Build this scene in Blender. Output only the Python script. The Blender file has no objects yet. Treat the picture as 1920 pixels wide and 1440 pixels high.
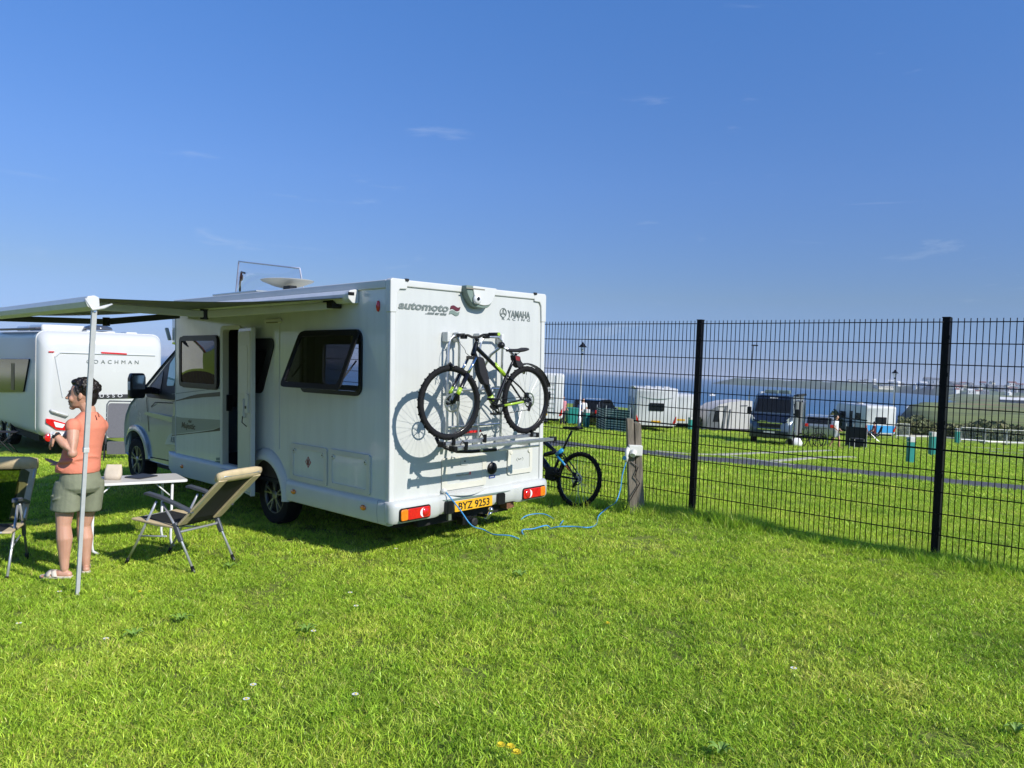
import bpy, bmesh, math, random
import numpy as np
from mathutils import Vector, Matrix, noise as mnoise
random.seed(7)
rng = np.random.default_rng(11)
scene = bpy.context.scene
COL = scene.collection

# ------------------------------------------------------------------ camera
F_PX = 1442.0                      # focal length in pixels of the 1920 px wide photograph
PITCH, ROLL = math.radians(1.12), math.radians(2.4)
CAM = np.array([0.0, 0.0, 1.71])
_F = np.array([0, math.cos(PITCH), -math.sin(PITCH)])
_U0 = np.array([0, math.sin(PITCH), math.cos(PITCH)])
_R0 = np.array([1.0, 0, 0])
_R = math.cos(ROLL) * _R0 + math.sin(ROLL) * _U0
_U = math.cos(ROLL) * _U0 - math.sin(ROLL) * _R0
cam_data = bpy.data.cameras.new('camera')
cam = bpy.data.objects.new('camera', cam_data)
COL.objects.link(cam)
cam_data.sensor_width = 36
cam_data.lens = 36 * F_PX / 1920
cam_data.clip_start = .05
cam_data.clip_end = 40000
cam.matrix_world = Matrix(((_R[0], _U[0], -_F[0], CAM[0]), (_R[1], _U[1], -_F[1], CAM[1]),
                           (_R[2], _U[2], -_F[2], CAM[2]), (0, 0, 0, 1)))
scene.camera = cam

# ------------------------------------------------------------------ motorhome frame (needed for the sun too)
MO = np.array([-1.08826, 7.20623, -.16787])
MA = np.array([.685149, .727827, .028950])
MBv = np.array([-.727872, .685626, -.010923])
MC = np.array([-.027799, -.013589, .999521])

# ------------------------------------------------------------------ sun and sky
L = 1.45 * MBv - .165 * MA - 1.0 * MC          # the way the light travels
L = L / np.linalg.norm(L)
SUN = -L
elev = math.asin(SUN[2])
azim = math.atan2(SUN[0], SUN[1])             # clockwise from +Y
sd = bpy.data.lights.new('sun', 'SUN')
sd.energy = 4.3
sd.angle = math.radians(.53)
sd.color = (1.0, .955, .88)
so = bpy.data.objects.new('sun', sd)
COL.objects.link(so)
so.rotation_euler = Vector(L.tolist()).to_track_quat('-Z', 'Y').to_euler()
so.location = (6, -6, 12)
world = bpy.data.worlds.new('World')
scene.world = world
world.use_nodes = True
wn = world.node_tree.nodes
wl = world.node_tree.links
wn.clear()
w_out = wn.new('ShaderNodeOutputWorld')
w_bg = wn.new('ShaderNodeBackground')
w_sky = wn.new('ShaderNodeTexSky')
w_sky.sky_type = 'NISHITA'
w_sky.sun_disc = False
w_sky.sun_elevation = elev
w_sky.sun_rotation = azim
w_sky.altitude = 900
w_sky.air_density = 1.0
w_sky.dust_density = .25
w_sky.ozone_density = 4.0
w_bg.inputs['Strength'].default_value = .105
# the whole dome is graded alike in every direction, by height above the horizon only: deeper blue, no yellow rim
w_tc = wn.new('ShaderNodeTexCoord')
w_sp = wn.new('ShaderNodeSeparateXYZ')
wl.new(w_tc.outputs['Generated'], w_sp.inputs[0])
w_rp = wn.new('ShaderNodeValToRGB')
for k_, (p_, c_) in enumerate(((0.0, (.36, .46, .88)), (.035, (.40, .49, .83)), (.097, (.55, .585, .725)), (.232, (.665, .815, 1.08)), (.43, (.69, 1.05, 1.455)))):
    e_ = w_rp.color_ramp.elements[k_] if k_ < 2 else w_rp.color_ramp.elements.new(p_)
    e_.position = p_
    e_.color = (*c_, 1)
wl.new(w_sp.outputs[2], w_rp.inputs[0])
w_mx = wn.new('ShaderNodeMix')
w_mx.data_type = 'RGBA'
w_mx.blend_type = 'MULTIPLY'
w_mx.inputs[0].default_value = 1
wl.new(w_sky.outputs[0], w_mx.inputs[6])
wl.new(w_rp.outputs[0], w_mx.inputs[7])
# a few faint wisps of high cloud
w_mp = wn.new('ShaderNodeMapping')
w_mp.inputs['Scale'].default_value = (3.0, 3.0, 17.0)
w_mp.inputs['Rotation'].default_value = (0, .10, 1.75)
wl.new(w_tc.outputs['Generated'], w_mp.inputs[0])
w_nz = wn.new('ShaderNodeTexNoise')
w_nz.inputs['Scale'].default_value = 1.9
w_nz.inputs['Detail'].default_value = 7
w_nz.inputs['Roughness'].default_value = .62
w_nz.inputs['Distortion'].default_value = .6
wl.new(w_mp.outputs[0], w_nz.inputs['Vector'])
w_cr = wn.new('ShaderNodeMapRange')
w_cr.inputs['From Min'].default_value = .63
w_cr.inputs['From Max'].default_value = .80
w_cr.inputs['To Max'].default_value = .22
wl.new(w_nz.outputs[0], w_cr.inputs[0])
w_m2 = wn.new('ShaderNodeMix')
w_m2.data_type = 'RGBA'
w_m2.inputs[7].default_value = (6.0, 6.6, 7.4, 1)
wl.new(w_cr.outputs[0], w_m2.inputs[0])
wl.new(w_mx.outputs[2], w_m2.inputs[6])
wl.new(w_m2.outputs[2], w_bg.inputs['Color'])
wl.new(w_bg.outputs[0], w_out.inputs['Surface'])
scene.view_settings.view_transform = 'Standard'
scene.view_settings.look = 'None'
scene.view_settings.exposure = 0.28
scene.view_settings.gamma = 1.0
scene.view_settings.use_curve_mapping = False
scene.render.engine = 'CYCLES'
scene.render.resolution_x, scene.render.resolution_y = 1024, 768
scene.cycles.max_bounces = 10
scene.cycles.transparent_max_bounces = 24

# ------------------------------------------------------------------ pixel -> place helpers
def V(*a): return np.array(a, float)
def ray(px, py): return _F + _R * (px - 960) / F_PX - _U * (py - 720) / F_PX
def onplane(px, py, P0, n):
    d = ray(px, py)
    n = np.asarray(n, float)
    return CAM + d * (((np.asarray(P0, float) - CAM) @ n) / (d @ n))
def atY(px, py, Y):
    d = ray(px, py)
    return CAM + d * (Y / d[1])
BX = [-400, -60, -28, -12, -8.7, -6, -3.5, -1.2, .5, 1.6, 2.2, 4, 8, 40, 400]
BZ = [-2, -1.1, -1.0, -.58, -.47, -.33, -.245, -.155, -.03, .045, .085, .075, .05, 0, -.5]
DS = [0, 12, 25, 30, 35, 60, 75]
DZ = [0, -.72, -1.37, -1.62, -1.85, -2.4, -2.7]
SEA = -15.0
def fence_s(x, y): return (x - 2.17) * .677 + (y - 9.0) * .735
def sstep(e0, e1, x):
    t = np.clip((np.asarray(x, float) - e0) / (e1 - e0), 0, 1)
    return t * t * (3 - 2 * t)
def G(x, y):
    """height of the ground"""
    x = np.asarray(x, float)
    y = np.asarray(y, float)
    s = fence_s(x, y)
    z = np.interp(x, BX, BZ) + np.interp(s, DS, DZ)
    coast = np.interp(s, [75, 90, 110, 150, 200], [0, -1.5, -6, -13, -18])
    r = np.hypot(x, y)
    links = np.interp(r, [75, 150, 250, 400, 620, 800, 1300, 2500], [-2.5, -4.3, -6.5, -9.0, -9.3, -10.2, -10.5, -6])
    links = links + sstep(140, 260, r) * (.5 * np.sin(x * .031 + 1) * np.sin(y * .021) + .35 * np.sin(x * .073 + y * .05))
    tc = np.interp(y, [0, 250, 450, 540, 562, 1200, 2000], [0, 0, 8, 19, 52, 96, 160])
    wlk = sstep(0, 5 + .012 * y, x - .48 * y - tc)
    far = sstep(70, 110, s)
    return z * (1 - far * wlk) + coast * (1 - wlk) + links * far * wlk
def gz(x, y): return float(G(x, y))
def gp(px, py):
    """where the ray through a pixel of the photograph meets the ground"""
    d = ray(px, py)
    t = 1.0
    while t < 500:
        P = CAM + d * t
        if P[2] < gz(P[0], P[1]):
            lo, hi = t - .5, t
            for _ in range(30):
                m = (lo + hi) / 2
                P = CAM + d * m
                if P[2] < gz(P[0], P[1]): hi = m
                else: lo = m
            return CAM + d * hi
        t += .5
    return CAM + d * t

# ------------------------------------------------------------------ materials
def lin(c):
    return tuple((x / 255 / 12.92) if x / 255 <= .04045 else ((x / 255 + .055) / 1.055) ** 2.4 for x in c)
def mat(name, col, rough=.5, metal=0., coat=0., var=0., vscale=6., bump=0., bscale=200., spec=.5, srgb=False, var2=None, stretch=None, emit=0.):
    m = bpy.data.materials.new(name)
    m.use_nodes = True
    nt = m.node_tree
    b = nt.nodes['Principled BSDF']
    if srgb: col = lin(col)
    b.inputs['Base Color'].default_value = (*col, 1)
    b.inputs['Roughness'].default_value = rough
    b.inputs['Metallic'].default_value = metal
    b.inputs['Coat Weight'].default_value = coat
    b.inputs['Coat Roughness'].default_value = .06
    b.inputs['Specular IOR Level'].default_value = spec
    if emit:
        b.inputs['Emission Color'].default_value = (*col, 1)
        b.inputs['Emission Strength'].default_value = emit
    if var or bump:
        tc = nt.nodes.new('ShaderNodeTexCoord')
        src = tc.outputs['Object']
        if stretch:
            mp = nt.nodes.new('ShaderNodeMapping')
            mp.inputs['Scale'].default_value = stretch
            nt.links.new(src, mp.inputs[0])
            src = mp.outputs[0]
    if var:
        n = nt.nodes.new('ShaderNodeTexNoise')
        n.inputs['Scale'].default_value = vscale
        n.inputs['Detail'].default_value = 5
        n.inputs['Roughness'].default_value = .65
        nt.links.new(src, n.inputs['Vector'])
        r = nt.nodes.new('ShaderNodeValToRGB')
        r.color_ramp.elements[0].position = .3
        r.color_ramp.elements[1].position = .7
        lo = tuple(x * (1 - var) for x in col)
        hi = var2 if var2 else tuple(min(1, x * (1 + var)) for x in col)
        r.color_ramp.elements[0].color = (*lo, 1)
        r.color_ramp.elements[1].color = (*hi, 1)
        nt.links.new(n.outputs[0], r.inputs[0])
        nt.links.new(r.outputs[0], b.inputs['Base Color'])
        rr = nt.nodes.new('ShaderNodeMapRange')
        rr.inputs['To Min'].default_value = max(.02, rough - .08)
        rr.inputs['To Max'].default_value = min(1, rough + .08)
        nt.links.new(n.outputs[0], rr.inputs[0])
        nt.links.new(rr.outputs[0], b.inputs['Roughness'])
    if bump:
        n2 = nt.nodes.new('ShaderNodeTexNoise')
        n2.inputs['Scale'].default_value = bscale
        n2.inputs['Detail'].default_value = 4
        nt.links.new(src, n2.inputs['Vector'])
        bp = nt.nodes.new('ShaderNodeBump')
        bp.inputs['Strength'].default_value = bump
        bp.inputs['Distance'].default_value = .01
        nt.links.new(n2.outputs[0], bp.inputs['Height'])
        nt.links.new(bp.outputs[0], b.inputs['Normal'])
    return m
def glass(name, tint, gloss=.08, rough=.01, edge=.9):
    """thin tinted acrylic: see-through with a mirror sheen that grows at grazing angles"""
    m = bpy.data.materials.new(name)
    m.use_nodes = True
    nt = m.node_tree
    nt.nodes.clear()
    o = nt.nodes.new('ShaderNodeOutputMaterial')
    t = nt.nodes.new('ShaderNodeBsdfTransparent')
    t.inputs[0].default_value = (*tint, 1)
    g = nt.nodes.new('ShaderNodeBsdfGlossy')
    g.inputs['Roughness'].default_value = rough
    g.inputs['Color'].default_value = (1, 1, 1, 1)
    lw = nt.nodes.new('ShaderNodeLayerWeight')
    lw.inputs[0].default_value = .5
    pw = nt.nodes.new('ShaderNodeMath')
    pw.operation = 'POWER'
    pw.inputs[1].default_value = 4.0
    nt.links.new(lw.outputs['Facing'], pw.inputs[0])
    ad = nt.nodes.new('ShaderNodeMath')
    ad.operation = 'MULTIPLY_ADD'
    ad.use_clamp = True
    ad.inputs[1].default_value = edge
    ad.inputs[2].default_value = gloss + .04
    nt.links.new(pw.outputs[0], ad.inputs[0])
    mx = nt.nodes.new('ShaderNodeMixShader')
    nt.links.new(ad.outputs[0], mx.inputs[0])
    nt.links.new(t.outputs[0], mx.inputs[1])
    nt.links.new(g.outputs[0], mx.inputs[2])
    nt.links.new(mx.outputs[0], o.inputs[0])
    return m

# ------------------------------------------------------------------ mesh builder
def unit(v):
    v = np.asarray(v, float)
    n = np.linalg.norm(v)
    return v / n if n > 1e-12 else v
class MB:
    def __init__(s): s.v, s.f = [], []
    def add(s, vs, fs):
        k = len(s.v)
        s.v += [tuple(float(q) for q in p) for p in vs]
        s.f += [tuple(i + k for i in f) for f in fs]
        return s
    def bx(s, x0, x1, y0, y1, z0, z1):
        return s.hexa([(x0, y0, z0), (x1, y0, z0), (x1, y1, z0), (x0, y1, z0), (x0, y0, z1), (x1, y0, z1), (x1, y1, z1), (x0, y1, z1)])
    def hexa(s, p):
        return s.add(p, [(3, 2, 1, 0), (4, 5, 6, 7), (0, 1, 5, 4), (1, 2, 6, 5), (2, 3, 7, 6), (3, 0, 4, 7)])
    def bar(s, p, q, w, h, up=(0, 0, 1)):
        """a rectangular bar from p to q"""
        p, q = V(*p), V(*q)
        t = unit(q - p)
        u = unit(np.cross(t, up))
        if np.linalg.norm(u) < .5: u = V(1, 0, 0)
        v = np.cross(u, t)
        c = [(-w / 2, -h / 2), (w / 2, -h / 2), (w / 2, h / 2), (-w / 2, h / 2)]
        return s.add([p + u * i + v * j for i, j in c] + [q + u * i + v * j for i, j in c],
                     [(0, 1, 2, 3), (7, 6, 5, 4), (1, 0, 4, 5), (2, 1, 5, 6), (3, 2, 6, 7), (0, 3, 7, 4)])
    def tube(s, pts, r, n=8, closed=False, flat=1.0):
        pts = [V(*p) for p in pts]
        m = len(pts)
        rs = [r] * m if np.isscalar(r) else list(r)
        T = []
        for i in range(m):
            a = pts[(i - 1) % m] if (closed or i > 0) else pts[i]
            b = pts[(i + 1) % m] if (closed or i < m - 1) else pts[i]
            T.append(unit(b - a))
        ref = V(0, 0, 1) if abs(T[0][2]) < .9 else V(1, 0, 0)
        u = unit(np.cross(T[0], ref))
        vs = []
        for i in range(m):
            u = unit(u - T[i] * (u @ T[i]))
            w = np.cross(T[i], u)
            for k in range(n):
                an = 2 * math.pi * k / n
                vs.append(pts[i] + (u * math.cos(an) + w * math.sin(an) * flat) * rs[i])
        fs = []
        for i in range(m if closed else m - 1):
            j = (i + 1) % m
            for k in range(n):
                l = (k + 1) % n
                fs.append((i * n + k, i * n + l, j * n + l, j * n + k))
        if not closed:
            fs.append(tuple(range(n - 1, -1, -1)))
            fs.append(tuple((m - 1) * n + k for k in range(n)))
        return s.add(vs, fs)
    def loft(s, rings, cap=True, closed=False):
        n = len(rings[0])
        vs = [p for r in rings for p in r]
        fs = []
        m = len(rings)
        for i in range(m if closed else m - 1):
            j = (i + 1) % m
            for k in range(n):
                l = (k + 1) % n
                fs.append((i * n + k, i * n + l, j * n + l, j * n + k))
        if cap and not closed:
            fs.append(tuple(range(n - 1, -1, -1)))
            fs.append(tuple((m - 1) * n + k for k in range(n)))
        return s.add(vs, fs)
    def prism(s, poly, o, u, v, w, d0, d1):
        """polygon in the plane (o; u, v), thickened along w from d0 to d1"""
        o, u, v, w = V(*o), V(*u), V(*v), V(*w)
        P = [o + u * a + v * b for a, b in poly]
        n = len(P)
        vs = [p + w * d0 for p in P] + [p + w * d1 for p in P]
        fs = [tuple(range(n - 1, -1, -1)), tuple(range(n, 2 * n))]
        fs += [(i, (i + 1) % n, n + (i + 1) % n, n + i) for i in range(n)]
        return s.add(vs, fs)
    def lathe(s, prof, o, ax, n=24, ref=(0, 0, 1), closed=False):
        """prof: (radius, distance along the axis)"""
        o, ax = V(*o), unit(ax)
        u = np.cross(ax, ref)
        if np.linalg.norm(u) < .1: u = np.cross(ax, V(1, 0, 0))
        u = unit(u)
        w = np.cross(ax, u)
        rings = [[o + ax * d + (u * math.cos(2 * math.pi * k / n) + w * math.sin(2 * math.pi * k / n)) * r for k in range(n)] for r, d in prof]
        return s.loft(rings, closed=closed)
    def ball(s, c, r, nu=14, nv=9, R=None):
        c = V(*c)
        r = V(r, r, r) if np.isscalar(r) else V(*r)
        rings = []
        for i in range(nv + 1):
            th = math.pi * i / nv
            th = min(max(th, .02), math.pi - .02)
            ring = []
            for k in range(nu):
                ph = 2 * math.pi * k / nu
                p = V(math.sin(th) * math.cos(ph), math.sin(th) * math.sin(ph), -math.cos(th)) * r
                if R is not None: p = R @ p
                ring.append(c + p)
            rings.append(ring)
        return s.loft(rings)
    def build(s, name, m=None, parent=None, smooth=False, bevel=0., seg=2, auto=None, sub=0):
        me = bpy.data.meshes.new(name)
        me.from_pydata(s.v, [], s.f)
        bmm = bmesh.new()
        bmm.from_mesh(me)
        bmesh.ops.recalc_face_normals(bmm, faces=bmm.faces)
        if auto is not None:
            for f in bmm.faces: f.smooth = True
            for e in bmm.edges:
                if len(e.link_faces) == 2 and e.calc_face_angle(0) > math.radians(auto): e.smooth = False
        elif smooth:
            for f in bmm.faces: f.smooth = True
        bmm.to_mesh(me)
        bmm.free()
        o = bpy.data.objects.new(name, me)
        COL.objects.link(o)
        if m is not None: me.materials.append(m)
        if parent is not None: o.parent = parent
        if bevel:
            b = o.modifiers.new('bevel', 'BEVEL')
            b.width = bevel
            b.segments = seg
            b.limit_method = 'ANGLE'
            b.angle_limit = math.radians(35)
            b.harden_normals = False
            for p in me.polygons: p.use_smooth = True
            for e in me.edges: pass
            w = o.modifiers.new('normals', 'WEIGHTED_NORMAL')
            w.keep_sharp = True
        if sub:
            q = o.modifiers.new('sub', 'SUBSURF')
            q.levels = q.render_levels = sub
        return o
def empty(name, loc=(0, 0, 0), rz=0., M=None):
    o = bpy.data.objects.new(name, None)
    COL.objects.link(o)
    o.empty_display_size = .2
    if M is not None: o.matrix_world = M
    else:
        o.location = [float(q) for q in loc]
        o.rotation_euler = (0, 0, rz)
    return o
def tag(o, label=None, cat=None, group=None, kind=None):
    if label: o['label'] = label
    if cat: o['category'] = cat
    if group: o['group'] = group
    if kind: o['kind'] = kind
    return o
def frame_m(o, x, y, z):
    return Matrix(((x[0], y[0], z[0], o[0]), (x[1], y[1], z[1], o[1]), (x[2], y[2], z[2], o[2]), (0, 0, 0, 1)))
def copy_tree(o, parent=None, mats=None):
    q = o.copy()
    COL.objects.link(q)
    if parent is not None:
        q.parent = parent
        q.matrix_parent_inverse = o.matrix_parent_inverse.copy()
    for ch in list(o.children): copy_tree(ch, q)
    return q
def rrect(x0, x1, y0, y1, r, n=5):
    """rounded rectangle, counter-clockwise"""
    out = []
    for cx, cy, a0 in ((x1 - r, y0 + r, -90), (x1 - r, y1 - r, 0), (x0 + r, y1 - r, 90), (x0 + r, y0 + r, 180)):
        for k in range(n + 1):
            a = math.radians(a0 + 90 * k / n)
            out.append((cx + r * math.cos(a), cy + r * math.sin(a)))
    return out
def rpoly(pts, r, n=5):
    """polygon with rounded corners"""
    out = []
    m = len(pts)
    for i in range(m):
        p, a, b = V(*pts[i]), V(*pts[i - 1]), V(*pts[(i + 1) % m])
        rr = r if np.isscalar(r) else r[i]
        d1, d2 = unit(a - p), unit(b - p)
        k = min(rr, np.linalg.norm(a - p) * .45, np.linalg.norm(b - p) * .45)
        p1, p2 = p + d1 * k, p + d2 * k
        for j in range(n + 1):
            t = j / n
            q = (1 - t) ** 2 * p1 + 2 * t * (1 - t) * p + t * t * p2
            out.append((float(q[0]), float(q[1])))
    return out
def inset(poly, d):
    """crude inset of a convex-ish polygon"""
    P = [V(*p) for p in poly]
    ar = sum(P[i - 1][0] * P[i][1] - P[i][0] * P[i - 1][1] for i in range(len(P)))
    sgn = 1 if ar > 0 else -1
    out = []
    for i in range(len(P)):
        e1, e2 = unit(P[i] - P[i - 1]), unit(P[(i + 1) % len(P)] - P[i])
        n1, n2 = V(-e1[1], e1[0]) * sgn, V(-e2[1], e2[0]) * sgn
        n = unit(n1 + n2)
        k = d / max(.35, n @ n1)
        q = P[i] + n * k
        out.append((float(q[0]), float(q[1])))
    return out
def holed(name, outer, holes, to3, w, d0, d1, m, parent=None, bevel=0.):
    """flat panel with openings; to3 maps the 2D outline to 3D, w is the thickness direction"""
    cu = bpy.data.curves.new(name, 'CURVE')
    cu.dimensions = '2D'
    cu.fill_mode = 'BOTH'
    for poly in [outer] + holes:
        sp = cu.splines.new('POLY')
        sp.points.add(len(poly) - 1)
        for p, q in zip(sp.points, poly): p.co = (q[0], q[1], 0, 1)
        sp.use_cyclic_u = True
    ob = bpy.data.objects.new(name, cu)
    COL.objects.link(ob)
    dg = bpy.context.evaluated_depsgraph_get()
    me0 = bpy.data.meshes.new_from_object(ob.evaluated_get(dg))
    bpy.data.objects.remove(ob)
    bmm = bmesh.new()
    bmm.from_mesh(me0)
    bmesh.ops.remove_doubles(bmm, verts=bmm.verts, dist=1e-5)
    geo = bmesh.ops.extrude_face_region(bmm, geom=list(bmm.faces))
    up = [g for g in geo['geom'] if isinstance(g, bmesh.types.BMVert)]
    ups = set(up)
    w = V(*w)
    for v in bmm.verts:
        p = V(*to3(v.co.x, v.co.y)) + w * (d1 if v in ups else d0)
        v.co = p.tolist()
    bmesh.ops.recalc_face_normals(bmm, faces=bmm.faces)
    me = bpy.data.meshes.new(name)
    bmm.to_mesh(me)
    bmm.free()
    bpy.data.meshes.remove(me0)
    o = bpy.data.objects.new(name, me)
    COL.objects.link(o)
    if m: me.materials.append(m)
    if parent is not None: o.parent = parent
    if bevel:
        b = o.modifiers.new('bevel', 'BEVEL')
        b.width = bevel
        b.segments = 2
        b.limit_method = 'ANGLE'
    return o
def text(name, body, size, o, u, v, w, m, parent=None, shear=0., bold=0., space=1., width=None, align='LEFT', depth=.002):
    """lettering as thin raised mesh; o = baseline start, u along the line, v up, w out of the surface"""
    cu = bpy.data.curves.new(name, 'FONT')
    cu.body = body
    cu.size = size
    cu.shear = shear
    cu.offset = bold
    cu.space_character = space
    cu.align_x = align
    cu.extrude = depth / 2
    cu.resolution_u = 3
    ob = bpy.data.objects.new(name, cu)
    COL.objects.link(ob)
    dg = bpy.context.evaluated_depsgraph_get()
    me = bpy.data.meshes.new_from_object(ob.evaluated_get(dg))
    bpy.data.objects.remove(ob)
    o, u, v, w = V(*o), V(*u), V(*v), V(*w)
    xs = [q.co.x for q in me.vertices]
    k = 1.0
    if width: k = width / (max(xs) - min(xs))
    x0 = min(xs) if align == 'LEFT' else 0
    for q in me.vertices:
        q.co = (o + u * ((q.co.x - x0) * k) + v * q.co.y + w * (q.co.z + depth / 2 + .0015)).tolist()
    me.materials.clear()
    me.materials.append(m)
    me.name = name
    r = bpy.data.objects.new(name, me)
    COL.objects.link(r)
    if parent is not None: r.parent = parent
    return r
# ================================================================== the setting
def node_mix(nt, fac, a, b):
    m = nt.nodes.new('ShaderNodeMix')
    m.data_type = 'RGBA'
    if fac is not None:
        if isinstance(fac, (int, float)): m.inputs[0].default_value = fac
        else: nt.links.new(fac, m.inputs[0])
    for k, q in ((6, a), (7, b)):
        if isinstance(q, tuple): m.inputs[k].default_value = (*q, 1)
        else: nt.links.new(q, m.inputs[k])
    return m.outputs[2]
def node_noise(nt, scale, detail=4, rough=.6, vec=None, dist=0.):
    n = nt.nodes.new('ShaderNodeTexNoise')
    n.inputs['Scale'].default_value = scale
    n.inputs['Detail'].default_value = detail
    n.inputs['Roughness'].default_value = rough
    n.inputs['Distortion'].default_value = dist
    if vec is not None: nt.links.new(vec, n.inputs['Vector'])
    return n.outputs[0]
def node_ramp(nt, src, stops):
    r = nt.nodes.new('ShaderNodeValToRGB')
    e = r.color_ramp.elements
    while len(e) < len(stops): e.new(.5)
    for q, (p, c) in zip(e, stops):
        q.position = p
        q.color = (*c, 1) if len(c) == 3 else c
    nt.links.new(src, r.inputs[0])
    return r.outputs[0]
def ground_material():
    m = bpy.data.materials.new('turf')
    m.use_nodes = True
    nt = m.node_tree
    b = nt.nodes['Principled BSDF']
    g = nt.nodes.new('ShaderNodeNewGeometry')
    pos = g.outputs['Position']
    big = node_noise(nt, .05, 4, .6, pos)
    mid = node_noise(nt, .55, 5, .65, pos)
    fine = node_noise(nt, 9, 6, .7, pos)
    vf = node_noise(nt, 60, 4, .7, pos)
    c1 = node_ramp(nt, mid, [(.3, (.18, .26, .022)), (.5, (.25, .34, .032)), (.72, (.34, .39, .065))])
    c2 = node_ramp(nt, fine, [(.25, (.14, .22, .02)), (.55, (.27, .37, .038)), (.8, (.37, .44, .075))])
    c = node_mix(nt, .5, c1, c2)
    c3 = node_ramp(nt, vf, [(.3, (.08, .14, .012)), (.65, (.28, .39, .045))])
    c = node_mix(nt, .35, c, c3)
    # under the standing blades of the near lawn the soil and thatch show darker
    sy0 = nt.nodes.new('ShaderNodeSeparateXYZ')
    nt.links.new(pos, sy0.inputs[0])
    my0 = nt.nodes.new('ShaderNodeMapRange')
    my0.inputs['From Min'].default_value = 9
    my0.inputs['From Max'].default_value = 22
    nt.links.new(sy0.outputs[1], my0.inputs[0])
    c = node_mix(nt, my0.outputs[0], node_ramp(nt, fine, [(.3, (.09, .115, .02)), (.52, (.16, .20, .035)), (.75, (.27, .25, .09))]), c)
    # links land far off: paler, browner bands
    mpb = nt.nodes.new('ShaderNodeMapping')
    mpb.inputs['Scale'].default_value = (.35, 1.0, 1)
    mpb.inputs['Rotation'].default_value = (0, 0, .45)
    nt.links.new(pos, mpb.inputs[0])
    big2 = node_noise(nt, .022, 5, .6, mpb.outputs[0])
    cb = node_ramp(nt, big2, [(.36, (.085, .105, .035)), (.44, (.17, .19, .06)), (.52, (.21, .25, .07)), (.60, (.15, .145, .06)), (.68, (.34, .19, .09))])
    sx = nt.nodes.new('ShaderNodeSeparateXYZ')
    nt.links.new(pos, sx.inputs[0])
    mr = nt.nodes.new('ShaderNodeMapRange')
    mr.inputs['From Min'].default_value = 80
    mr.inputs['From Max'].default_value = 160
    nt.links.new(sx.outputs[1], mr.inputs[0])
    c = node_mix(nt, mr.outputs[0], c, cb)
    # bare cliff and shore below the turf edge
    cr = node_ramp(nt, node_noise(nt, .3, 5, .7, pos), [(.3, (.035, .032, .028)), (.7, (.10, .085, .065))])
    sl = nt.nodes.new('ShaderNodeSeparateXYZ')
    nt.links.new(g.outputs['Normal'], sl.inputs[0])
    ms = nt.nodes.new('ShaderNodeMapRange')
    ms.inputs['From Min'].default_value = .93
    ms.inputs['From Max'].default_value = .80
    nt.links.new(sl.outputs[2], ms.inputs[0])
    c = node_mix(nt, ms.outputs[0], c, cr)
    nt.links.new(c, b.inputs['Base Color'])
    b.inputs['Roughness'].default_value = .85
    b.inputs['Specular IOR Level'].default_value = .2
    bp = nt.nodes.new('ShaderNodeBump')
    bp.inputs['Strength'].default_value = .6
    bp.inputs['Distance'].default_value = .04
    nt.links.new(fine, bp.inputs['Height'])
    nt.links.new(bp.outputs[0], b.inputs['Normal'])
    return m
def axis(parts):
    out = []
    for a, b, st in parts: out += list(np.arange(a, b, st))
    out.append(parts[-1][1])
    return np.array(out)
gx = axis([(-400, -60, 20), (-60, -14, 2), (-14, 14, .35), (14, 60, 1.6), (60, 420, 8), (420, 1600, 40)])
gy = axis([(-120, -20, 10), (-20, 1, 1), (1, 14, .35), (14, 80, 1.6), (80, 200, 4), (200, 640, 8), (640, 1700, 40)])
XX, YY = np.meshgrid(gx, gy, indexing='ij')
ZZ = G(XX, YY)
me = bpy.data.meshes.new('lawn')
nx, ny = len(gx), len(gy)
vv = np.stack([XX, YY, ZZ], -1).reshape(-1, 3)
ii = np.arange(nx * ny).reshape(nx, ny)
ff = np.stack([ii[:-1, :-1], ii[1:, :-1], ii[1:, 1:], ii[:-1, 1:]], -1).reshape(-1, 4)
me.from_pydata(vv.tolist(), [], ff.tolist())
for p in me.polygons: p.use_smooth = True
lawn = bpy.data.objects.new('lawn', me)
COL.objects.link(lawn)
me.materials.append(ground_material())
tag(lawn, 'mown green grass ground sloping away beyond the fence', kind='structure')

# ---- sea
m_sea = bpy.data.materials.new('sea_water')
m_sea.use_nodes = True
nt = m_sea.node_tree
b = nt.nodes['Principled BSDF']
g = nt.nodes.new('ShaderNodeNewGeometry')
mp = nt.nodes.new('ShaderNodeMapping')
mp.inputs['Scale'].default_value = (.25, 1, 1)
nt.links.new(g.outputs['Position'], mp.inputs[0])
n1 = node_noise(nt, .012, 3, .6, mp.outputs[0])
n2 = node_noise(nt, .22, 5, .65, mp.outputs[0])
nt.links.new(node_ramp(nt, n1, [(.3, (.018, .090, .19)), (.7, (.032, .125, .235))]), b.inputs['Base Color'])
b.inputs['Roughness'].default_value = .34
bp = nt.nodes.new('ShaderNodeBump')
bp.inputs['Strength'].default_value = .7
bp.inputs['Distance'].default_value = 1.2
nt.links.new(n2, bp.inputs['Height'])
nt.links.new(bp.outputs[0], b.inputs['Normal'])
sea = MB()
sx_ = [-9000, -3000, -800, 0, 800, 3000, 9000]
sy_ = [-100, 100, 400, 1000, 3000, 12000]
sea.v = [(x, y, SEA) for x in sx_ for y in sy_]
sea.f = [(i * 6 + j, i * 6 + 6 + j, i * 6 + 7 + j, i * 6 + 1 + j) for i in range(6) for j in range(5)]
o = sea.build('sea', m_sea)
tag(o, 'calm blue sea reaching a hazy horizon behind the campsite', kind='structure')

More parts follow.
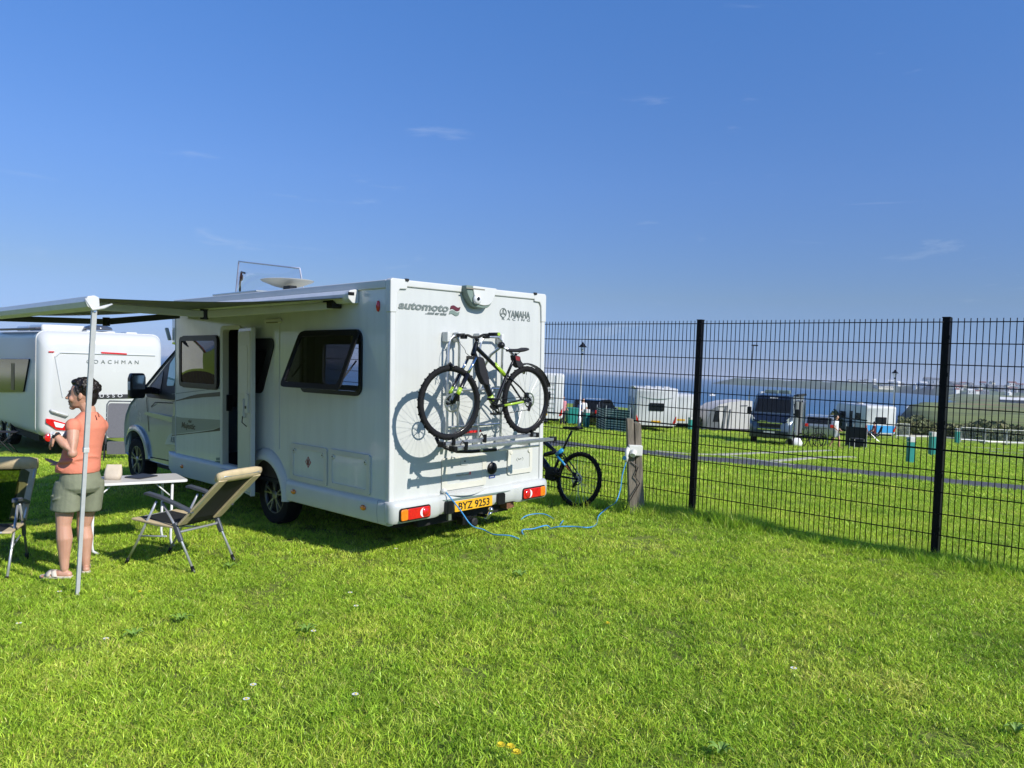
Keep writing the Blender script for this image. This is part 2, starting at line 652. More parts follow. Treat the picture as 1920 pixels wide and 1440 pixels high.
# ---- far headland and the land the town stands on
def ridge(name, pts, m, label, depth=260):
    """pts: (pixel x, waterline pixel y, crest height above the sea); built as a real strip of land at the distance its waterline gives"""
    front, crest, back = [], [], []
    for px, py, h in pts:
        P = onplane(px, py, (0, 0, SEA), (0, 0, 1))
        d = unit(V(P[0], P[1], 0))
        for lst, k, z in ((front, 0, SEA - 1), (crest, .25, SEA + h * .75), (back, .6, SEA + h)):
            q = P + d * depth * k
            lst.append((q[0], q[1], z))
    far = [(p[0] * 1.12, p[1] * 1.12, SEA - 1) for p in back]
    mb = MB()
    rows = [front, crest, back, far]
    n = len(front)
    mb.v = [p for r in rows for p in r]
    mb.f = [(r * n + i, r * n + i + 1, r * n + n + i + 1, r * n + n + i) for r in range(3) for i in range(n - 1)]
    o = mb.build(name, m, smooth=True)
    tag(o, label, kind='structure')
    return o
m_head = mat('headland_turf', (.055, .085, .04), .9, var=.5, vscale=.012)
HEAD = []
for i, px in enumerate(np.arange(1336, 1960, 10)):
    wy = float(np.interp(px, [1336, 1350, 1560, 1600, 1680, 1760, 1800, 1960], [719.5, 720.2, 731.2, 732.8, 736, 742, 744, 751]))
    h = float(np.interp(px, [1336, 1350, 1375, 1430, 1480, 1520, 1560, 1600, 1660, 1700, 1750, 1800, 1960], [.5, 7, 17, 18, 16.5, 19, 17, 21, 19, 17, 23, 22, 24]))
    HEAD.append((float(px), wy, h + (.9 * math.sin(i * 1.7) if 2 < i else 0)))
ridge('headland', HEAD, m_head, 'low hazy headland across the bay')

# ---- tarmac path and pale pitch edging beyond the fence
def ground_strip(name, pix, width, m, lift, label, thick=0.):
    P = [gp(*q) for q in pix]
    # resample
    S = []
    for i in range(len(P) - 1):
        k = max(2, int(np.linalg.norm(P[i + 1] - P[i]) / .8))
        for j in range(k): S.append(P[i] + (P[i + 1] - P[i]) * j / k)
    S.append(P[-1])
    S = np.array(S)
    l, r = [], []
    for i in range(len(S)):
        t = unit((S[min(i + 1, len(S) - 1)] - S[max(i - 1, 0)]) * V(1, 1, 0))
        n = V(-t[1], t[0], 0)
        for lst, sg in ((l, 1), (r, -1)):
            q = S[i] + n * sg * width / 2
            lst.append((q[0], q[1], gz(q[0], q[1]) + lift))
    n = len(l)
    mb = MB()
    if thick:
        rings = []
        for a, b2 in zip(l, r):
            rings.append([a, b2, (b2[0], b2[1], b2[2] - thick), (a[0], a[1], a[2] - thick)])
        mb.loft(rings)
    else:
        mb.v = l + r
        mb.f = [(i, i + 1, n + i + 1, n + i) for i in range(n - 1)]
    o = mb.build(name, m)
    tag(o, label, kind='structure')
    return o
m_tar = mat('tarmac', (.075, .075, .082), .9, var=.25, vscale=3, bump=.4, bscale=60)
m_conc = mat('pale_concrete', (.42, .40, .33), .85, var=.25, vscale=2)
ground_strip('footpath', [(930, 820), (1050, 834), (1180, 845), (1300, 860), (1420, 868), (1560, 881), (1700, 894), (1800, 905), (1990, 922)], 2.3, m_tar, .012, 'grey tarmac path crossing the campsite lawn')
EDGE_PIX = [[(1230, 846), (1300, 852), (1345, 853), (1485, 872)], [(1345, 853), (1440, 849), (1560, 845)], [(1450, 865), (1535, 858), (1600, 857)], [(1830, 844), (1990, 858)], [(1815, 838), (1990, 849)]]
for pp in EDGE_PIX:
    ground_strip('pitch_edging', pp, .28, m_conc, .02, 'pale concrete edging of a pitch in the lawn', .06)
# gravel drive rim at the far edge of the campsite
m_rim = mat('chalky_gravel', (.5, .48, .42), .9, var=.2, vscale=1.5)
ground_strip('gravel_bank', [(1690, 818), (1740, 819), (1790, 823), (1850, 829), (1905, 831), (1990, 834)], .8, m_rim, .10, 'pale gravel bank along the far edge of the lawn', .2)
# ================================================================== grass blades
m_gr = bpy.data.materials.new('grass_blade')
m_gr.use_nodes = True
nt = m_gr.node_tree
nt.nodes.clear()
out = nt.nodes.new('ShaderNodeOutputMaterial')
geo = nt.nodes.new('ShaderNodeNewGeometry')
oi = nt.nodes.new('ShaderNodeObjectInfo')
pos = geo.outputs['Position']
n_a = node_noise(nt, .75, 5, .6, pos)
n_b = node_noise(nt, 3.2, 4, .65, pos)
col_a = node_ramp(nt, n_a, [(.32, (.17, .34, .026)), (.45, (.33, .54, .042)), (.58, (.46, .64, .055)), (.72, (.68, .73, .14))])
col_b = node_ramp(nt, n_b, [(.28, (.26, .45, .032)), (.5, (.39, .58, .045)), (.72, (.55, .66, .10))])
cc = node_mix(nt, .5, col_a, col_b)
rnd = node_ramp(nt, oi.outputs['Random'], [(0, (.80, .84, .75)), (.5, (1.02, 1.02, 1)), (.93, (1.16, 1.12, 1.1)), (1, (1.4, 1.2, 1.8))])
mul = nt.nodes.new('ShaderNodeMix')
mul.data_type = 'RGBA'
mul.blend_type = 'MULTIPLY'
mul.inputs[0].default_value = 1
nt.links.new(cc, mul.inputs[6])
nt.links.new(rnd, mul.inputs[7])
cc = mul.outputs[2]
at_ = nt.nodes.new('ShaderNodeAttribute')
at_.attribute_name = 'shade'
mul2 = nt.nodes.new('ShaderNodeMix')
mul2.data_type = 'RGBA'
mul2.blend_type = 'MULTIPLY'
mul2.inputs[0].default_value = 1
nt.links.new(cc, mul2.inputs[6])
nt.links.new(at_.outputs['Color'], mul2.inputs[7])
cc = mul2.outputs[2]
df = nt.nodes.new('ShaderNodeBsdfDiffuse')
tr = nt.nodes.new('ShaderNodeBsdfTranslucent')
gl = nt.nodes.new('ShaderNodeBsdfGlossy')
gl.inputs['Roughness'].default_value = .38
gl.inputs['Color'].default_value = (.8, .9, .6, 1)
nt.links.new(cc, df.inputs[0])
nt.links.new(cc, tr.inputs[0])
m1 = nt.nodes.new('ShaderNodeMixShader')
m1.inputs[0].default_value = .26
m2 = nt.nodes.new('ShaderNodeMixShader')
m2.inputs[0].default_value = .035
nt.links.new(df.outputs[0], m1.inputs[1])
nt.links.new(tr.outputs[0], m1.inputs[2])
nt.links.new(m1.outputs[0], m2.inputs[1])
nt.links.new(gl.outputs[0], m2.inputs[2])
nt.links.new(m2.outputs[0], out.inputs[0])

def tuft_mesh(name, nbl, rad, h0, h1, wid, seed, lean=.55):
    r = random.Random(seed)
    vs, fs, cl = [], [], []
    for i in range(nbl):
        a = r.uniform(0, 6.283)
        q = rad * math.sqrt(r.random())
        x, y = q * math.cos(a), q * math.sin(a)
        h = r.uniform(h0, h1)
        la = r.uniform(0, 6.283)
        le = r.uniform(.1, lean) * h * r.uniform(.6, 1.6)
        dx, dy = math.cos(la) * le, math.sin(la) * le
        wa = r.uniform(0, 6.283)
        w = wid * r.uniform(.7, 1.3)
        wx, wy = math.cos(wa) * w / 2, math.sin(wa) * w / 2
        k = len(vs)
        vs += [(x - wx, y - wy, -.006), (x + wx, y + wy, -.006),
               (x + dx * .38 - wx * .85, y + dy * .38 - wy * .85, h * .55), (x + dx * .38 + wx * .85, y + dy * .38 + wy * .85, h * .55),
               (x + dx, y + dy, h)]
        fs += [(k, k + 1, k + 3, k + 2), (k + 2, k + 3, k + 4)]
        br = r.choice([.5, .65, .85, 1.0, 1.15, 1.3, 1.5])
        yl = r.choice([1, 1, 1, 1.08, 1.22])
        if r.random() < .055: cl += [(1.75, 1.1, 3.2, 1)] * 5
        else: cl += [(br * min(yl, 1.25), br, br * yl * yl, 1)] * 5
    me = bpy.data.meshes.new(name)
    me.from_pydata(vs, [], fs)
    me.materials.append(m_gr)
    ca_ = me.color_attributes.new('shade', 'FLOAT_COLOR', 'POINT')
    ca_.data.foreach_set('color', np.array(cl, np.float32).ravel())
    return me
def tuft_coll(name, n, *args, **kw):
    c = bpy.data.collections.new(name)
    for i in range(n):
        o = bpy.data.objects.new(name + '_tuft', tuft_mesh(name, *args, 100 + i * 17, **kw))
        c.objects.link(o)
    return c
def scatter(name, pts, scl, coll, n, label):
    me = bpy.data.meshes.new(name)
    me.from_pydata(pts.tolist(), [], [])
    k = len(pts)
    a = me.attributes.new('scl', 'FLOAT_VECTOR', 'POINT')
    a.data.foreach_set('vector', np.stack([scl[:, 0], scl[:, 0], scl[:, 1]], -1).astype(np.float32).ravel())
    a = me.attributes.new('rot', 'FLOAT_VECTOR', 'POINT')
    rt = np.zeros((k, 3), np.float32)
    rt[:, 2] = rng.uniform(0, 6.283, k)
    rt[:, 0] = rng.normal(0, .12, k)
    rt[:, 1] = rng.normal(0, .12, k)
    a.data.foreach_set('vector', rt.ravel())
    a = me.attributes.new('idx', 'INT', 'POINT')
    a.data.foreach_set('value', rng.integers(0, n, k).astype(np.int32))
    o = bpy.data.objects.new(name, me)
    COL.objects.link(o)
    ng = bpy.data.node_groups.new(name, 'GeometryNodeTree')
    ng.interface.new_socket('Geometry', in_out='INPUT', socket_type='NodeSocketGeometry')
    ng.interface.new_socket('Geometry', in_out='OUTPUT', socket_type='NodeSocketGeometry')
    gi = ng.nodes.new('NodeGroupInput')
    go = ng.nodes.new('NodeGroupOutput')
    ip = ng.nodes.new('GeometryNodeInstanceOnPoints')
    ci = ng.nodes.new('GeometryNodeCollectionInfo')
    ci.inputs[0].default_value = coll
    ci.inputs['Separate Children'].default_value = True
    ci.inputs['Reset Children'].default_value = True
    def attr(nm, dt):
        q = ng.nodes.new('GeometryNodeInputNamedAttribute')
        q.data_type = dt
        q.inputs['Name'].default_value = nm
        return q.outputs[0]
    ng.links.new(gi.outputs[0], ip.inputs['Points'])
    ng.links.new(ci.outputs[0], ip.inputs['Instance'])
    ip.inputs['Pick Instance'].default_value = True
    ng.links.new(attr('idx', 'INT'), ip.inputs['Instance Index'])
    ng.links.new(attr('rot', 'FLOAT_VECTOR'), ip.inputs['Rotation'])
    ng.links.new(attr('scl', 'FLOAT_VECTOR'), ip.inputs['Scale'])
    ng.links.new(ip.outputs[0], go.inputs[0])
    md = o.modifiers.new('grass', 'NODES')
    md.node_group = ng
    tag(o, label, 'grass', kind='stuff')
    return o
def patch_noise(x, y, sc, seed=0):
    return np.array([mnoise.noise(Vector((float(a) * sc + seed, float(b) * sc, seed * 1.7))) for a, b in zip(x, y)])
def wedge(y0, y1, dens, margin=1.6, slope=.72):
    area_w = 2 * (slope * y1 + margin)
    n = int(area_w * (y1 - y0) * dens)
    y = rng.uniform(y0, y1, n)
    x = rng.uniform(-1, 1, n) * area_w / 2
    k = np.abs(x) < slope * y + margin
    return x[k], y[k]
PATHC = np.array([gp(*q)[:2] for q in [(930, 820), (1050, 834), (1180, 845), (1300, 860), (1420, 868), (1560, 881), (1700, 894), (1800, 905), (1990, 922)]])
EDGES = [np.array([gp(*q)[:2] for q in pp]) for pp in EDGE_PIX]
def off_path(x, y, w=1.35):
    d = np.full(len(x), 1e9)
    P = np.stack([x, y], -1)
    for a, b_ in zip(PATHC[:-1], PATHC[1:]):
        t = np.clip(((P - a) @ (b_ - a)) / ((b_ - a) @ (b_ - a)), 0, 1)
        d = np.minimum(d, np.linalg.norm(P - a - t[:, None] * (b_ - a), axis=1))
    for pp in EDGES:
        for a, b_ in zip(pp[:-1], pp[1:]):
            t = np.clip(((P - a) @ (b_ - a)) / ((b_ - a) @ (b_ - a)), 0, 1)
            d = np.where(np.linalg.norm(P - a - t[:, None] * (b_ - a), axis=1) < .42, 0, d)
    return x[d > w], y[d > w]
BARE = [(gp(890, 1042), .16), (gp(1205, 1015), .22), (gp(350, 1110), .17), (gp(505, 1112), .25), (gp(1245, 1200), .16), (gp(560, 1065), .22), (gp(1500, 1095), .15), (gp(1750, 1075), .2), (gp(1820, 1400), .2), (gp(900, 1265), .14)]
def place(x, y, base, vari=.22, bare=True):
    nz = patch_noise(x, y, .9, 3) + .6 * patch_noise(x, y, 3.1, 9)
    s = base * (1 + vari * nz)
    keep = np.ones(len(x), bool)
    if bare:
        for P, r in BARE:
            d = np.hypot((x - P[0]), (y - P[1]) * .8) / r
            s = s * (1 - .55 * np.exp(-d * d))
            keep &= ~((d < 1.0) & (rng.random(len(x)) < .35))
    x, y, s = x[keep], y[keep], s[keep]
    z = G(x, y)
    s = np.clip(s, base * .55, base * 1.7)
    sc = np.stack([np.clip(s, .8, 1.8) ** .5 * rng.uniform(.9, 1.25, len(x)), s * rng.uniform(.75, 1.2, len(x))], -1)
    return np.stack([x, y, z], -1), sc
c_near = tuft_coll('lawn_blade', 9, 36, .065, .016, .042, .0048, lean=1.7)
c_long = tuft_coll('long_blade', 5, 16, .05, .10, .20, .0045, lean=.7)
pts, scs = [], []
for y0, y1, dn, sc in ((2.2, 4.5, 520, .88), (4.5, 7, 400, .9), (7, 11, 210, 1.0), (11, 16, 85, 1.3)):
    x, y = wedge(y0, y1, dn)
    if y1 > 12: x, y = off_path(x, y)
    p, s = place(x, y, sc)
    pts.append(p)
    scs.append(s)
scatter('lawn_grass', np.concatenate(pts), np.concatenate(scs), c_near, 9, 'short mown grass blades covering the near lawn')
pts, scs = [], []
x, y = wedge(16, 34, 22)
x2, y2 = wedge(34, 56, 5)
x, y = np.concatenate([x, x2]), np.concatenate([y, y2])
x, y = off_path(x, y)
p, s = place(x, y, 1.6, bare=False)
s[:, 0] *= 1.8
s[p[:, 1] > 34] *= 1.35
k = p[:, 0] > -4
scatter('field_grass', p[k], s[k], c_near, 9, 'grass of the campsite field beyond the fence')
# uncut grass along the foot of the fence
n = 3600
u = rng.uniform(-4.2, 4.8, n)
sd_ = rng.normal(-.10, .15, n)
x = 2.17 + .735 * u + .677 * sd_
y = 9.0 - .677 * u + .735 * sd_
h = np.clip(.72 + .35 * patch_noise(x, y, 1.3, 5) + .15 * rng.normal(size=n), .2, 1.25)
h *= np.interp(u, [-4, -1.5, 0, 1, 1.9, 3, 4.8], [.7, .8, 1.0, 1.0, .65, .75, .8])
pt = np.stack([x, y, G(x, y)], -1)
scatter('fence_grass', pt, np.stack([h ** .5, h], -1), c_long, 5, 'long uncut grass along the foot of the black fence')
# ================================================================== the motorhome
W, H = 2.168, 2.674
MH = empty('motorhome', M=frame_m(MO, MA, MBv, MC))
tag(MH, 'white coachbuilt motorhome with open side door, awning and bicycle rack on its back', 'motorhome')
def mh_local(P):
    d = P - MO
    return V(d @ MA, d @ MBv, d @ MC)
def S(px, py, A=0.):
    q = mh_local(onplane(px, py, MO + MA * A, MA))
    return (float(q[1]), float(q[2]))
def Rr(px, py, B=0.):
    q = mh_local(onplane(px, py, MO + MBv * B, MBv))
    return (float(q[0]), float(q[2]))
def cr(x0, y0, s): return lambda x, y: (x0 + x * s, y0 + y * s)
side3 = lambda A: (lambda x, y: (A, x, y))          # 2D (B, C) -> local
rear3 = lambda B: (lambda x, y: (x, B, y))          # 2D (A, C) -> local
LEFT, BACK = (-1, 0, 0), (0, -1, 0)

m_white = mat('white_gelcoat', (.555, .570, .545), .24, coat=.4, var=.045, vscale=1.6, stretch=(5, 5, .5))
m_side = mat('white_side_panel', (.63, .655, .645), .18, coat=.45, var=.05, vscale=1.5, stretch=(5, 5, .5))
m_trim = mat('white_plastic_trim', (.60, .61, .59), .35, var=.04, vscale=4)
m_cream = mat('cream_plastic', (.60, .59, .51), .42, var=.05, vscale=5)
m_creamr = mat('aged_cream_plastic', (.64, .63, .55), .42, var=.05, vscale=5)
m_silver = mat('silver_paint', (.40, .44, .45), .25, metal=.35, coat=.8, var=.04, vscale=2)
m_black = mat('black_plastic', (.008, .008, .009), .38, var=.3, vscale=8, spec=.3)
m_blackm = mat('matt_black', (.010, .010, .011), .7)
m_rub = mat('tyre_rubber', (.010, .010, .011), .8, var=.35, vscale=14, bump=.3, bscale=120, spec=.2)
m_alu = mat('brushed_aluminium', (.62, .63, .64), .32, metal=.9, var=.12, vscale=25)
m_alup = mat('painted_aluminium', (.70, .71, .72), .35, var=.06, vscale=10)
m_steel = mat('chrome_steel', (.65, .66, .67), .12, metal=1.0)
m_int = mat('dark_interior_wood', (.040, .028, .018), .6, var=.4, vscale=4, stretch=(8, 8, 1))
m_intl = mat('interior_lining', (.22, .20, .16), .7)
m_under = mat('underbody', (.012, .012, .012), .8)
m_rust = mat('rusty_steel', (.16, .07, .035), .85, var=.5, vscale=30)
m_pane = glass('tinted_acrylic', (.32, .32, .34), .03)
m_pane_far = glass('pale_acrylic', (.75, .75, .78), .0)
m_pane_r = glass('dark_acrylic', (.05, .05, .055), .03)
m_cabglass = glass('cab_glass', (.35, .5, .46), .06)
m_clear = glass('clear_acrylic', (.86, .87, .93), .0, edge=.35)
m_red = mat('red_lens', (.62, .012, .012), .12, coat=1, var=.2, vscale=30)
m_amber = mat('amber_lens', (.80, .22, .015), .12, coat=1, var=.2, vscale=40)
m_clearlens = mat('clear_lens', (.85, .82, .82), .1, coat=1, var=.1, vscale=60)
m_greytxt = mat('grey_vinyl', (.16, .19, .18), .5)
m_brown = mat('brown_vinyl', (.035, .026, .018), .4)
m_maroon = mat('maroon_vinyl', (.10, .012, .025), .5)
m_greenv = mat('grey_green_vinyl', (.17, .23, .20), .5)
m_amb_dark = mat('dark_amber_marker', (.35, .12, .01), .2, coat=1)

# ---- left side panel with its openings
AR = (2.27, .34)
def arch_pts(cx, cy, r, zmin, n=14):
    a0 = math.asin((zmin - cy) / r)
    return [(cx - r * math.cos(a0 + (math.pi - 2 * a0) * k / n), cy + r * math.sin(a0 + (math.pi - 2 * a0) * k / n)) for k in range(n + 1)]
side_out = [(0.03, .56)] + arch_pts(AR[0], AR[1], .42, .56) + [(4.70, .56), (4.70, 2.60), (.03, 2.60)]
BIG = (.48, 1.50, 1.60, 2.165)
KITP = [(2.70, 1.57), (2.70, 2.085), (2.19, 2.085), (2.17, 2.03), (2.40, 1.57)]
FWD = (3.46, 4.48, 1.545, 2.14)
DOOR = (2.88, 3.31, .57, 2.25)
holed('side_panel', side_out, [rrect(*BIG, .07), rpoly(KITP, .06), rrect(*FWD, .07), rrect(*DOOR, .05)], side3(0), (1, 0, 0), 0, .035, m_side, MH)
RW = (3.45, 4.45, 1.52, 2.12)
holed('right_side_panel', [(.03, .56), (4.7, .56), (4.7, 2.60), (.03, 2.60)], [rrect(*RW, .07), rrect(.6, 1.5, 1.6, 2.15, .07)], side3(W), (-1, 0, 0), 0, .035, m_side, MH)
for q in (RW, (.6, 1.5, 1.6, 2.15)):
    MB().prism(rrect(q[0] - .02, q[1] + .02, q[2] - .02, q[3] + .02, .08), (W, 0, 0), (0, 1, 0), (0, 0, 1), (1, 0, 0), .001, .008).build('right_window_pane', m_pane_far, MH)
# rear wall
holed('rear_wall', rrect(.012, W - .012, .55, 2.63, .03), [], rear3(0), (0, 1, 0), .004, .04, m_white, MH)
# roof, floor, interior
MB().bx(.0, W, .0, 4.72, 2.60, 2.655).build('roof', m_white, MH, bevel=.02)
MB().bx(.03, W - .03, .05, 4.7, .50, .545).build('floor', m_under, MH)
ub = MB().bx(.12, W - .12, .12, 1.80, .33, .50).bx(.12, W - .12, 2.76, 5.6, .30, .50).bx(.45, W - .45, 1.80, 2.76, .33, .5).bx(.3, W - .3, .3, 6.9, .24, .33)
ub.build('underbody', m_under, MH)
it = MB()
it.bx(1.5, W - .04, 1.75, 2.5, .55, 2.55)       # wardrobe block on the far side
it.bx(.04, .7, 2.07, 2.84, .55, 1.40)           # kitchen counter
it.bx(.04, W - .04, 4.655, 4.69, 1.2, 2.58)
it.bx(.05, .55, .1, 1.7, .55, 1.0).bx(W - .55, W - .05, .1, 1.7, .55, 1.0)
it.bx(.04, W - .04, .045, .06, .55, 2.58)
it.bx(.04, W - .04, .06, 4.66, 2.575, 2.597)
it.build('interior_fittings', m_int, MH)
MB().bx(W - .07, W - .04, 2.0, 3.4, 2.2, 2.5).build('interior_locker', m_intl, MH)

# ---- windows
def pane(name, q, A, parent, m, bulge=.012, hinge=0., n=10):
    """pane over the opening q; hinge = how far its foot is swung out"""
    B0, B1, C0, C1 = q[0] - .03, q[1] + .03, q[2] - .03, q[3] + .03
    mb = MB()
    vs, fs = [], []
    nn = n + 1
    Hh = C1 - C0
    ca = math.sqrt(max(0, 1 - (hinge / Hh) ** 2))
    for lay in (0, .006):
        for i in range(nn):
            for j in range(nn):
                u, v = i / n, j / n
                bl = bulge * (1 - (2 * u - 1) ** 2) * (1 - (2 * v - 1) ** 2)
                k = (1 - v)
                c = C1 - Hh * k * ca
                a = A - hinge * k - bl - lay
                # rounded corners
                eu, ev = abs(2 * u - 1), abs(2 * v - 1)
                vs.append((a, B0 + (B1 - B0) * u, c))
    for l in (0, 1):
        for i in range(n):
            for j in range(n):
                if (i in (0, n - 1)) and (j in (0, n - 1)): continue
                k = l * nn * nn
                fs.append((k + i * nn + j, k + (i + 1) * nn + j, k + (i + 1) * nn + j + 1, k + i * nn + j + 1))
    mb.add(vs, fs)
    p = mb.build(name, m, parent, smooth=True)
    # opaque black border printed round the pane
    def at(u, v, out):
        k = 1 - v
        return V(A - hinge * k - out, B0 + (B1 - B0) * u, C1 - Hh * k * ca)
    uv = (B0, B1, C0, C1)
    o2 = at(0, 1, 0)
    ub = V(0, 1, 0)
    vb = unit(at(0, 1, 0) - at(0, 0, 0))
    wv = unit(np.cross(vb, ub))
    if wv[0] > 0: wv = -wv
    L_, Ht = B1 - B0, np.linalg.norm(at(0, 1, 0) - at(0, 0, 0))
    org = at(0, 0, 0)
    holed('window_border', rrect(0, L_, 0, Ht, .06), [rrect(.055, L_ - .055, .055, Ht - .055, .04)], lambda x, y: org + ub * x + vb * y, wv, -.003, .016, m_black, p)
    return p
for q, hg, b_ in ((BIG, .235, .004), (FWD, 0, .007)):
    fr = holed('window_frame', rrect(q[0] - .045, q[1] + .045, q[2] - .045, q[3] + .045, .10), [rrect(*q, .07)], side3(0), LEFT, .001, .022 if hg else .012, m_black, MH)
    if not hg: pass
    pane('window_pane', q, -.02, MH, m_pane if hg else m_pane_r, b_, hg)
ko = rpoly([(2.76, 1.505), (2.76, 2.135), (2.13, 2.135), (2.10, 2.05), (2.36, 1.505)], .06)
kw_ = holed('window_frame', ko, [rpoly([(2.68, 1.60), (2.68, 2.0), (2.26, 2.0), (2.25, 1.97), (2.44, 1.60)], .05)], side3(0), LEFT, .001, .016, m_black, MH)
MB().prism(rpoly([(2.72, 1.55), (2.72, 2.1), (2.17, 2.1), (2.16, 2.03), (2.39, 1.55)], .06), (0, 0, 0), (0, 1, 0), (0, 0, 1), LEFT, .004, .010).build('window_pane', m_pane_r, MH)
for q, hg in ((BIG, .235),):
    for e in (q[0] + .05, q[1] - .05):
        MB().tube([(-.01, e, q[2] + .30), (-hg * .72, e, q[2] + .12)], .008, 6).build('window_stay', m_blackm, MH)
# ---- habitation door
holed('door_frame', rrect(DOOR[0] - .03, DOOR[1] + .06, DOOR[2] - .02, DOOR[3] + .045, .07), [rrect(DOOR[0] + .004, DOOR[1] - .004, DOOR[2] + .004, DOOR[3] - .004, .045)], side3(0), LEFT, -.06, .018, m_creamr, MH)
MB().bx(.03, .10, DOOR[1] - .03, DOOR[1] + .02, 1.25, 1.45).build('door_striker', m_black, MH)
phi = math.radians(180 - 168.5)
DM = empty('door_pivot') if False else None
dz0, dz1, dw = .335, 2.255, .53
ud = V(-math.sin(phi), -math.cos(phi), 0)
nd = V(-math.cos(phi), math.sin(phi), 0)        # the inner face now looks outwards
do = V(-.022, 2.875, 0)
door = MB().prism(rrect(0, dw, dz0, dz1, .05), do, ud, (0, 0, 1), nd, -.018, .014).build('door', m_white, MH, bevel=.006)
MB().prism(rrect(.025, dw - .03, dz0 + .04, dz1 - .04, .04), do, ud, (0, 0, 1), nd, .0145, .024).build('door_lining', m_cream, door, bevel=.004)
MB().prism(rrect(dw - .03, dw + .004, dz0 - .003, dz1 + .003, .012), do, ud, (0, 0, 1), nd, -.03, .018).build('door_edge', m_trim, door, bevel=.004)
MB().prism(rrect(.10, .42, 1.50, 2.05, .05), do, ud, (0, 0, 1), nd, .0245, .028).build('door_blind', m_creamr, door)
lt = MB().prism(rrect(dw - .16, dw - .05, 1.28, 1.50, .02), do, ud, (0, 0, 1), nd, .0245, .045)
lt.prism(rrect(dw - .20, dw - .17, 1.22, 1.44, .012), do, ud, (0, 0, 1), nd, .024, .06)
lt.build('door_lock', m_trim, door, bevel=.003)
MB().prism([(dw - .13, 1.33), (dw - .09, 1.33), (dw - .09, 1.36), (dw - .13, 1.36)], do, ud, (0, 0, 1), nd, .045, .052).build('lock_button', m_black, door)
MB().tube([do + ud * (dw - .18) + V(0, 0, 1.24) + nd * .06, do + ud * (dw - .15) + V(0, 0, 1.17) + nd * .075, do + ud * (dw - .06) + V(0, 0, 1.13) + nd * .05], .006, 6).build('door_pull', m_black, door)
MB().bx(-.06, .04, 2.90, 3.30, .40, .55).build('entry_step', m_trim, MH, bevel=.01)

# ---- skirts, wheel arch, hatches on the left side
def skirt_ring(B, c0=.345, c1=.585, out=.03):
    return [(-.002, B, c1), (-out * .75, B, c1 - .02), (-out, B, c1 - .06), (-out, B, c0 + .07), (-out * .6, B, c0 + .015), (.01, B, c0), (.06, B, c0), (.06, B, c1)]
MB().loft([skirt_ring(B) for B in (.02, .14, .147)]).build('skirt_corner', m_trim, MH, auto=40)
MB().loft([skirt_ring(B) for B in (.155, .6, 1.2, 1.795)]).build('skirt', m_trim, MH, auto=40)
MB().loft([skirt_ring(B, .30, .60, .035) for B in (2.76, 3.5, 4.2, 4.55, 4.75)] + [skirt_ring(4.92, .36, .60, .0)]).build('skirt', m_trim, MH, auto=40)
# moulded arch
ring_o = [(1.785, .335)] + [(AR[0] - .50 * math.cos(t), AR[1] + .55 * math.sin(t)) for t in np.linspace(.10, math.pi - .10, 18)] + [(2.755, .335)]
ring_i = [(1.865, .335)] + [(AR[0] - .41 * math.cos(t), AR[1] + .415 * math.sin(t)) for t in np.linspace(.06, math.pi - .06, 18)] + [(2.675, .335)]
mb = MB()
rings = []
for (ob, oc), (ib, ic) in zip(ring_o, ring_i):
    mx_ = ((ob + ib) / 2, (oc + ic) / 2)
    rings.append([(-.001, ob, oc), (-.018, ob * .85 + ib * .15, oc * .85 + ic * .15), (-.042, ob * .45 + ib * .55, oc * .45 + ic * .55), (-.05, ob * .08 + ib * .92, oc * .08 + ic * .92), (-.045, ib, ic), (.06, ib, ic), (.06, ob, oc)])
mb.loft(rings)
mb.build('wheel_arch', m_trim, MH, auto=50)
c6 = cr(470, 740, .1806)
for q, nm in (((1.03, 1.735, .597, .992), 'gas_hatch'), ((.29, .995, .603, .995), 'locker_hatch')):
    fr = holed(nm, rrect(*q, .03), [rrect(q[0] + .055, q[1] - .055, q[2] + .05, q[3] - .05, .02)], side3(0), LEFT, .001, .016, m_cream, MH, bevel=.004)
    MB().prism(rrect(q[0] + .05, q[1] - .05, q[2] + .045, q[3] - .045, .02), (0, 0, 0), (0, 1, 0), (0, 0, 1), LEFT, .001, .006).build('hatch_panel', m_side, fr)
    for e in (q[0] + .075, q[1] - .075):
        MB().lathe([(.001, .021), (.020, .021), (.026, .012), (.026, .001)], (0, e, q[3] - .075), LEFT, 14).build('hatch_lock', m_cream, fr, auto=40)
        MB().lathe([(.001, .024), (.008, .024), (.008, .02)], (0, e, q[3] - .075), LEFT, 10).build('keyhole', m_black, fr)
gd = S(*c6(603, 700))
d_ = [(gd[0] - .055, gd[1]), (gd[0], gd[1] - .062), (gd[0] + .055, gd[1]), (gd[0], gd[1] + .062)]
dm = MB().prism(d_, (0, 0, 0), (0, 1, 0), (0, 0, 1), LEFT, .0065, .0085).build('warning_diamond', mat('sticker_red', (.35, .04, .03), .5), MH)
MB().prism([(gd[0] - .042, gd[1]), (gd[0], gd[1] - .048), (gd[0] + .042, gd[1]), (gd[0], gd[1] + .048)], (0, 0, 0), (0, 1, 0), (0, 0, 1), LEFT, .009, .0095).build('diamond_field', mat('sticker_grey', (.45, .42, .40), .5), dm)
MB().prism(rpoly([(gd[0] - .018, gd[1] - .03), (gd[0] + .018, gd[1] - .03), (gd[0] + .018, gd[1] + .02), (gd[0], gd[1] + .035), (gd[0] - .018, gd[1] + .02)], .008), (0, 0, 0), (0, 1, 0), (0, 0, 1), LEFT, .0097, .0103).build('flame_mark', mat('sticker_dark_red', (.16, .02, .015), .5), dm)
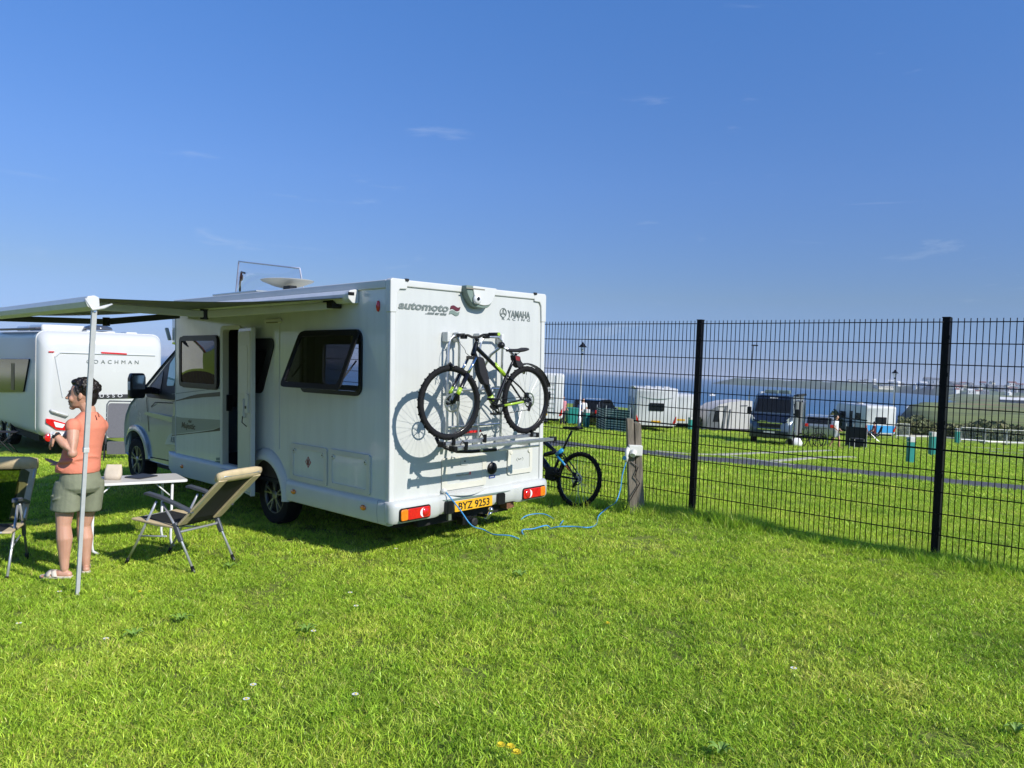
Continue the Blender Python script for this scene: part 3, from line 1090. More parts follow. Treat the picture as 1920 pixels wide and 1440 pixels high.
for bq, cq in ((1.635, .472), (.367, .481), (4.42, .45)):
    l = MB().lathe([(.052, .001), (.050, .012), (.030, .020), (.001, .022)], (-.031, bq, cq), LEFT, 18)
    l.v = [(x, bq + (y - bq) * .85, cq + (z - cq) * .52) for x, y, z in l.v]
    l.build('side_marker', m_amber, MH, smooth=True)
rm = MB().lathe([(.055, .0), (.050, .015), (.02, .022), (.001, .022)], (-.001, .19, 2.423), LEFT, 18)
rm.v = [(x, .19 + (y - .19) * .45, z) for x, y, z in rm.v]
rm.build('red_side_marker', m_red, MH, smooth=True)
rl = MB().prism(rrect(1.93, 2.28, 2.30, 2.352, .025), (0, 0, 0), (0, 1, 0), (0, 0, 1), LEFT, .001, .03).build('awning_lamp', m_cream, MH, bevel=.01)
MB().prism(rrect(1.98, 2.23, 2.302, 2.315, .004), (0, 0, 0), (0, 1, 0), (0, 0, 1), LEFT, .0305, .033).build('lamp_lens', m_intl, rl)
MB().bx(-.006, .002, 1.985, 1.998, .9, 2.6).build('panel_seam', m_trim, MH)
# swooshes and lettering beside the door
c4 = cr(230, 580, .25)
def vinyl(name, pts, m, d=.0028):
    return MB().prism([S(*c4(*p)) for p in pts], (0, 0, 0), (0, 1, 0), (0, 0, 1), LEFT, .0008, d).build(name, m, MH)
vinyl('swoosh_decal', [(372, 690), (440, 672), (500, 652), (560, 637), (740, 618), (740, 652), (600, 660), (470, 676), (372, 694)], m_brown)
vinyl('pinstripe_decal', [(370, 633), (740, 588), (740, 592), (370, 638)], m_greytxt)
vinyl('swoosh_decal', [(370, 942), (560, 922), (680, 904), (740, 882), (740, 910), (560, 928), (370, 949)], m_brown)
m_beige = mat('pale_olive_vinyl', (.30, .32, .26), .4)
vinyl('band_decal', [(370, 795), (440, 812), (740, 830), (740, 880), (680, 900), (370, 938)], m_beige, .0015)
p0, p1 = S(*c4(443, 885)), S(*c4(545, 893))
text('model_lettering', 'Majestic', .105, (0, p0[0], p0[1]), (0, -1, 0), (0, 0, 1), LEFT, m_brown, MH, shear=.2, bold=.003, width=p0[0] - p1[0])
kx, kz = S(*c4(505, 850))
MB().prism([(kx + .04, kz), (kx - .04, kz), (kx - .05, kz + .035), (kx - .02, kz + .015), (kx, kz + .045), (kx + .02, kz + .015), (kx + .05, kz + .035)], (0, 0, 0), (0, 1, 0), (0, 0, 1), LEFT, .0015, .0035).build('crown_decal', m_brown, MH)
for (x0, y0, x1, y1), m in (((702, 1112, 728, 1132), m_greenv), ((694, 1138, 740, 1172), mat('green_badge', (.05, .13, .10), .4))):
    vinyl('badge', [(x0, y0), (x1, y0), (x1, y1), (x0, y1)], m)

# ---- wheels
m_rimd = mat('machined_alloy', (.30, .30, .31), .35, metal=.7, var=.15, vscale=20)
def wheel(parent, A, B, sgn, R=.335, rim=m_alu):
    ty = MB().lathe([(.21, -.09), (.30, -.105), (R - .012, -.095), (R, -.06), (R, .06), (R - .012, .095), (.30, .105), (.21, .09)], (A, B, R), (1, 0, 0), 40, closed=True).build('wheel', m_rub, parent, auto=35)
    MB().lathe([(.001, -.02), (.205, -.02), (.222, -.1 * .7), (.222, .085), (.205, .05), (.001, .05)], (A, B, R), (sgn, 0, 0), 36).build('rim_barrel', m_black, ty, auto=40)
    sp = MB()
    for k in range(5):
        for dl in (-.20, .20):
            a = 2 * math.pi * k / 5 + .3
            r0, r1 = .045, .205
            p = V(A + sgn * .075, B + r0 * math.cos(a), R + r0 * math.sin(a))
            q = V(A + sgn * .085, B + r1 * math.cos(a + dl), R + r1 * math.sin(a + dl))
            sp.bar(p, q, .016, .02, up=(1, 0, 0))
    sp.lathe([(.212, .07), (.222, .09), (.205, .09), (.200, .07)], (A, B, R), (sgn, 0, 0), 36, closed=True)
    sp.lathe([(.055, .055), (.055, .085), (.03, .095), (.001, .095)], (A, B, R), (sgn, 0, 0), 16)
    sp.build('rim', rim, ty, auto=35)
    return ty
wheel(MH, .185, 2.27, -1, rim=m_rimd)
wheel(MH, W - .135, 2.27, 1)
wheel(MH, .185, 6.295, -1, rim=m_rimd)
wheel(MH, W - .165, 6.295, 1)

# ---- cab
cabp = [(4.70, .37), (5.30, .37), (5.84, .38)] + [(6.295 - .44 * math.cos(t), .34 + .44 * math.sin(t)) for t in np.linspace(.15, math.pi - .15, 14)] + \
       [(6.76, .38), (7.0, .42), (7.10, .62), (7.08, .86), (6.95, 1.00), (6.6, 1.17), (6.22, 1.33), (6.05, 1.42), (5.55, 1.75), (5.0, 2.08), (4.70, 2.14)]
def cab_map(A, p, k):
    B, C = p
    if B > 6.45: B -= (B - 6.45) * k
    A2 = A
    if C > 1.36:
        t = (C - 1.36) * .17
        A2 = A + t * (1 - 2 * A / W)
    return (A2, B, C)
mb = MB()
st = [(.095, .62), (.075, .55), (.085, .50), (.16, .33), (.35, .15), (.7, .03), (W - .7, .03), (W - .35, .15), (W - .16, .33), (W - .085, .5), (W - .075, .55), (W - .095, .62)]
mb.loft([[cab_map(A, p, k) for p in cabp] for A, k in st])
mb.build('cab_body', m_silver, MH, auto=38)
def cab_patch(name, pts, m, d0, d1, parent=MH, A=.095):
    vs = [cab_map(A, p, 0) for p in pts]
    n = len(vs)
    v0 = [(x - d0, y, z) for x, y, z in vs]
    v1 = [(x - d1, y, z) for x, y, z in vs]
    mb = MB()
    mb.add(v0 + v1, [tuple(range(n)), tuple(range(2 * n - 1, n - 1, -1))] + [(i, (i + 1) % n, n + (i + 1) % n, n + i) for i in range(n)])
    return mb.build(name, m, parent, bevel=.003)
cab_patch('cab_window_surround', rpoly([(4.93, 1.30), (5.90, 1.30), (5.93, 1.40), (5.02, 2.02), (4.93, 2.03)], .05), m_black, .004, .010)
cab_patch('cab_window', rpoly([(5.0, 1.50), (5.24, 1.49), (5.24, 1.80), (5.08, 1.93), (5.0, 1.93)], .04), mat('cab_glass_blind', (.42, .66, .62), .08, coat=1, var=.08, vscale=3), .0105, .014)
cab_patch('cab_quarter_light', rpoly([(5.42, 1.36), (5.80, 1.36), (5.83, 1.41), (5.42, 1.71)], .03), mat('cab_dark_glass', (.008, .009, .012), .1, spec=.3), .0105, .014)
cab_patch('windscreen_edge', [(6.02, 1.405), (6.06, 1.43), (5.02, 2.10), (4.98, 2.06)], m_black, .002, .006, A=.10)
hd = cab_patch('cab_door_handle', rpoly([(4.84, 1.05), (4.93, 1.05), (4.93, 1.28), (4.84, 1.28)], .04), m_silver, .004, .035)
# door shut-lines, crease and the side rubbing strip
for pts in ([(4.80, .42), (4.815, .42), (4.815, 1.98), (4.80, 1.98)], [(5.83, .80), (5.845, .80), (5.93, 1.30), (5.915, 1.30)], [(4.85, 1.255), (5.60, 1.235), (5.75, 1.16), (5.755, 1.172), (5.605, 1.247), (4.85, 1.267)], [(4.80, .44), (5.8, .42), (5.8, .435), (4.80, .455)]):
    cab_patch('shut_line', pts, m_blackm, .0015, .0045)
cab_patch('door_crease', rpoly([(4.82, .98), (5.7, 1.02), (6.0, 1.05), (5.9, 1.09), (4.82, 1.06)], .02), m_silver, .001, .012)
plq = cab_patch('number_plaque', rpoly([(4.82, .685), (5.28, .66), (5.14, .80), (5.02, .845), (4.82, .845)], .02), m_white, .003, .006)
text('plaque_number', '155', .10, (.088, 5.06, .715), (0, -1, 0), (0, 0, 1), LEFT, m_greytxt, plq, shear=.15, bold=.003, width=.19)
# arch lip
rings = []
for t in np.linspace(.12, math.pi - .12, 18):
    row = []
    for r, dA in ((.445, 0), (.53, .0), (.52, -.022), (.47, -.034), (.445, -.034)):
        B, C = 6.295 - r * math.cos(t), .34 + r * 1.0 * math.sin(t)
        Aq = .085 + max(0, B - 6.45) ** 2 * .5
        row.append((Aq + dA + (.02 if dA == 0 else 0), B, C))
    rings.append(row)
MB().loft(rings).build('front_arch', m_silver, MH, auto=50)
# door mirror
mr = MB()
mr.loft([[(-.30 + dx * .0 + u * .23, 5.66 + v, 1.30 + w_) for u, w_ in [(0.02, .03), (.08, 0), (.9, 0), (.98, .06), (.98, .30), (.88, .36), (.15, .36), (.02, .28)]] for dx, v in ((0, 0), (0, .06), (0, .12))])
mr.v = [(-.30 + (x + .30) * (1 - .25 * max(0, (y - 5.70) / .12)), y, z) for x, y, z in mr.v]
mr.v = [(x + .065, y, z) for x, y, z in mr.v]
mo = mr.build('door_mirror', m_black, MH, bevel=.02)
MB().bx(-.08, .10, 5.70, 5.76, 1.36, 1.46).build('mirror_arm', m_black, mo, bevel=.015)
MB().bx(-.203, -.03, 5.652, 5.659, 1.43, 1.63).build('mirror_glass', m_steel, mo)
MB().bx(-.244, -.230, 5.66, 5.72, 1.42, 1.54).build('mirror_indicator', m_clearlens, mo, bevel=.004)
# low-profile pod above the cab
rings = []
for B, zt, zb, ins in ((4.69, 2.655, 2.10, 0), (4.85, 2.62, 2.10, .02), (5.05, 2.52, 2.08, .10), (5.3, 2.36, 2.06, .3), (5.5, 2.22, 2.03, .55)):
    rings.append([(ins, B, zb), (W - ins, B, zb), (W - ins, B, zt - .06), (W - ins - .06, B, zt), (ins + .06, B, zt), (ins, B, zt - .06)])
MB().loft(rings).build('overcab_pod', m_side, MH, auto=30)
MB().bx(-.004, .02, 4.69, 4.705, .4, 2.62).build('front_corner_trim', m_trim, MH)
fin = MB().bar((.02, 4.93, 2.13), (.0, 4.99, 2.30), .05, .03)
fin.build('pod_bracket', m_white, MH, bevel=.01)

# ---- rear corner and roof edge trims
MB().prism(rrect(-.012, .050, .55, 2.672, .02), (0, 0, 0), (1, 0, 0), (0, 0, 1), BACK, -.055, .012).build('rear_corner_trim', m_trim, MH, bevel=.012)
MB().prism(rrect(W - .050, W + .012, .55, 2.672, .02), (0, 0, 0), (1, 0, 0), (0, 0, 1), BACK, -.055, .012).build('rear_corner_trim', m_trim, MH, bevel=.012)
MB().prism(rrect(.052, W - .052, 2.607, 2.674, .015), (0, 0, 0), (1, 0, 0), (0, 0, 1), BACK, -.055, .014).build('rear_roof_rail', m_trim, MH, bevel=.012)
for e, sg in ((-.02, 1), (W + .02, -1)):
    cap = [(e, 2.36), (e + sg * .075, 2.36), (e + sg * .085, 2.54), (e + sg * .11, 2.58), (e + sg * .20, 2.585), (e + sg * .20, 2.678), (e + sg * .02, 2.680), (e, 2.66)]
    MB().prism(cap, (0, 0, 0), (1, 0, 0), (0, 0, 1), BACK, -.062, .018).build('roof_corner_cap', m_trim, MH, bevel=.010)
MB().bx(-.018, .03, .06, 4.72, 2.585, 2.668).build('roof_side_rail', m_trim, MH, bevel=.012)
MB().bx(W - .03, W + .018, .06, 4.72, 2.585, 2.668).build('roof_side_rail', m_trim, MH, bevel=.012)
for e in (.17, W - .17):
    MB().bx(e - .02, e + .02, -.03, .0, 2.66, 2.685).build('roof_marker', m_blackm, MH, bevel=.005)

# ---- rear: camera housing, lettering, hatches
c7 = cr(720, 510, .1771)
hs = [Rr(*c7(*p)) for p in [(808, 140), (1135, 180), (1120, 235), (1085, 330), (1050, 380), (990, 392), (905, 372), (862, 320), (825, 240)]]
hous = MB().prism(rpoly(hs, .03), (0, 0, 0), (1, 0, 0), (0, 0, 1), BACK, .0, .085).build('camera_housing', m_greenv, MH, bevel=.012)
hs2 = [Rr(*c7(*p)) for p in [(870, 150), (1132, 182), (1115, 235), (1080, 325), (1045, 355), (990, 362), (925, 345), (895, 290)]]
MB().prism(rpoly(hs2, .03), (0, 0, 0), (1, 0, 0), (0, 0, 1), BACK, .08, .098).build('housing_face', m_trim, hous, bevel=.008)
cx, cz = Rr(*c7(985, 290), -.1)
cl = MB().lathe([(.052, .094), (.05, .11), (.035, .125), (.001, .130)], (cx, 0, cz), BACK, 20)
cl.build('camera_eye', m_alup, hous, smooth=True)
MB().lathe([(.018, .128), (.018, .135), (.001, .136)], (cx - .008, 0, cz + .005), BACK, 14).build('camera_lens', m_black, hous)
MB().bx(cx - .15, cx + .11, -.101, -.097, 2.640, 2.652).build('high_brake_light', m_intl, hous)
UX, UZ = (1, 0, 0), (0, 0, 1)
text('dealer_lettering', 'automoto', .105, (.086, -.0, 2.402), UX, UZ, BACK, m_greytxt, MH, shear=.22, bold=.0032, width=.63)
text('dealer_strapline', '...used car sales', .038, (.415, 0, 2.366), UX, UZ, BACK, m_greytxt, MH, shear=.25, bold=.0012, width=.275)
for z0, m in ((2.425, m_maroon), (2.376, m_greenv)):
    n = 10
    lo = [(.735 + .13 * k / n - (.0 if z0 > 2.4 else .012), z0 + .010 * math.sin(2 * math.pi * k / n)) for k in range(n + 1)]
    hi = [(x + .012, z + .036) for x, z in reversed(lo)]
    MB().prism(lo + hi, (0, 0, 0), UX, UZ, BACK, .0, .003).build('dealer_flag', m, MH)
text('maker_lettering', 'YAMAHA', .108, (1.572, 0, 2.392), UX, UZ, BACK, m_greytxt, MH, bold=.0016, width=.36)
text('team_lettering', 'RACING', .036, (1.487, 0, 2.360), UX, UZ, BACK, m_greytxt, MH, width=.445, space=1.9)
lg = (1.503, 2.435)
em = MB().lathe([(.044, .0), (.044, .004), (.051, .004), (.051, 0)], (lg[0], 0, lg[1]), BACK, 28, closed=True)
for k in range(3):
    a = math.pi / 2 + k * 2 * math.pi / 3
    em.bar((lg[0], -.003, lg[1]), (lg[0] + .043 * math.cos(a), -.003, lg[1] + .043 * math.sin(a)), .006, .003, up=(0, 1, 0))
    for r in (.018, .030):
        p = V(lg[0] + r * math.cos(a), -.003, lg[1] + r * math.sin(a))
        t = V(-math.sin(a), 0, math.cos(a)) * (.012 if r < .02 else .009)
        em.bar(p - t, p + t, .005, .003, up=(0, 1, 0))
em.build('maker_emblem', m_greytxt, MH)
for o_ in MH.children:
    if o_.name.startswith('team_lettering'): o_['kind'] = 'stuff'
# central hatch below the bike rack
hq = (.645, 1.268, .608, .938)
hb_ = holed('rear_hatch', rrect(*hq, .03), [rrect(hq[0] + .07, hq[1] - .06, hq[2] + .06, hq[3] - .05, .02)], rear3(0), BACK, .0, .012, m_cream, MH, bevel=.003)
MB().prism(rrect(hq[0] + .065, hq[1] - .055, hq[2] + .055, hq[3] - .045, .02), (0, 0, 0), UX, UZ, BACK, .0, .006).build('hatch_panel', m_white, hb_)
MB().prism(rrect(.895, 1.005, .845, .935, .012), (0, 0, 0), UX, UZ, BACK, .006, .016).build('hatch_catch', m_white, hb_, bevel=.003)
MB().lathe([(.001, .019), (.009, .019), (.009, .01)], (.95, 0, .885), BACK, 12).build('keyhole', m_black, hb_)
text('hatch_lettering', 'NuttTravel', .030, (.84, -.005, .735), UX, UZ, BACK, mat('gold_vinyl', (.35, .30, .16), .5), hb_, width=.175)
MB().prism([(1.02, .74), (1.045, .735), (1.05, .765), (1.03, .77)], (0, -.005, 0), UX, UZ, BACK, .001, .003).build('hatch_mark', mat('pink_vinyl', (.6, .12, .12), .5), hb_)
pull = MB()
pull.loft([[(.70 + .50 * t, -.004, .592 - .0 * t), (.70 + .50 * t, -.05 - .05 * math.sin(math.pi * t), .588 - .012 * math.sin(math.pi * t)), (.70 + .50 * t, -.05 - .05 * math.sin(math.pi * t), .568 - .02 * math.sin(math.pi * t)), (.70 + .50 * t, -.004, .56)] for t in np.linspace(0, 1, 12)])
pull.build('hatch_shelf', m_trim, MH, auto=40)
MB().ball((.665, -.02, .613), (.032, .03, .026)).build('cable_gland', m_trim, MH, smooth=True)
# right-hand service door
sq = (1.594, 1.993, .675, .975)
sd2 = holed('service_door', rrect(*sq, .03), [rrect(sq[0] + .045, sq[1] - .045, sq[2] + .05, sq[3] - .03, .02)], rear3(0), BACK, .0, .014, m_creamr, MH, bevel=.004)
MB().prism(rrect(sq[0] + .04, sq[1] - .04, sq[2] + .045, sq[3] - .025, .02), (0, 0, 0), UX, UZ, BACK, .0, .008).build('service_panel', m_white, sd2)
for e in (sq[0] + .05, sq[1] - .05):
    MB().lathe([(.001, .021), (.022, .021), (.028, .012), (.028, .0)], (e, 0, sq[3] - .055), BACK, 14).build('hatch_lock', m_creamr, sd2, auto=40)
MB().tube([(1.764, -.0095, .846), (1.772, -.0095, .826), (1.780, -.0095, .838), (1.790, -.0095, .828), (1.798, -.0095, .842), (1.808, -.0095, .830), (1.814, -.0095, .842)], .0026, 5).build('service_mark', m_greytxt, sd2)
for sg in (-1, 1):
    MB().tube([(1.79 + sg * .038, -.009, .815), (1.79 + sg * .056, -.009, .834), (1.79 + sg * .038, -.009, .853)], .0028, 5).build('service_bracket', m_greytxt, sd2)
fl = MB().lathe([(.064, .0), (.064, .018), (.055, .026), (.03, .030), (.001, .030)], (1.358, 0, .772), BACK, 28).build('water_inlet', m_black, MH, auto=40)
MB().bx(1.346, 1.372, -.045, -.028, .755, .792).build('inlet_key', m_blackm, fl, bevel=.003)
holed('inlet_sticker', rrect(1.318, 1.408, .668, .698, .004), [rrect(1.326, 1.400, .676, .690, .003)], rear3(0), BACK, .0, .006, mat('blue_vinyl', (.03, .06, .30), .5), MH)

# ---- rear bumper, lamps, plate
def bump_ring(A, out, c0=.375, c1=.585, r=.035):
    return [(A, .03, c1), (A, -out + r, c1), (A, -out + .008, c1 - r * .6), (A, -out, c1 - r * 1.6), (A, -out + .004, c0 + r), (A, -out + r * .9, c0), (A, .03, c0)]
rg = [bump_ring(-.035, .02, .40, .575), bump_ring(-.03, .05, .385, .58), bump_ring(.0, .082, .375, .585), bump_ring(.10, .098), bump_ring(.50, .098), bump_ring(.565, .085, .38, .58), bump_ring(.59, .065, .385, .578)]
rg += [bump_ring(A, .06, .385, .575) for A in (.75, 1.1, 1.45, 1.62)]
rg += [bump_ring(1.66, .065, .385, .578), bump_ring(1.70, .09), bump_ring(1.76, .098), bump_ring(2.07, .098), bump_ring(W, .082, .375, .585), bump_ring(W + .03, .05, .385, .58), bump_ring(W + .035, .02, .40, .575)]
MB().loft(rg).build('rear_bumper', m_white, MH, auto=45)
for sg, q in ((1, (.055, .415)), (-1, (W - .415, W - .055))):
    z0, z1 = .405, .512
    bz = MB().prism(rrect(q[0] - .010, q[1] + .010, z0 - .010, z1 + .012, .03), (0, -.08, 0), UX, UZ, BACK, .0, .0215).build('tail_lamp', m_black, MH, bevel=.003)
    a0 = q[0] if sg > 0 else q[1]
    def seg(x0, x1): return (min(a0 + sg * x0, a0 + sg * x1), max(a0 + sg * x0, a0 + sg * x1))
    MB().prism(rpoly([(seg(0, .085)[0], z0), (seg(0, .085)[1], z0), (seg(0, .085)[1], z1), (seg(0, .085)[0], z1)], .022), (0, -.08, 0), UX, UZ, BACK, .02, .034).build('indicator_lens', m_amber, bz, bevel=.008)
    x = seg(.075, .36)
    MB().prism(rrect(x[0], x[1], z0 + .001, z1 - .001, .022), (0, -.08, 0), UX, UZ, BACK, .02, .0325).build('red_lens', m_red, bz, bevel=.008)
    ca = a0 + sg * .275
    cres = [(ca + sg * .048 * math.cos(t), .458 + .046 * math.sin(t)) for t in np.linspace(math.pi * .5, math.pi * 1.5, 12)] + [(ca + sg * (.022 * math.cos(t) - .0), .458 + .046 * math.sin(t)) for t in np.linspace(math.pi * 1.5, math.pi * .5, 12)]
    MB().prism(cres, (0, -.08, 0), UX, UZ, BACK, .033, .036).build('reversing_lens', m_clearlens, bz)
    ring_ = MB().lathe([(.042, .033), (.040, .038), (.001, .039)], (a0 + sg * .295, -.08, .458), BACK, 18)
    ring_.build('fog_lens', m_red, bz, smooth=True)
MB().prism([(.61, .53), (1.585, .517), (1.40, .503), (.66, .515)], (0, -.06, 0), UX, UZ, BACK, .0, .012).build('plate_lamp_shade', m_greenv, MH)
pl = MB().prism(rrect(.775, 1.308, .390, .497, .008), (0, -.0605, 0), UX, UZ, BACK, .0, .006).build('number_plate', mat('plate_yellow', (.78, .42, .02), .4, var=.04, vscale=20), MH)
text('plate_lettering', 'BYZ 9253', .106, (.823, -.0665, .405), UX, UZ, BACK, mat('plate_black', (.012, .01, .01), .5), pl, bold=.0012, width=.44)
for q in ((.632, .745), (1.376, 1.485)):
    MB().prism(rpoly([(q[0], .385), (q[1], .385), (q[1], .495), (q[1] - .025, .512), (q[0], .512)], .01), (0, -.06, 0), UX, UZ, BACK, .0, .03).build('plate_lamp', m_black, MH, bevel=.006)
# tow bar and chassis below
tw = MB().tube([(1.15, -.02, .30), (1.15, -.16, .30), (1.15, -.20, .36)], .022, 8).ball((1.15, -.20, .385), .028)
tw.build('tow_ball', m_steel, MH, smooth=True)
MB().bx(.45, 1.75, .12, .20, .25, .34).build('chassis_bar', m_under, MH, bevel=.01)
MB().bx(.93, 1.05, -.02, .08, .22, .31).build('tow_socket', m_black, MH, bevel=.01)
MB().lathe([(.04, 0), (.045, .05), (.03, .06), (.001, .06)], (1.05, -.02, .25), BACK, 14).build('tow_socket_cap', m_blackm, MH)
MB().prism(rpoly([(1.60, .30), (1.72, .31), (1.70, .39), (1.60, .38)], .015), (0, .0, 0), UX, UZ, BACK, -.10, .0).build('chassis_bracket', m_rust, MH)
MB().bx(.74, .78, -.01, .02, .30, .38).build('chassis_tab', m_alu, MH)

# ---- roof: satellite dish, raised roof window, skylight base
dish = MB().lathe([(.0015, 0), (.10, .0), (.115, .03), (.07, .05), (.06, .08)], (.46, 2.62, 2.66), (0, 0, 1), 20)
d0 = dish.build('satellite_dish', m_cream, MH, auto=40)
MB().lathe([(.05, .09), (.16, .115), (.30, .17), (.315, .185), (.30, .19), (.16, .15), (.001, .125)], (.46, 2.62, 2.66), (0, 0, 1), 32).build('dish_reflector', m_cream, d0, auto=40)
MB().bx(.30, .40, 2.30, 2.45, 2.67, 2.76).build('dish_motor', m_black, d0, bevel=.01)
sk = MB().bx(.35, 1.15, 3.15, 4.30, 2.655, 2.725).build('roof_window_base', m_trim, MH, bevel=.012)
MB().bx(.33, 1.17, 3.13, 4.32, 2.7255, 2.752).build('base_flange', m_silver, sk, bevel=.008)
lid = MB()
q0, q1, q2, q3 = V(.90, 4.80, 2.74), V(.90, 2.97, 2.74), V(.78, 2.87, 3.04), V(.78, 4.46, 3.25)
def lidp(u, v, e):
    p = (q0 * (1 - u) + q1 * u) * (1 - v) + (q3 * (1 - u) + q2 * u) * v
    n = unit(np.cross(q1 - q0, q3 - q0))
    return p + n * (e + .05 * (1 - (2 * u - 1) ** 4) * (1 - (2 * v - 1) ** 4))
nu, nv = 12, 6
vs = [lidp(i / nu, j / nv, 0) for i in range(nu + 1) for j in range(nv + 1)]
lid.add(vs, [(i * (nv + 1) + j, (i + 1) * (nv + 1) + j, (i + 1) * (nv + 1) + j + 1, i * (nv + 1) + j + 1) for i in range(nu) for j in range(nv)])
lo_ = lid.build('roof_window_lid', m_clear, MH, smooth=True)
rim_ = [lidp(u, 0, 0) for u in np.linspace(0, 1, 8)] + [lidp(1, v, 0) for v in np.linspace(.1, .9, 5)] + [lidp(u, 1, 0) for u in np.linspace(1, 0, 8)] + [lidp(0, v, 0) for v in np.linspace(.9, .1, 5)]
MB().tube(rim_, .011, 6, closed=True).build('lid_rim', mat('clear_rim', (.45, .47, .58), .2, coat=1), lo_, smooth=True)
MB().tube([(.88, 4.62, 2.70), (.86, 4.58, 2.95), (.80, 4.42, 3.10), (.76, 4.25, 3.07)], .014, 6).build('lid_stay', m_black, lo_)
MB().ball((.84, 4.50, 3.03), (.02, .04, .05)).build('lid_catch', m_black, lo_)

# ---- awning
AB0, AB1 = .52, 4.68
m_awn = bpy.data.materials.new('awning_cloth')
m_awn.use_nodes = True
nt = m_awn.node_tree
b = nt.nodes['Principled BSDF']
b.inputs['Roughness'].default_value = .6
gg = nt.nodes.new('ShaderNodeTexCoord')
wv = node_noise(nt, 3, 4, .6, gg.outputs['Object'])
nt.links.new(node_ramp(nt, wv, [(.3, (.11, .12, .085)), (.7, (.15, .16, .115))]), b.inputs['Base Color'])
def cas(B): return [(-.002, B, 2.462), (-.07, B, 2.462), (-.115, B, 2.50), (-.125, B, 2.545), (-.10, B, 2.580), (-.04, B, 2.592), (-.002, B, 2.585)]
aw = MB().loft([cas(AB0 + .02), cas(AB1)]).build('awning', m_alup, MH, auto=40)
MB().loft([[(x * 1.04 - .001, B, 2.528 + (z - 2.528) * 1.05) for x, _, z in cas(0)] for B in (AB0 - .015, AB0 + .035)]).build('cassette_end', m_trim, aw, bevel=.008)
MB().bx(-.128, -.06, AB0 - .02, AB0 - .014, 2.535, 2.565).build('cassette_slot', m_black, aw)
RA, RC = -2.40, 2.315
fab = MB()
nb, na = 14, 10
for lay in (0, -.003):
    vs = []
    for i in range(nb + 1):
        for j in range(na + 1):
            u, v = i / nb, j / na
            sag = -.035 * math.sin(math.pi * v) * (1 + .3 * math.sin(u * 9)) - .010 * math.sin(u * 25) * v * (1 - v)
            vs.append((-.09 + (RA + .02 + .09) * v, AB0 + .09 + (AB1 - AB0 - .14) * u, 2.515 + (RC + .045 - 2.515) * v + sag + lay))
    fab.add(vs, [(i * (na + 1) + j, (i + 1) * (na + 1) + j, (i + 1) * (na + 1) + j + 1, i * (na + 1) + j + 1) for i in range(nb) for j in range(na)])
fab.build('awning_cloth', m_awn, aw, smooth=True)
def lead(B): return [(RA - .035, B, RC - .03), (RA - .05, B, RC + .01), (RA - .035, B, RC + .05), (RA + .01, B, RC + .06), (RA + .04, B, RC + .045), (RA + .045, B, RC - .04), (RA + .01, B, RC - .055)]
MB().loft([lead(AB0 + .01), lead(AB1)]).build('lead_rail', m_alup, aw, auto=40)
MB().loft([[(x + (x - RA) * .1, B, z) for x, _, z in lead(0)] for B in (AB0 - .02, AB0 + .02)]).build('rail_end_cap', m_trim, aw, bevel=.008)
hk = MB().tube([(RA - .06, AB0 - .04, RC + .03), (RA - .02, AB0 - .07, RC - .05), (RA + .06, AB0 - .05, RC - .03), (RA + .13, AB0 - .03, RC + .0)], [.008, .012, .015, .006], 8)
hk.build('leg_bracket', m_trim, aw, smooth=True)
m_arm = mat('cream_arm', (.62, .62, .55), .4, var=.05, vscale=6)
m_armd = mat('dark_arm', (.06, .065, .06), .45)
e1 = V(-1.03, 1.62, 2.335)
MB().bar((-.06, .86, 2.45), e1, .035, .075).build('awning_arm', m_arm, aw, bevel=.008)
MB().bar(e1, (RA + .06, AB0 + .32, RC + .0), .035, .065).build('awning_arm', m_arm, aw, bevel=.008)
MB().lathe([(.001, -.05), (.04, -.05), (.04, .05), (.001, .05)], e1, (0, 0, 1), 14).build('arm_elbow', m_black, aw)
MB().bx(-.12, -.01, .78, .96, 2.42, 2.50).build('arm_shoulder', m_black, aw, bevel=.01)
e2 = V(-1.13, 3.95, 2.31)
MB().bar((-.06, 4.45, 2.45), e2, .035, .075).build('awning_arm', m_armd, aw, bevel=.008)
MB().bar(e2, (RA + .06, AB1 - .2, RC), .035, .065).build('awning_arm', m_armd, aw, bevel=.008)
MB().lathe([(.001, -.05), (.04, -.05), (.04, .05), (.001, .05)], e2, (0, 0, 1), 14).build('arm_elbow', m_black, aw)
ft = mh_local(gp(145, 1117))
tp = V(RA + .0, AB0 - .045, RC - .03)
lgp = unit(ft - tp)
ln = np.linalg.norm(ft - tp)
m_leg = mat('grey_leg_aluminium', (.54, .55, .55), .4, metal=.1, var=.08, vscale=12)
leg = MB().bar(tp, tp + lgp * ln * .48, .036, .030).build('support_leg', m_leg, aw, bevel=.004)
MB().bar(tp + lgp * ln * .475, tp + lgp * (ln + .02), .029, .025).build('leg_tube', m_leg, leg, bevel=.003)
MB().bar(tp + lgp * ln * .47, tp + lgp * ln * .487, .041, .036).build('leg_collar', m_trim, leg, bevel=.003)
MB().lathe([(.001, -.02), (.011, -.02), (.011, .02), (.001, .02)], tp + lgp * .03, (0, 1, 0), 10).build('leg_rivet', m_steel, leg)
ft2 = V(-2.5, AB1 - .1, -.02)
MB().bar((RA, AB1 - .05, RC - .03), ft2, .03, .03).build('support_leg', m_alup, aw, bevel=.004)

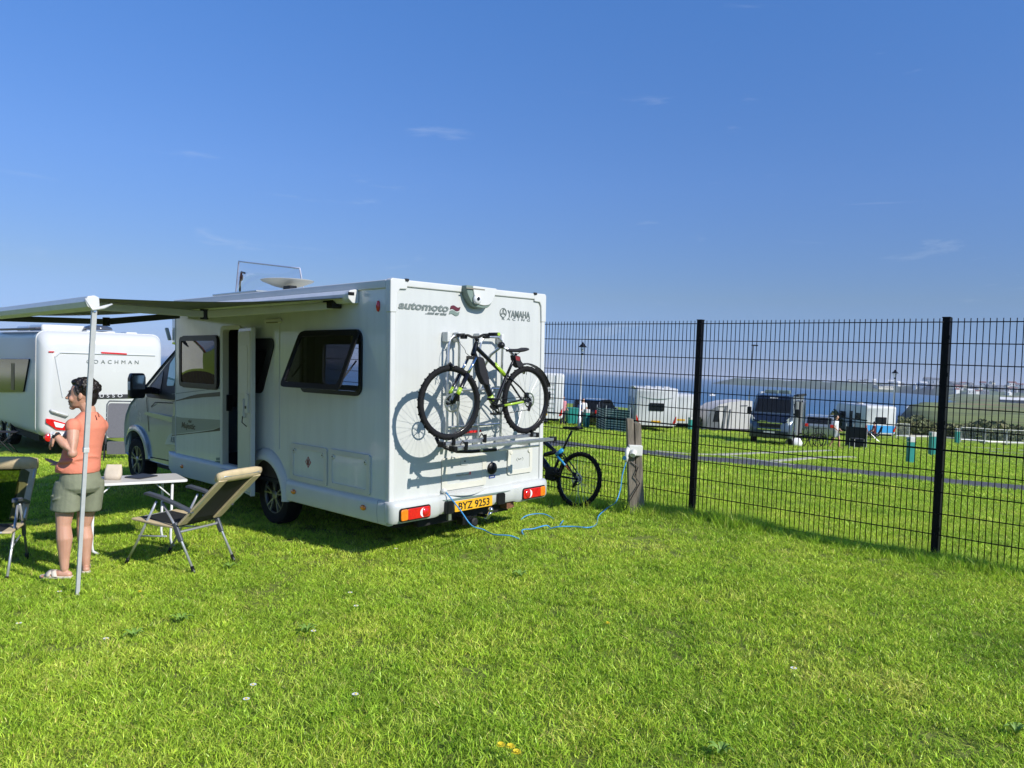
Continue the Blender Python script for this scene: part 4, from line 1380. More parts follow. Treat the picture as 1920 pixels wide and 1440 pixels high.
# ---- bicycle rack on the rear wall
rk = MB()
for x0, x1 in ((.655, .80), (1.09, 1.42)):
    rk.tube([(x0, -.06, 1.05), (x0, -.075, 2.06), (x0 + .02, -.078, 2.13), (x0 + .07, -.08, 2.165), (x1 - .07, -.08, 2.165), (x1 - .02, -.078, 2.13), (x1, -.075, 2.06), (x1, -.06, 1.05)], .0135, 10)
rk.tube([(.655, -.06, 1.62), (1.42, -.06, 1.62)], .012, 8)
rk.tube([(.655, -.06, 1.25), (1.42, -.06, 1.25)], .012, 8)
rack = rk.build('bicycle_rack', m_alu, MH, auto=40)
for x in (.655, .80, 1.09, 1.42):
    MB().bx(x - .022, x + .022, -.085, .0, 2.10, 2.20).build('rack_bracket', m_trim, rack, bevel=.008)
    MB().bx(x - .02, x + .02, -.08, .0, 1.03, 1.10).build('rack_bracket', m_trim, rack, bevel=.008)
def rail(p, q, name):
    mb = MB()
    d = unit(V(*q) - V(*p))
    for off in ((0, 0), (.028, .010), (-.028, .010)):
        mb.bar(V(*p) + V(0, off[0], off[1]), V(*q) + V(0, off[0], off[1]), .024 if off[0] == 0 else .008, .012 if off[0] == 0 else .03)
    o = mb.build(name, m_alu, rack, bevel=.002)
    for e in (p, q):
        c = V(*e)
        MB().bx(c[0] - .02, c[0] + .02, c[1] - .04, c[1] + .04, c[2] - .016, c[2] + .034).build('rail_cap', m_black, o, bevel=.004)
    return o
rail((.31, -.38, 1.125), (1.62, -.38, 1.135), 'wheel_rail')
rail((.30, -.55, 1.10), (1.71, -.55, 1.098), 'wheel_rail')
MB().tube([(.30, -.31, 1.20), (.31, -.33, 1.15), (.36, -.38, 1.10), (.45, -.44, 1.065), (.62, -.46, 1.052), (.95, -.46, 1.045)], .018, 8).build('rack_hoop', m_black, rack, smooth=True)
for x in (.72, 1.40):
    MB().bar((x, -.03, 1.07), (x, -.50, 1.065), .03, .03).build('rack_arm', m_alu, rack, bevel=.004)
MB().bar((.95, -.50, 1.045), (1.55, -.50, 1.045), .02, .02).build('rack_cross_bar', m_alu, rack, bevel=.003)
MB().bx(.83, 1.15, -.05, -.035, 1.175, 1.20).build('rack_warning_strip', m_red, rack)
for x, y, z in ((.42, -.38, 1.15), (.83, -.38, 1.15), (1.52, -.38, 1.16), (.42, -.55, 1.12)):
    k = MB().bar((x, y - .045, z - .03), (x, y - .05, z + .05), .03, .015).tube([(x - .03, y, z + .02), (x, y, z + .055), (x + .03, y, z + .02)], .008, 6)
    k.build('wheel_strap', m_black, rack)
# the clamp arm that holds the frame
arm = MB().tube([(1.10, -.08, 1.80), (1.16, -.16, 1.98), (1.20, -.26, 2.06), (1.28, -.30, 2.04), (1.42, -.31, 1.90), (1.50, -.32, 1.79)], .016, 8)
arm.build('clamp_arm', m_alu, rack, smooth=True)
MB().ball((1.20, -.27, 2.08), (.04, .04, .035)).build('clamp_knob', m_black, rack, smooth=True)
# ================================================================== mesh fence
m_fence = mat('black_powder_coat', (.004, .004, .006), .5, var=.2, vscale=20, spec=.15)
FP0, FD = V(2.172, 9.0, 0), unit(V(4.065 - 2.172, 7.25 - 9.0, 0))
FN = V(.677, .735, 0)
SP = 2.578
fence = empty('mesh_fence', (2.172, 9.0, gz(2.172, 9.0)))
tag(fence, 'tall black welded mesh fence with square posts behind the motorhome', 'fence')
fo = V(*fence.location)
TOP = {}
def fpt(u, z): return FP0 + FD * u + V(0, 0, z) - fo
def post_base(u):
    p = FP0 + FD * u
    return max(gz(p[0], p[1]), .088 - .004 * u) if u < 0 else gz(p[0], p[1])
wire_v = MB().tube([(0, 0, -.02), (0, 0, 2.28)], .0042, 6)
wire_h = MB().tube([(0, 0, 0), (SP - .03, 0, 0)], .0055, 6)
wire_b = MB().bar((0, 0, 0), (SP - .03, 0, 0), .012, .016)
wv0 = wire_v.build('vertical_wire', m_fence, fence, smooth=True)
wh0 = wire_h.build('horizontal_wire', m_fence, fence, smooth=True)
wb0 = wire_b.build('stiffener_wire', m_fence, fence)
post0 = MB().bx(-.032, .032, -.032, .032, -.4, 2.285).build('post', m_fence, fence, bevel=.004)
cap0 = MB().bx(-.036, .036, -.036, .036, 2.285, 2.295).build('post_cap', m_fence, post0, bevel=.003)
bolt0 = MB().bx(-.012, .012, -.05, -.032, -.02, .02).build('fixing', m_fence, post0)
ang = math.atan2(FD[1], FD[0])
first = dict(v=True, h=True, b=True, p=True)
def inst(src, key, loc, rz, ry=0.):
    if first[key]:
        o = src
        first[key] = False
    else:
        o = src.copy()
        COL.objects.link(o)
        for ch in src.children:
            cc_ = ch.copy()
            COL.objects.link(cc_)
            cc_.parent = o
    o.location = [float(q) for q in loc]
    o.rotation_euler = (0, ry, rz)
    return o
bolts = []
bolt0.location = (.03, .0, 2.1)
for z in (1.75, 1.3, .8, .3):
    q = bolt0.copy()
    COL.objects.link(q)
    q.parent = post0
    q.location = (.03, 0, z)
for k in range(-3, 3):
    u = k * SP
    zb = post_base(u)
    inst(post0, 'p', fpt(u, zb), ang)
PANEL_U = [(-2, 0), (-1, 0), (0, 0), (1, 0)]
for k in (-3, -2, -1, 0, 1):
    u0, u1 = k * SP, (k + 1) * SP
    z0, z1 = post_base(u0), post_base(u1)
    sl = math.atan2(z1 - z0, SP)
    off = -FN * .040
    for i in range(13):
        zz = 2.245 - i * .2
        if zz < -.1: continue
        if i == 6:
            inst(wb0, 'b', fpt(u0 + .015, z0 + zz) + off, ang, -sl)
        else:
            inst(wh0, 'h', fpt(u0 + .015, z0 + zz) + off, ang, -sl)
    nw = 50
    # wires further left than the motorhome hides are coarser to see and fewer are needed
    for j in range(1, nw):
        u = u0 + SP * j / nw
        if u < -6.2: continue
        if k == -3 and j % 2: continue
        inst(wv0, 'v', fpt(u, z0 + (z1 - z0) * j / nw) + off, ang)

# ---- timber hook-up post with socket box
pb = gp(1196, 962)
hp_ = empty('hookup_post', pb)
tag(hp_, 'weathered timber post with a white electric socket box, in front of the fence', 'post')
m_wood = mat('weathered_timber', (.20, .17, .13), .9, var=.45, vscale=7, bump=.6, bscale=40, stretch=(6, 6, .6))
tpz = .0
zt = 1.17
t0 = atY(1187, 785, pb[1]) - pb
b0 = V(0, 0, -.2)
hp = MB()
lean = V(t0[0], t0[1], t0[2])
for dx, dy, w_, top in ((-.045, 0, .085, 1.0), (.045, .01, .085, .965)):
    rings = []
    for s_ in (0, .25, .5, .75, 1):
        c_ = b0 + (lean - b0) * s_ * top + V(dx, dy, 0)
        k_ = .5 * w_ * (1.12 - .22 * s_)
        rings.append([c_ + V(i * k_ * (1 + .05 * math.sin(7 * s_ + i)), j * .065, 0) for i, j in ((-1, -1), (1, -1), (1, 1), (-1, 1))])
    hp.loft(rings)
hp.build('timber_leg', m_wood, hp_, bevel=.008)
bxw = mat('white_socket_plastic', (.72, .72, .66), .4, var=.06, vscale=12)
bc = atY(1190, 846, pb[1] - .08) - pb
sb = MB().bx(bc[0] - .08, bc[0] + .085, bc[1] - .06, bc[1] + .03, bc[2] - .05, bc[2] + .075).build('socket_box', bxw, hp_, bevel=.012)
MB().lathe([(.001, .06), (.035, .06), (.04, .0)], bc + V(-.02, -.06, .0), (-.25, -.6, -.6), 16).build('socket_flap', bxw, sb, auto=40)
pc = atY(1176, 850, pb[1] - .15) - pb
MB().tube([pc + V(.02, .04, .06), pc + V(0, .01, .03), pc + V(-.005, 0, -.05), pc + V(-.008, 0, -.10)], [.024, .026, .024, .016], 12).build('plug', bxw, sb, smooth=True)
MB().lathe([(.001, -.008), (.024, -.008), (.024, .008), (.001, .008)], pc + V(-.03, -.01, -.055), (.2, 1, 0), 16).build('plug_cap', mat('blue_plastic', (.02, .11, .22), .4), sb)
# tied black cable on the post
MB().tube([lean * .55 + V(-.06, -.075, 0), lean * .50 + V(.02, -.08, 0), lean * .40 + V(-.03, -.085, 0), lean * .33 + V(.03, -.08, 0), lean * .15 + V(-.10, -.10, 0), V(-.18, -.12, .05)], .006, 6).build('black_wire', m_black, hp_)

# ---- the blue hook-up cable, looping through the grass to the motorhome
m_blue = mat('blue_cable', (.06, .30, .62), .4, var=.15, vscale=6)
pg = pb + pc + V(-.008, 0, -.10)
def gpz(px, py, up): 
    p = gp(px, py)
    return V(p[0], p[1], p[2] + up)
start = MO + MA * .672 + MBv * -.035 + MC * .605
ctl = [start, atY(862, 955, 7.52), atY(884, 985, 7.50), gpz(905, 1003, .06), gpz(925, 1010, .045), gpz(958, 1012, .04), gpz(990, 1011, -.03), gpz(978, 1003, .045), gpz(1000, 1000, .05), gpz(1025, 993, .045), gpz(1040, 989, -.03), gpz(1055, 984, .045),
       gpz(1050, 976, -.03), gpz(1020, 971, .045), gpz(985, 974, .04), gpz(976, 980, -.03), gpz(1010, 992, -.03), gpz(1042, 996, .045), gpz(1075, 995, .045), gpz(1102, 996, .04), gpz(1118, 985, .01), gpz(1122, 973, .035), gpz(1138, 962, .06), atY(1154, 942, pg[1] - .10), atY(1163, 918, pg[1] - .04), atY(1167, 890, pg[1] - .01), pg]
def spline(ctl, k=8):
    P = [2 * ctl[0] - ctl[1]] + list(ctl) + [2 * ctl[-1] - ctl[-2]]
    out = []
    for i in range(1, len(P) - 2):
        for j in range(k):
            t = j / k
            a, b_, c_, d_ = P[i - 1], P[i], P[i + 1], P[i + 2]
            out.append(.5 * ((2 * b_) + (-a + c_) * t + (2 * a - 5 * b_ + 4 * c_ - d_) * t * t + (-a + 3 * b_ - 3 * c_ + d_) * t ** 3))
    out.append(ctl[-1])
    return out
cb = MB().tube(spline(ctl, 7), .0068, 7)
o = cb.build('electric_cable', m_blue, smooth=True)
tag(o, 'blue electric cable running from the motorhome through the grass to the timber post', 'cable')
# ================================================================== bicycles
m_lime = mat('lime_paint', (.36, .55, .03), .3, coat=.8)
m_bblack = mat('gloss_black_paint', (.006, .006, .008), .3, coat=.25, spec=.3)
m_bblue = mat('bright_blue_paint', (.02, .28, .60), .3, coat=.8)
m_borange = mat('orange_paint', (.75, .20, .02), .3, coat=.8)
m_spoke = mat('spoke_steel', (.55, .55, .56), .3, metal=.9)
m_fabric_b = mat('black_nylon', (.012, .012, .016), .85, var=.3, vscale=30, bump=.3, bscale=300)
def bike_wheel(parent, c, R, axis, name='wheel', w=.027, disc=.09, knob=True, spokes=28, side=-1):
    """c: hub centre (3D), axis: unit vector of the axle"""
    c = V(*c)
    axis = unit(axis)
    r = R - w
    prof = [(r + w * math.cos(t), w * .95 * math.sin(t)) for t in np.linspace(0, 2 * math.pi, 11)[:-1]]
    ty = MB().lathe(prof, c, axis, 48, closed=True)
    u = unit(np.cross(axis, V(0, 0, 1)))
    v = np.cross(axis, u)
    if knob:
        for k in range(64):
            a = 2 * math.pi * k / 64
            d = u * math.cos(a) + v * math.sin(a)
            t = -u * math.sin(a) + v * math.cos(a)
            off = axis * (.010 if k % 2 else -.010)
            p = c + d * (R - .004) + off
            ty.bar(p - t * .007, p + t * .007, .016, .011, up=d)
    o = ty.build(name, m_rub, parent, auto=60)
    rim = MB().lathe([(R - .058, -.011), (R - .046, -.014), (R - .040, -.011), (R - .040, .011), (R - .046, .014), (R - .058, .011)], c, axis, 48, closed=True)
    rim.build('rim', m_bblack, o, smooth=True)
    sp = MB()
    for k in range(spokes):
        a = 2 * math.pi * k / spokes
        a2 = a + (.35 if (k // 2) % 2 else -.35)
        h = axis * (.028 if k % 2 else -.028)
        p = c + h + (u * math.cos(a2) + v * math.sin(a2)) * .022
        q = c + (u * math.cos(a) + v * math.sin(a)) * (R - .055)
        sp.tube([p, q], .0013, 4)
    so_ = sp.build('spokes', m_spoke, o)
    so_['kind'] = 'stuff'
    MB().lathe([(.001, -.05), (.014, -.05), (.014, -.035), (.026, -.032), (.026, -.026), (.016, -.02), (.016, .02), (.026, .026), (.026, .032), (.014, .035), (.014, .05), (.001, .05)], c, axis, 16).build('hub', m_bblack, o, auto=40)
    d = axis * side * .042
    MB().lathe([(disc - .016, -.001), (disc, -.001), (disc, .001), (disc - .016, .001)], c + d, axis, 32, closed=True).build('brake_disc', m_steel, o)
    ds = MB()
    for k in range(6):
        a = 2 * math.pi * k / 6
        ds.bar(c + d + (u * math.cos(a) + v * math.sin(a)) * .016, c + d + (u * math.cos(a + .4) + v * math.sin(a + .4)) * (disc - .012), .008, .002, up=axis)
    ds.build('disc_carrier', m_steel, o)
    MB().tube([c + u * 0 - v * (R - .06), c - v * (R - .09)], .003, 5).build('valve', m_black, o)
    return o
def tube2(mb, pts, r, yo=0., n=10):
    return mb.tube([(p[0], yo, p[1]) for p in pts], r, n)
def make_bicycle(root, q, mf, ma, R, turn=0., ebike=False, detail=True, fender=True):
    """q: points in the bicycle's own upright plane (x along, z up); +y is the chain side away from the viewer"""
    hf, hr, bb, ht, hb, sc, st = [V(*q[k]) for k in ('hub_f', 'hub_r', 'bb', 'head_top', 'head_bot', 'seat_cluster', 'saddle')]
    fr = MB()
    tt = V(*q.get('tt_rear', q['seat_cluster']))
    tube2(fr, [hb + (ht - hb) * .15, bb], [.030, .028] if not ebike else [.034, .045])
    tube2(fr, [hb + (ht - hb) * .75, tt], [.022, .018])
    tube2(fr, [bb, sc], [.021, .018])
    tube2(fr, [hb, ht], [.025, .024])
    tube2(fr, [sc, sc + (st - sc) * .06], .021)
    for sy in (-1, 1):
        fr.tube([(sc[0], sy * .02, sc[1]), (sc[0] * .5 + hr[0] * .5, sy * .05, sc[1] * .5 + hr[1] * .5 + .01), (hr[0], sy * .065, hr[1])], [.009, .009, .011], 8)
        fr.tube([(bb[0], sy * .03, bb[1]), (bb[0] * .5 + hr[0] * .5, sy * .058, bb[1] * .5 + hr[1] * .5 - .005), (hr[0], sy * .065, hr[1])], [.012, .010, .011], 8)
    fr.lathe([(.001, -.038), (.026, -.038), (.026, .038), (.001, .038)], (bb[0], 0, bb[1]), (0, 1, 0), 16)
    F = fr.build('frame', mf, root, smooth=False, auto=50)
    ac = MB()
    tube2(ac, [tt + (ht - tt) * .04, tt + (ht - tt) * .38], .0235)
    ac.tube([(bb[0] * .8 + hr[0] * .2, -.047, bb[1] * .8 + hr[1] * .2), (bb[0] * .25 + hr[0] * .75, -.066, bb[1] * .25 + hr[1] * .75)], .0125, 8)
    ac.build('frame_accent', ma, F, smooth=True)
    ac = MB()
    tube2(ac, [bb + (hb - bb) * .10, bb + (hb - bb) * .22], .031 if not ebike else .046)
    ac.build('frame_accent', ma, F, smooth=True)
    # fork
    ax = unit(V(hb[0] - ht[0], 0, hb[1] - ht[1]))
    fk = MB()
    crown = V(hb[0], 0, hb[1]) + ax * .03
    fx = V(math.cos(turn), math.sin(turn), 0)
    fy = V(-math.sin(turn), math.cos(turn), 0)
    fwd = unit(V(hf[0] - crown[0], 0, hf[1] - crown[2]))
    fork = MB()
    fork.bar(crown - fy * .065, crown + fy * .065, .05, .035)
    fo_ = fork.build('fork', m_bblack, root, bevel=.006)
    hub_c = V(hf[0], 0, hf[1])
    for sy in (-1, 1):
        p0 = crown + fy * sy * .06
        p2 = hub_c + fy * sy * .06
        mid = p0 + (p2 - p0) * .38
        MB().tube([p0, mid], .016, 10).build('stanchion', m_steel, fo_, smooth=True)
        MB().tube([mid - (p2 - p0) * .02, p2], [.023, .019], 10).build('fork_lower', m_bblack, fo_, smooth=True)
        MB().tube([p0 + (p2 - p0) * .68, p0 + (p2 - p0) * .82], .0225, 10).build('fork_decal', ma, fo_, smooth=True)
    MB().tube([hub_c - fy * .06 + V(0, 0, .33), hub_c + V(0, 0, .37), hub_c + fy * .06 + V(0, 0, .33)], .014, 8).build('fork_brace', m_bblack, fo_, smooth=True)
    wf = bike_wheel(root, hub_c, R, fy, 'front_wheel', disc=.09, side=-1)
    wr = bike_wheel(root, (hr[0], 0, hr[1]), R, (0, 1, 0), 'rear_wheel', disc=.08, side=-1)
    # cockpit
    bc = V(*[q['bar'][0], 0, q['bar'][1]])
    ck = MB().tube([V(ht[0], 0, ht[1]) + ax * .02, V(ht[0], 0, ht[1]) - ax * .05], .017, 10)
    ck.tube([V(ht[0], 0, ht[1]) - ax * .03, bc], .017, 10)
    hbw = q.get('bar_w', .34)
    rise = .025
    bdir = V(math.sin(turn) * -1, math.cos(turn), 0)
    ck.tube([bc - bdir * hbw + V(.02, 0, rise), bc - bdir * .12 + V(0, 0, rise * .8), bc - bdir * .05, bc + bdir * .05, bc + bdir * .12 + V(0, 0, rise * .8), bc + bdir * hbw + V(.02, 0, rise)], .013, 10)
    H_ = ck.build('handlebar', m_bblack, root, smooth=True)
    for sy in (-1, 1):
        e = bc + bdir * sy * hbw + V(.02, 0, rise)
        i = bc + bdir * sy * (hbw - .13) + V(.013, 0, rise)
        MB().tube([i, e], .017, 10).build('grip', m_fabric_b, H_, smooth=True)
        MB().tube([e, e + bdir * sy * .012], .0165, 10).build('grip_end', ma, H_)
        lv = bc + bdir * sy * (hbw - .15)
        MB().tube([lv + V(-.0, 0, rise), lv + V(-.045, 0, rise - .01), lv + bdir * sy * .05 + V(-.065, 0, rise - .02), lv + bdir * sy * .11 + V(-.062, 0, rise - .03)], .006, 6).build('brake_lever', m_black, H_, smooth=True)
        MB().bx(lv[0] - .035, lv[0] + .015, lv[1] - .03, lv[1] + .03, lv[2] - .015, lv[2] + .03).build('shifter', m_black, H_, bevel=.008)
        cbl = [lv + V(-.03, 0, rise), lv + V(-.11, -sy * .02, -.02), V(ht[0] - .10, sy * .05, ht[1] - .06), V(hb[0] - .05, sy * .05, hb[1] + .02), V(hb[0], sy * .03, hb[1] - .02)]
        MB().tube(spline(cbl, 5), .0028, 5).build('cable', m_black, H_, smooth=True)
    # saddle
    sd_ = unit(st - sc)
    MB().tube([(sc[0], 0, sc[1]), (st[0], 0, st[1] - .03)], .0145, 10).build('seat_post', m_bblack, root, smooth=True)
    sa = []
    for t, wd, hh, dz in ((-.14, .014, .012, .0), (-.10, .022, .016, .004), (-.03, .028, .018, .002), (.04, .055, .02, .004), (.10, .070, .022, .014), (.135, .060, .018, .018)):
        s_ = []
        for k in range(10):
            a = 2 * math.pi * k / 10
            s_.append((st[0] + t, wd * math.cos(a), st[1] + dz + hh * math.sin(a)))
        sa.append(s_)
    SA = MB().loft(sa).build('saddle', m_fabric_b, root, smooth=True)
    MB().tube([(st[0] - .09, .02, st[1] - .01), (st[0] - .03, .02, st[1] - .03), (st[0] + .05, .02, st[1] - .03), (st[0] + .10, .025, st[1])], .0035, 6).build('saddle_rail', m_steel, SA)
    # drivetrain
    cr_ = MB().lathe([(.070, -.002), (.080, -.002), (.080, .002), (.070, .002)], (bb[0], -.045, bb[1]), (0, 1, 0), 32, closed=True)
    for k in range(4):
        a = k * math.pi / 2 + .4
        cr_.bar((bb[0], -.045, bb[1]), (bb[0] + .073 * math.cos(a), -.045, bb[1] + .073 * math.sin(a)), .014, .004, up=(0, 1, 0))
    C_ = cr_.build('chainring', m_black, root)
    ca = q.get('crank', 2.75)
    for sy, a in ((-1, ca), (1, ca + math.pi)):
        e = V(bb[0] + .17 * math.cos(a), sy * .065, bb[1] + .17 * math.sin(a))
        MB().bar((bb[0], sy * .06, bb[1]), e, .014, .022, up=(0, 1, 0)).build('crank', m_black, C_, bevel=.003)
        MB().bx(e[0] - .045, e[0] + .045, e[1] + sy * .015 - .0, e[1] + sy * .10, e[2] - .010, e[2] + .010).build('pedal', m_black, C_, bevel=.004)
    cs = MB()
    for r in (.045, .036, .028, .02): cs.lathe([(r - .006, 0), (r, 0), (r, .002), (r - .006, .002)], (hr[0], -.05 + (.045 - r) * .5, hr[1]), (0, 1, 0), 24, closed=True)
    cs.build('cassette', m_alu, root)
    MB().tube([(bb[0], -.045, bb[1] + .078), (hr[0], -.045, hr[1] + .036)], .0032, 5).tube([(bb[0], -.045, bb[1] - .078), (hr[0] - .03, -.045, hr[1] - .10), (hr[0] + .0, -.045, hr[1] - .05), (hr[0] + .02, -.045, hr[1] - .03)], .0032, 5).build('chain', m_black, root)
    MB().bar((hr[0] + .01, -.06, hr[1] - .02), (hr[0] - .03, -.06, hr[1] - .11), .02, .03).build('derailleur', m_black, root, bevel=.005)
    for hc, yo, ang_ in ((hub_c, 0, .7), (V(hr[0], 0, hr[1]), 0, 2.3)):
        MB().bx(hc[0] + .07 * math.cos(ang_) - .022, hc[0] + .07 * math.cos(ang_) + .022, -.062, -.03, hc[2] + .07 * math.sin(ang_) - .03, hc[2] + .07 * math.sin(ang_) + .03).build('brake_caliper', m_black, root, bevel=.006)
    if fender:
        rg = []
        for t in np.linspace(math.radians(20), math.radians(112), 12):
            r0 = R + .03
            rg.append([(hr[0] + (r0 + dz) * math.cos(t), wy, hr[1] + (r0 + dz) * math.sin(t)) for wy, dz in ((-.035, -.008), (0, .004), (.035, -.008), (.035, -.011), (0, .001), (-.035, -.011))])
        MB().loft(rg).build('mudguard', m_black, root, smooth=True)
    return root

# ---- hardtail on the rack, traced in the plane 0.38 m behind the rear wall
BP = -.38
c1 = cr(770, 610, .1736)
def K(x, y):
    return Rr(*c1(x, y), BP)
ob = V(1.0, BP, 1.16)
bike = empty('mountain_bicycle', M=frame_m(MO + MA * ob[0] + MBv * ob[1] + MC * ob[2], MA, MBv, MC))
tag(bike, 'black mountain bicycle with lime accents strapped to the motorhome rack', 'bicycle')
def k2(x, y):
    p = K(x, y)
    return (p[0] - ob[0], p[1] - ob[2])
hfp, hrp = k2(420, 832), k2(1247, 812)
zw = (hfp[1] + hrp[1]) / 2
Rw = .352
pts = dict(hub_f=(hfp[0], zw + .005), hub_r=(hrp[0], zw - .002), bb=k2(905, 878), head_top=k2(708, 200), head_bot=k2(672, 318), seat_cluster=k2(1035, 545), tt_rear=k2(1020, 545), saddle=k2(1140, 275), bar=k2(700, 128), bar_w=.33, crank=math.radians(150))
make_bicycle(bike, pts, m_bblack, m_lime, Rw, turn=math.radians(-7))
# frame bag hanging on the down tube
bag = [k2(*p) for p in [(690, 335), (760, 345), (815, 560), (825, 655), (770, 640), (715, 520)]]
MB().prism(rpoly(bag, .03), (0, 0, 0), (1, 0, 0), (0, 0, 1), (0, 1, 0), -.045, .03).build('frame_bag', m_fabric_b, bike, bevel=.015)
sbg = [k2(*p) for p in [(1095, 320), (1160, 335), (1165, 380), (1205, 430), (1160, 465), (1125, 440)]]
sb_ = MB().prism(rpoly(sbg, .02), (0, 0, 0), (1, 0, 0), (0, 0, 1), (0, 1, 0), -.035, .035).build('saddle_bag', m_fabric_b, bike, bevel=.012)
MB().prism([k2(*p) for p in [(1105, 330), (1155, 340), (1150, 385), (1110, 375)]], (0, 0, 0), (1, 0, 0), (0, 0, 1), (0, 1, 0), -.037, .037).build('bag_flash', mat('dull_red_cloth', (.20, .015, .02), .7), sb_)
dl = k2(715, 400), k2(870, 760)
for k in range(9):
    t = (k + .5) / 9
    p = V(dl[0][0] + (dl[1][0] - dl[0][0]) * t + .022, -.026, dl[0][1] + (dl[1][1] - dl[0][1]) * t)
    MB().bx(p[0] - .008, p[0] + .008, p[1] - .004, p[1] + .004, p[2] - .010, p[2] + .010).build('frame_letter', m_trim, bike)

# ---- blue full-suspension bicycle leaning on the fence
cpt = gp(1078, 951)
fdir = -FD
bn = unit(np.cross(V(0, 0, 1), -fdir))          # horizontal, away from the viewer
bx_ = -fdir                                     # local +x runs to the rear of the bicycle
lean_a = math.radians(9)
ny_ = V(-bx_[1], bx_[0], 0)
if ny_ @ FN < 0: ny_ = -ny_
zz_ = unit(V(0, 0, 1) * math.cos(lean_a) + ny_ * math.sin(lean_a))
yy_ = np.cross(zz_, bx_)
bike2 = empty('leaning_bicycle', M=frame_m(cpt, bx_, yy_, zz_))
tag(bike2, 'black and blue mountain bicycle leaning on the mesh fence behind the motorhome', 'bicycle')
pts2 = dict(hub_f=(-1.20, .352), hub_r=(0, .352), bb=(-.44, .36), head_top=(-1.02, .98), head_bot=(-1.04, .84), seat_cluster=(-.34, .66), tt_rear=(-.36, .62), saddle=(-.22, .99), bar=(-1.00, 1.05), bar_w=.37, crank=math.radians(10))
make_bicycle(bike2, pts2, m_bblack, m_bblack, .352, ebike=True, fender=False)
MB().tube([(-.40, -.03, .62), (-.30, -.035, .70)], .026, 10).build('seat_tube_panel', m_bblue, bike2, smooth=True)
MB().tube([(-.36, -.045, .60), (-.20, -.05, .50)], .016, 8).build('rocker_link', m_bblue, bike2, smooth=True)
MB().tube([(-.20, -.05, .50), (-.12, -.055, .45)], .016, 8).build('stay_flash', m_borange, bike2, smooth=True)
MB().bx(-.54, -.36, -.05, .05, .28, .46).build('motor_unit', m_black, bike2, bevel=.03)
MB().tube([(-.62, 0, .60), (-.44, 0, .66)], .028, 10).build('shock', m_black, bike2, smooth=True)
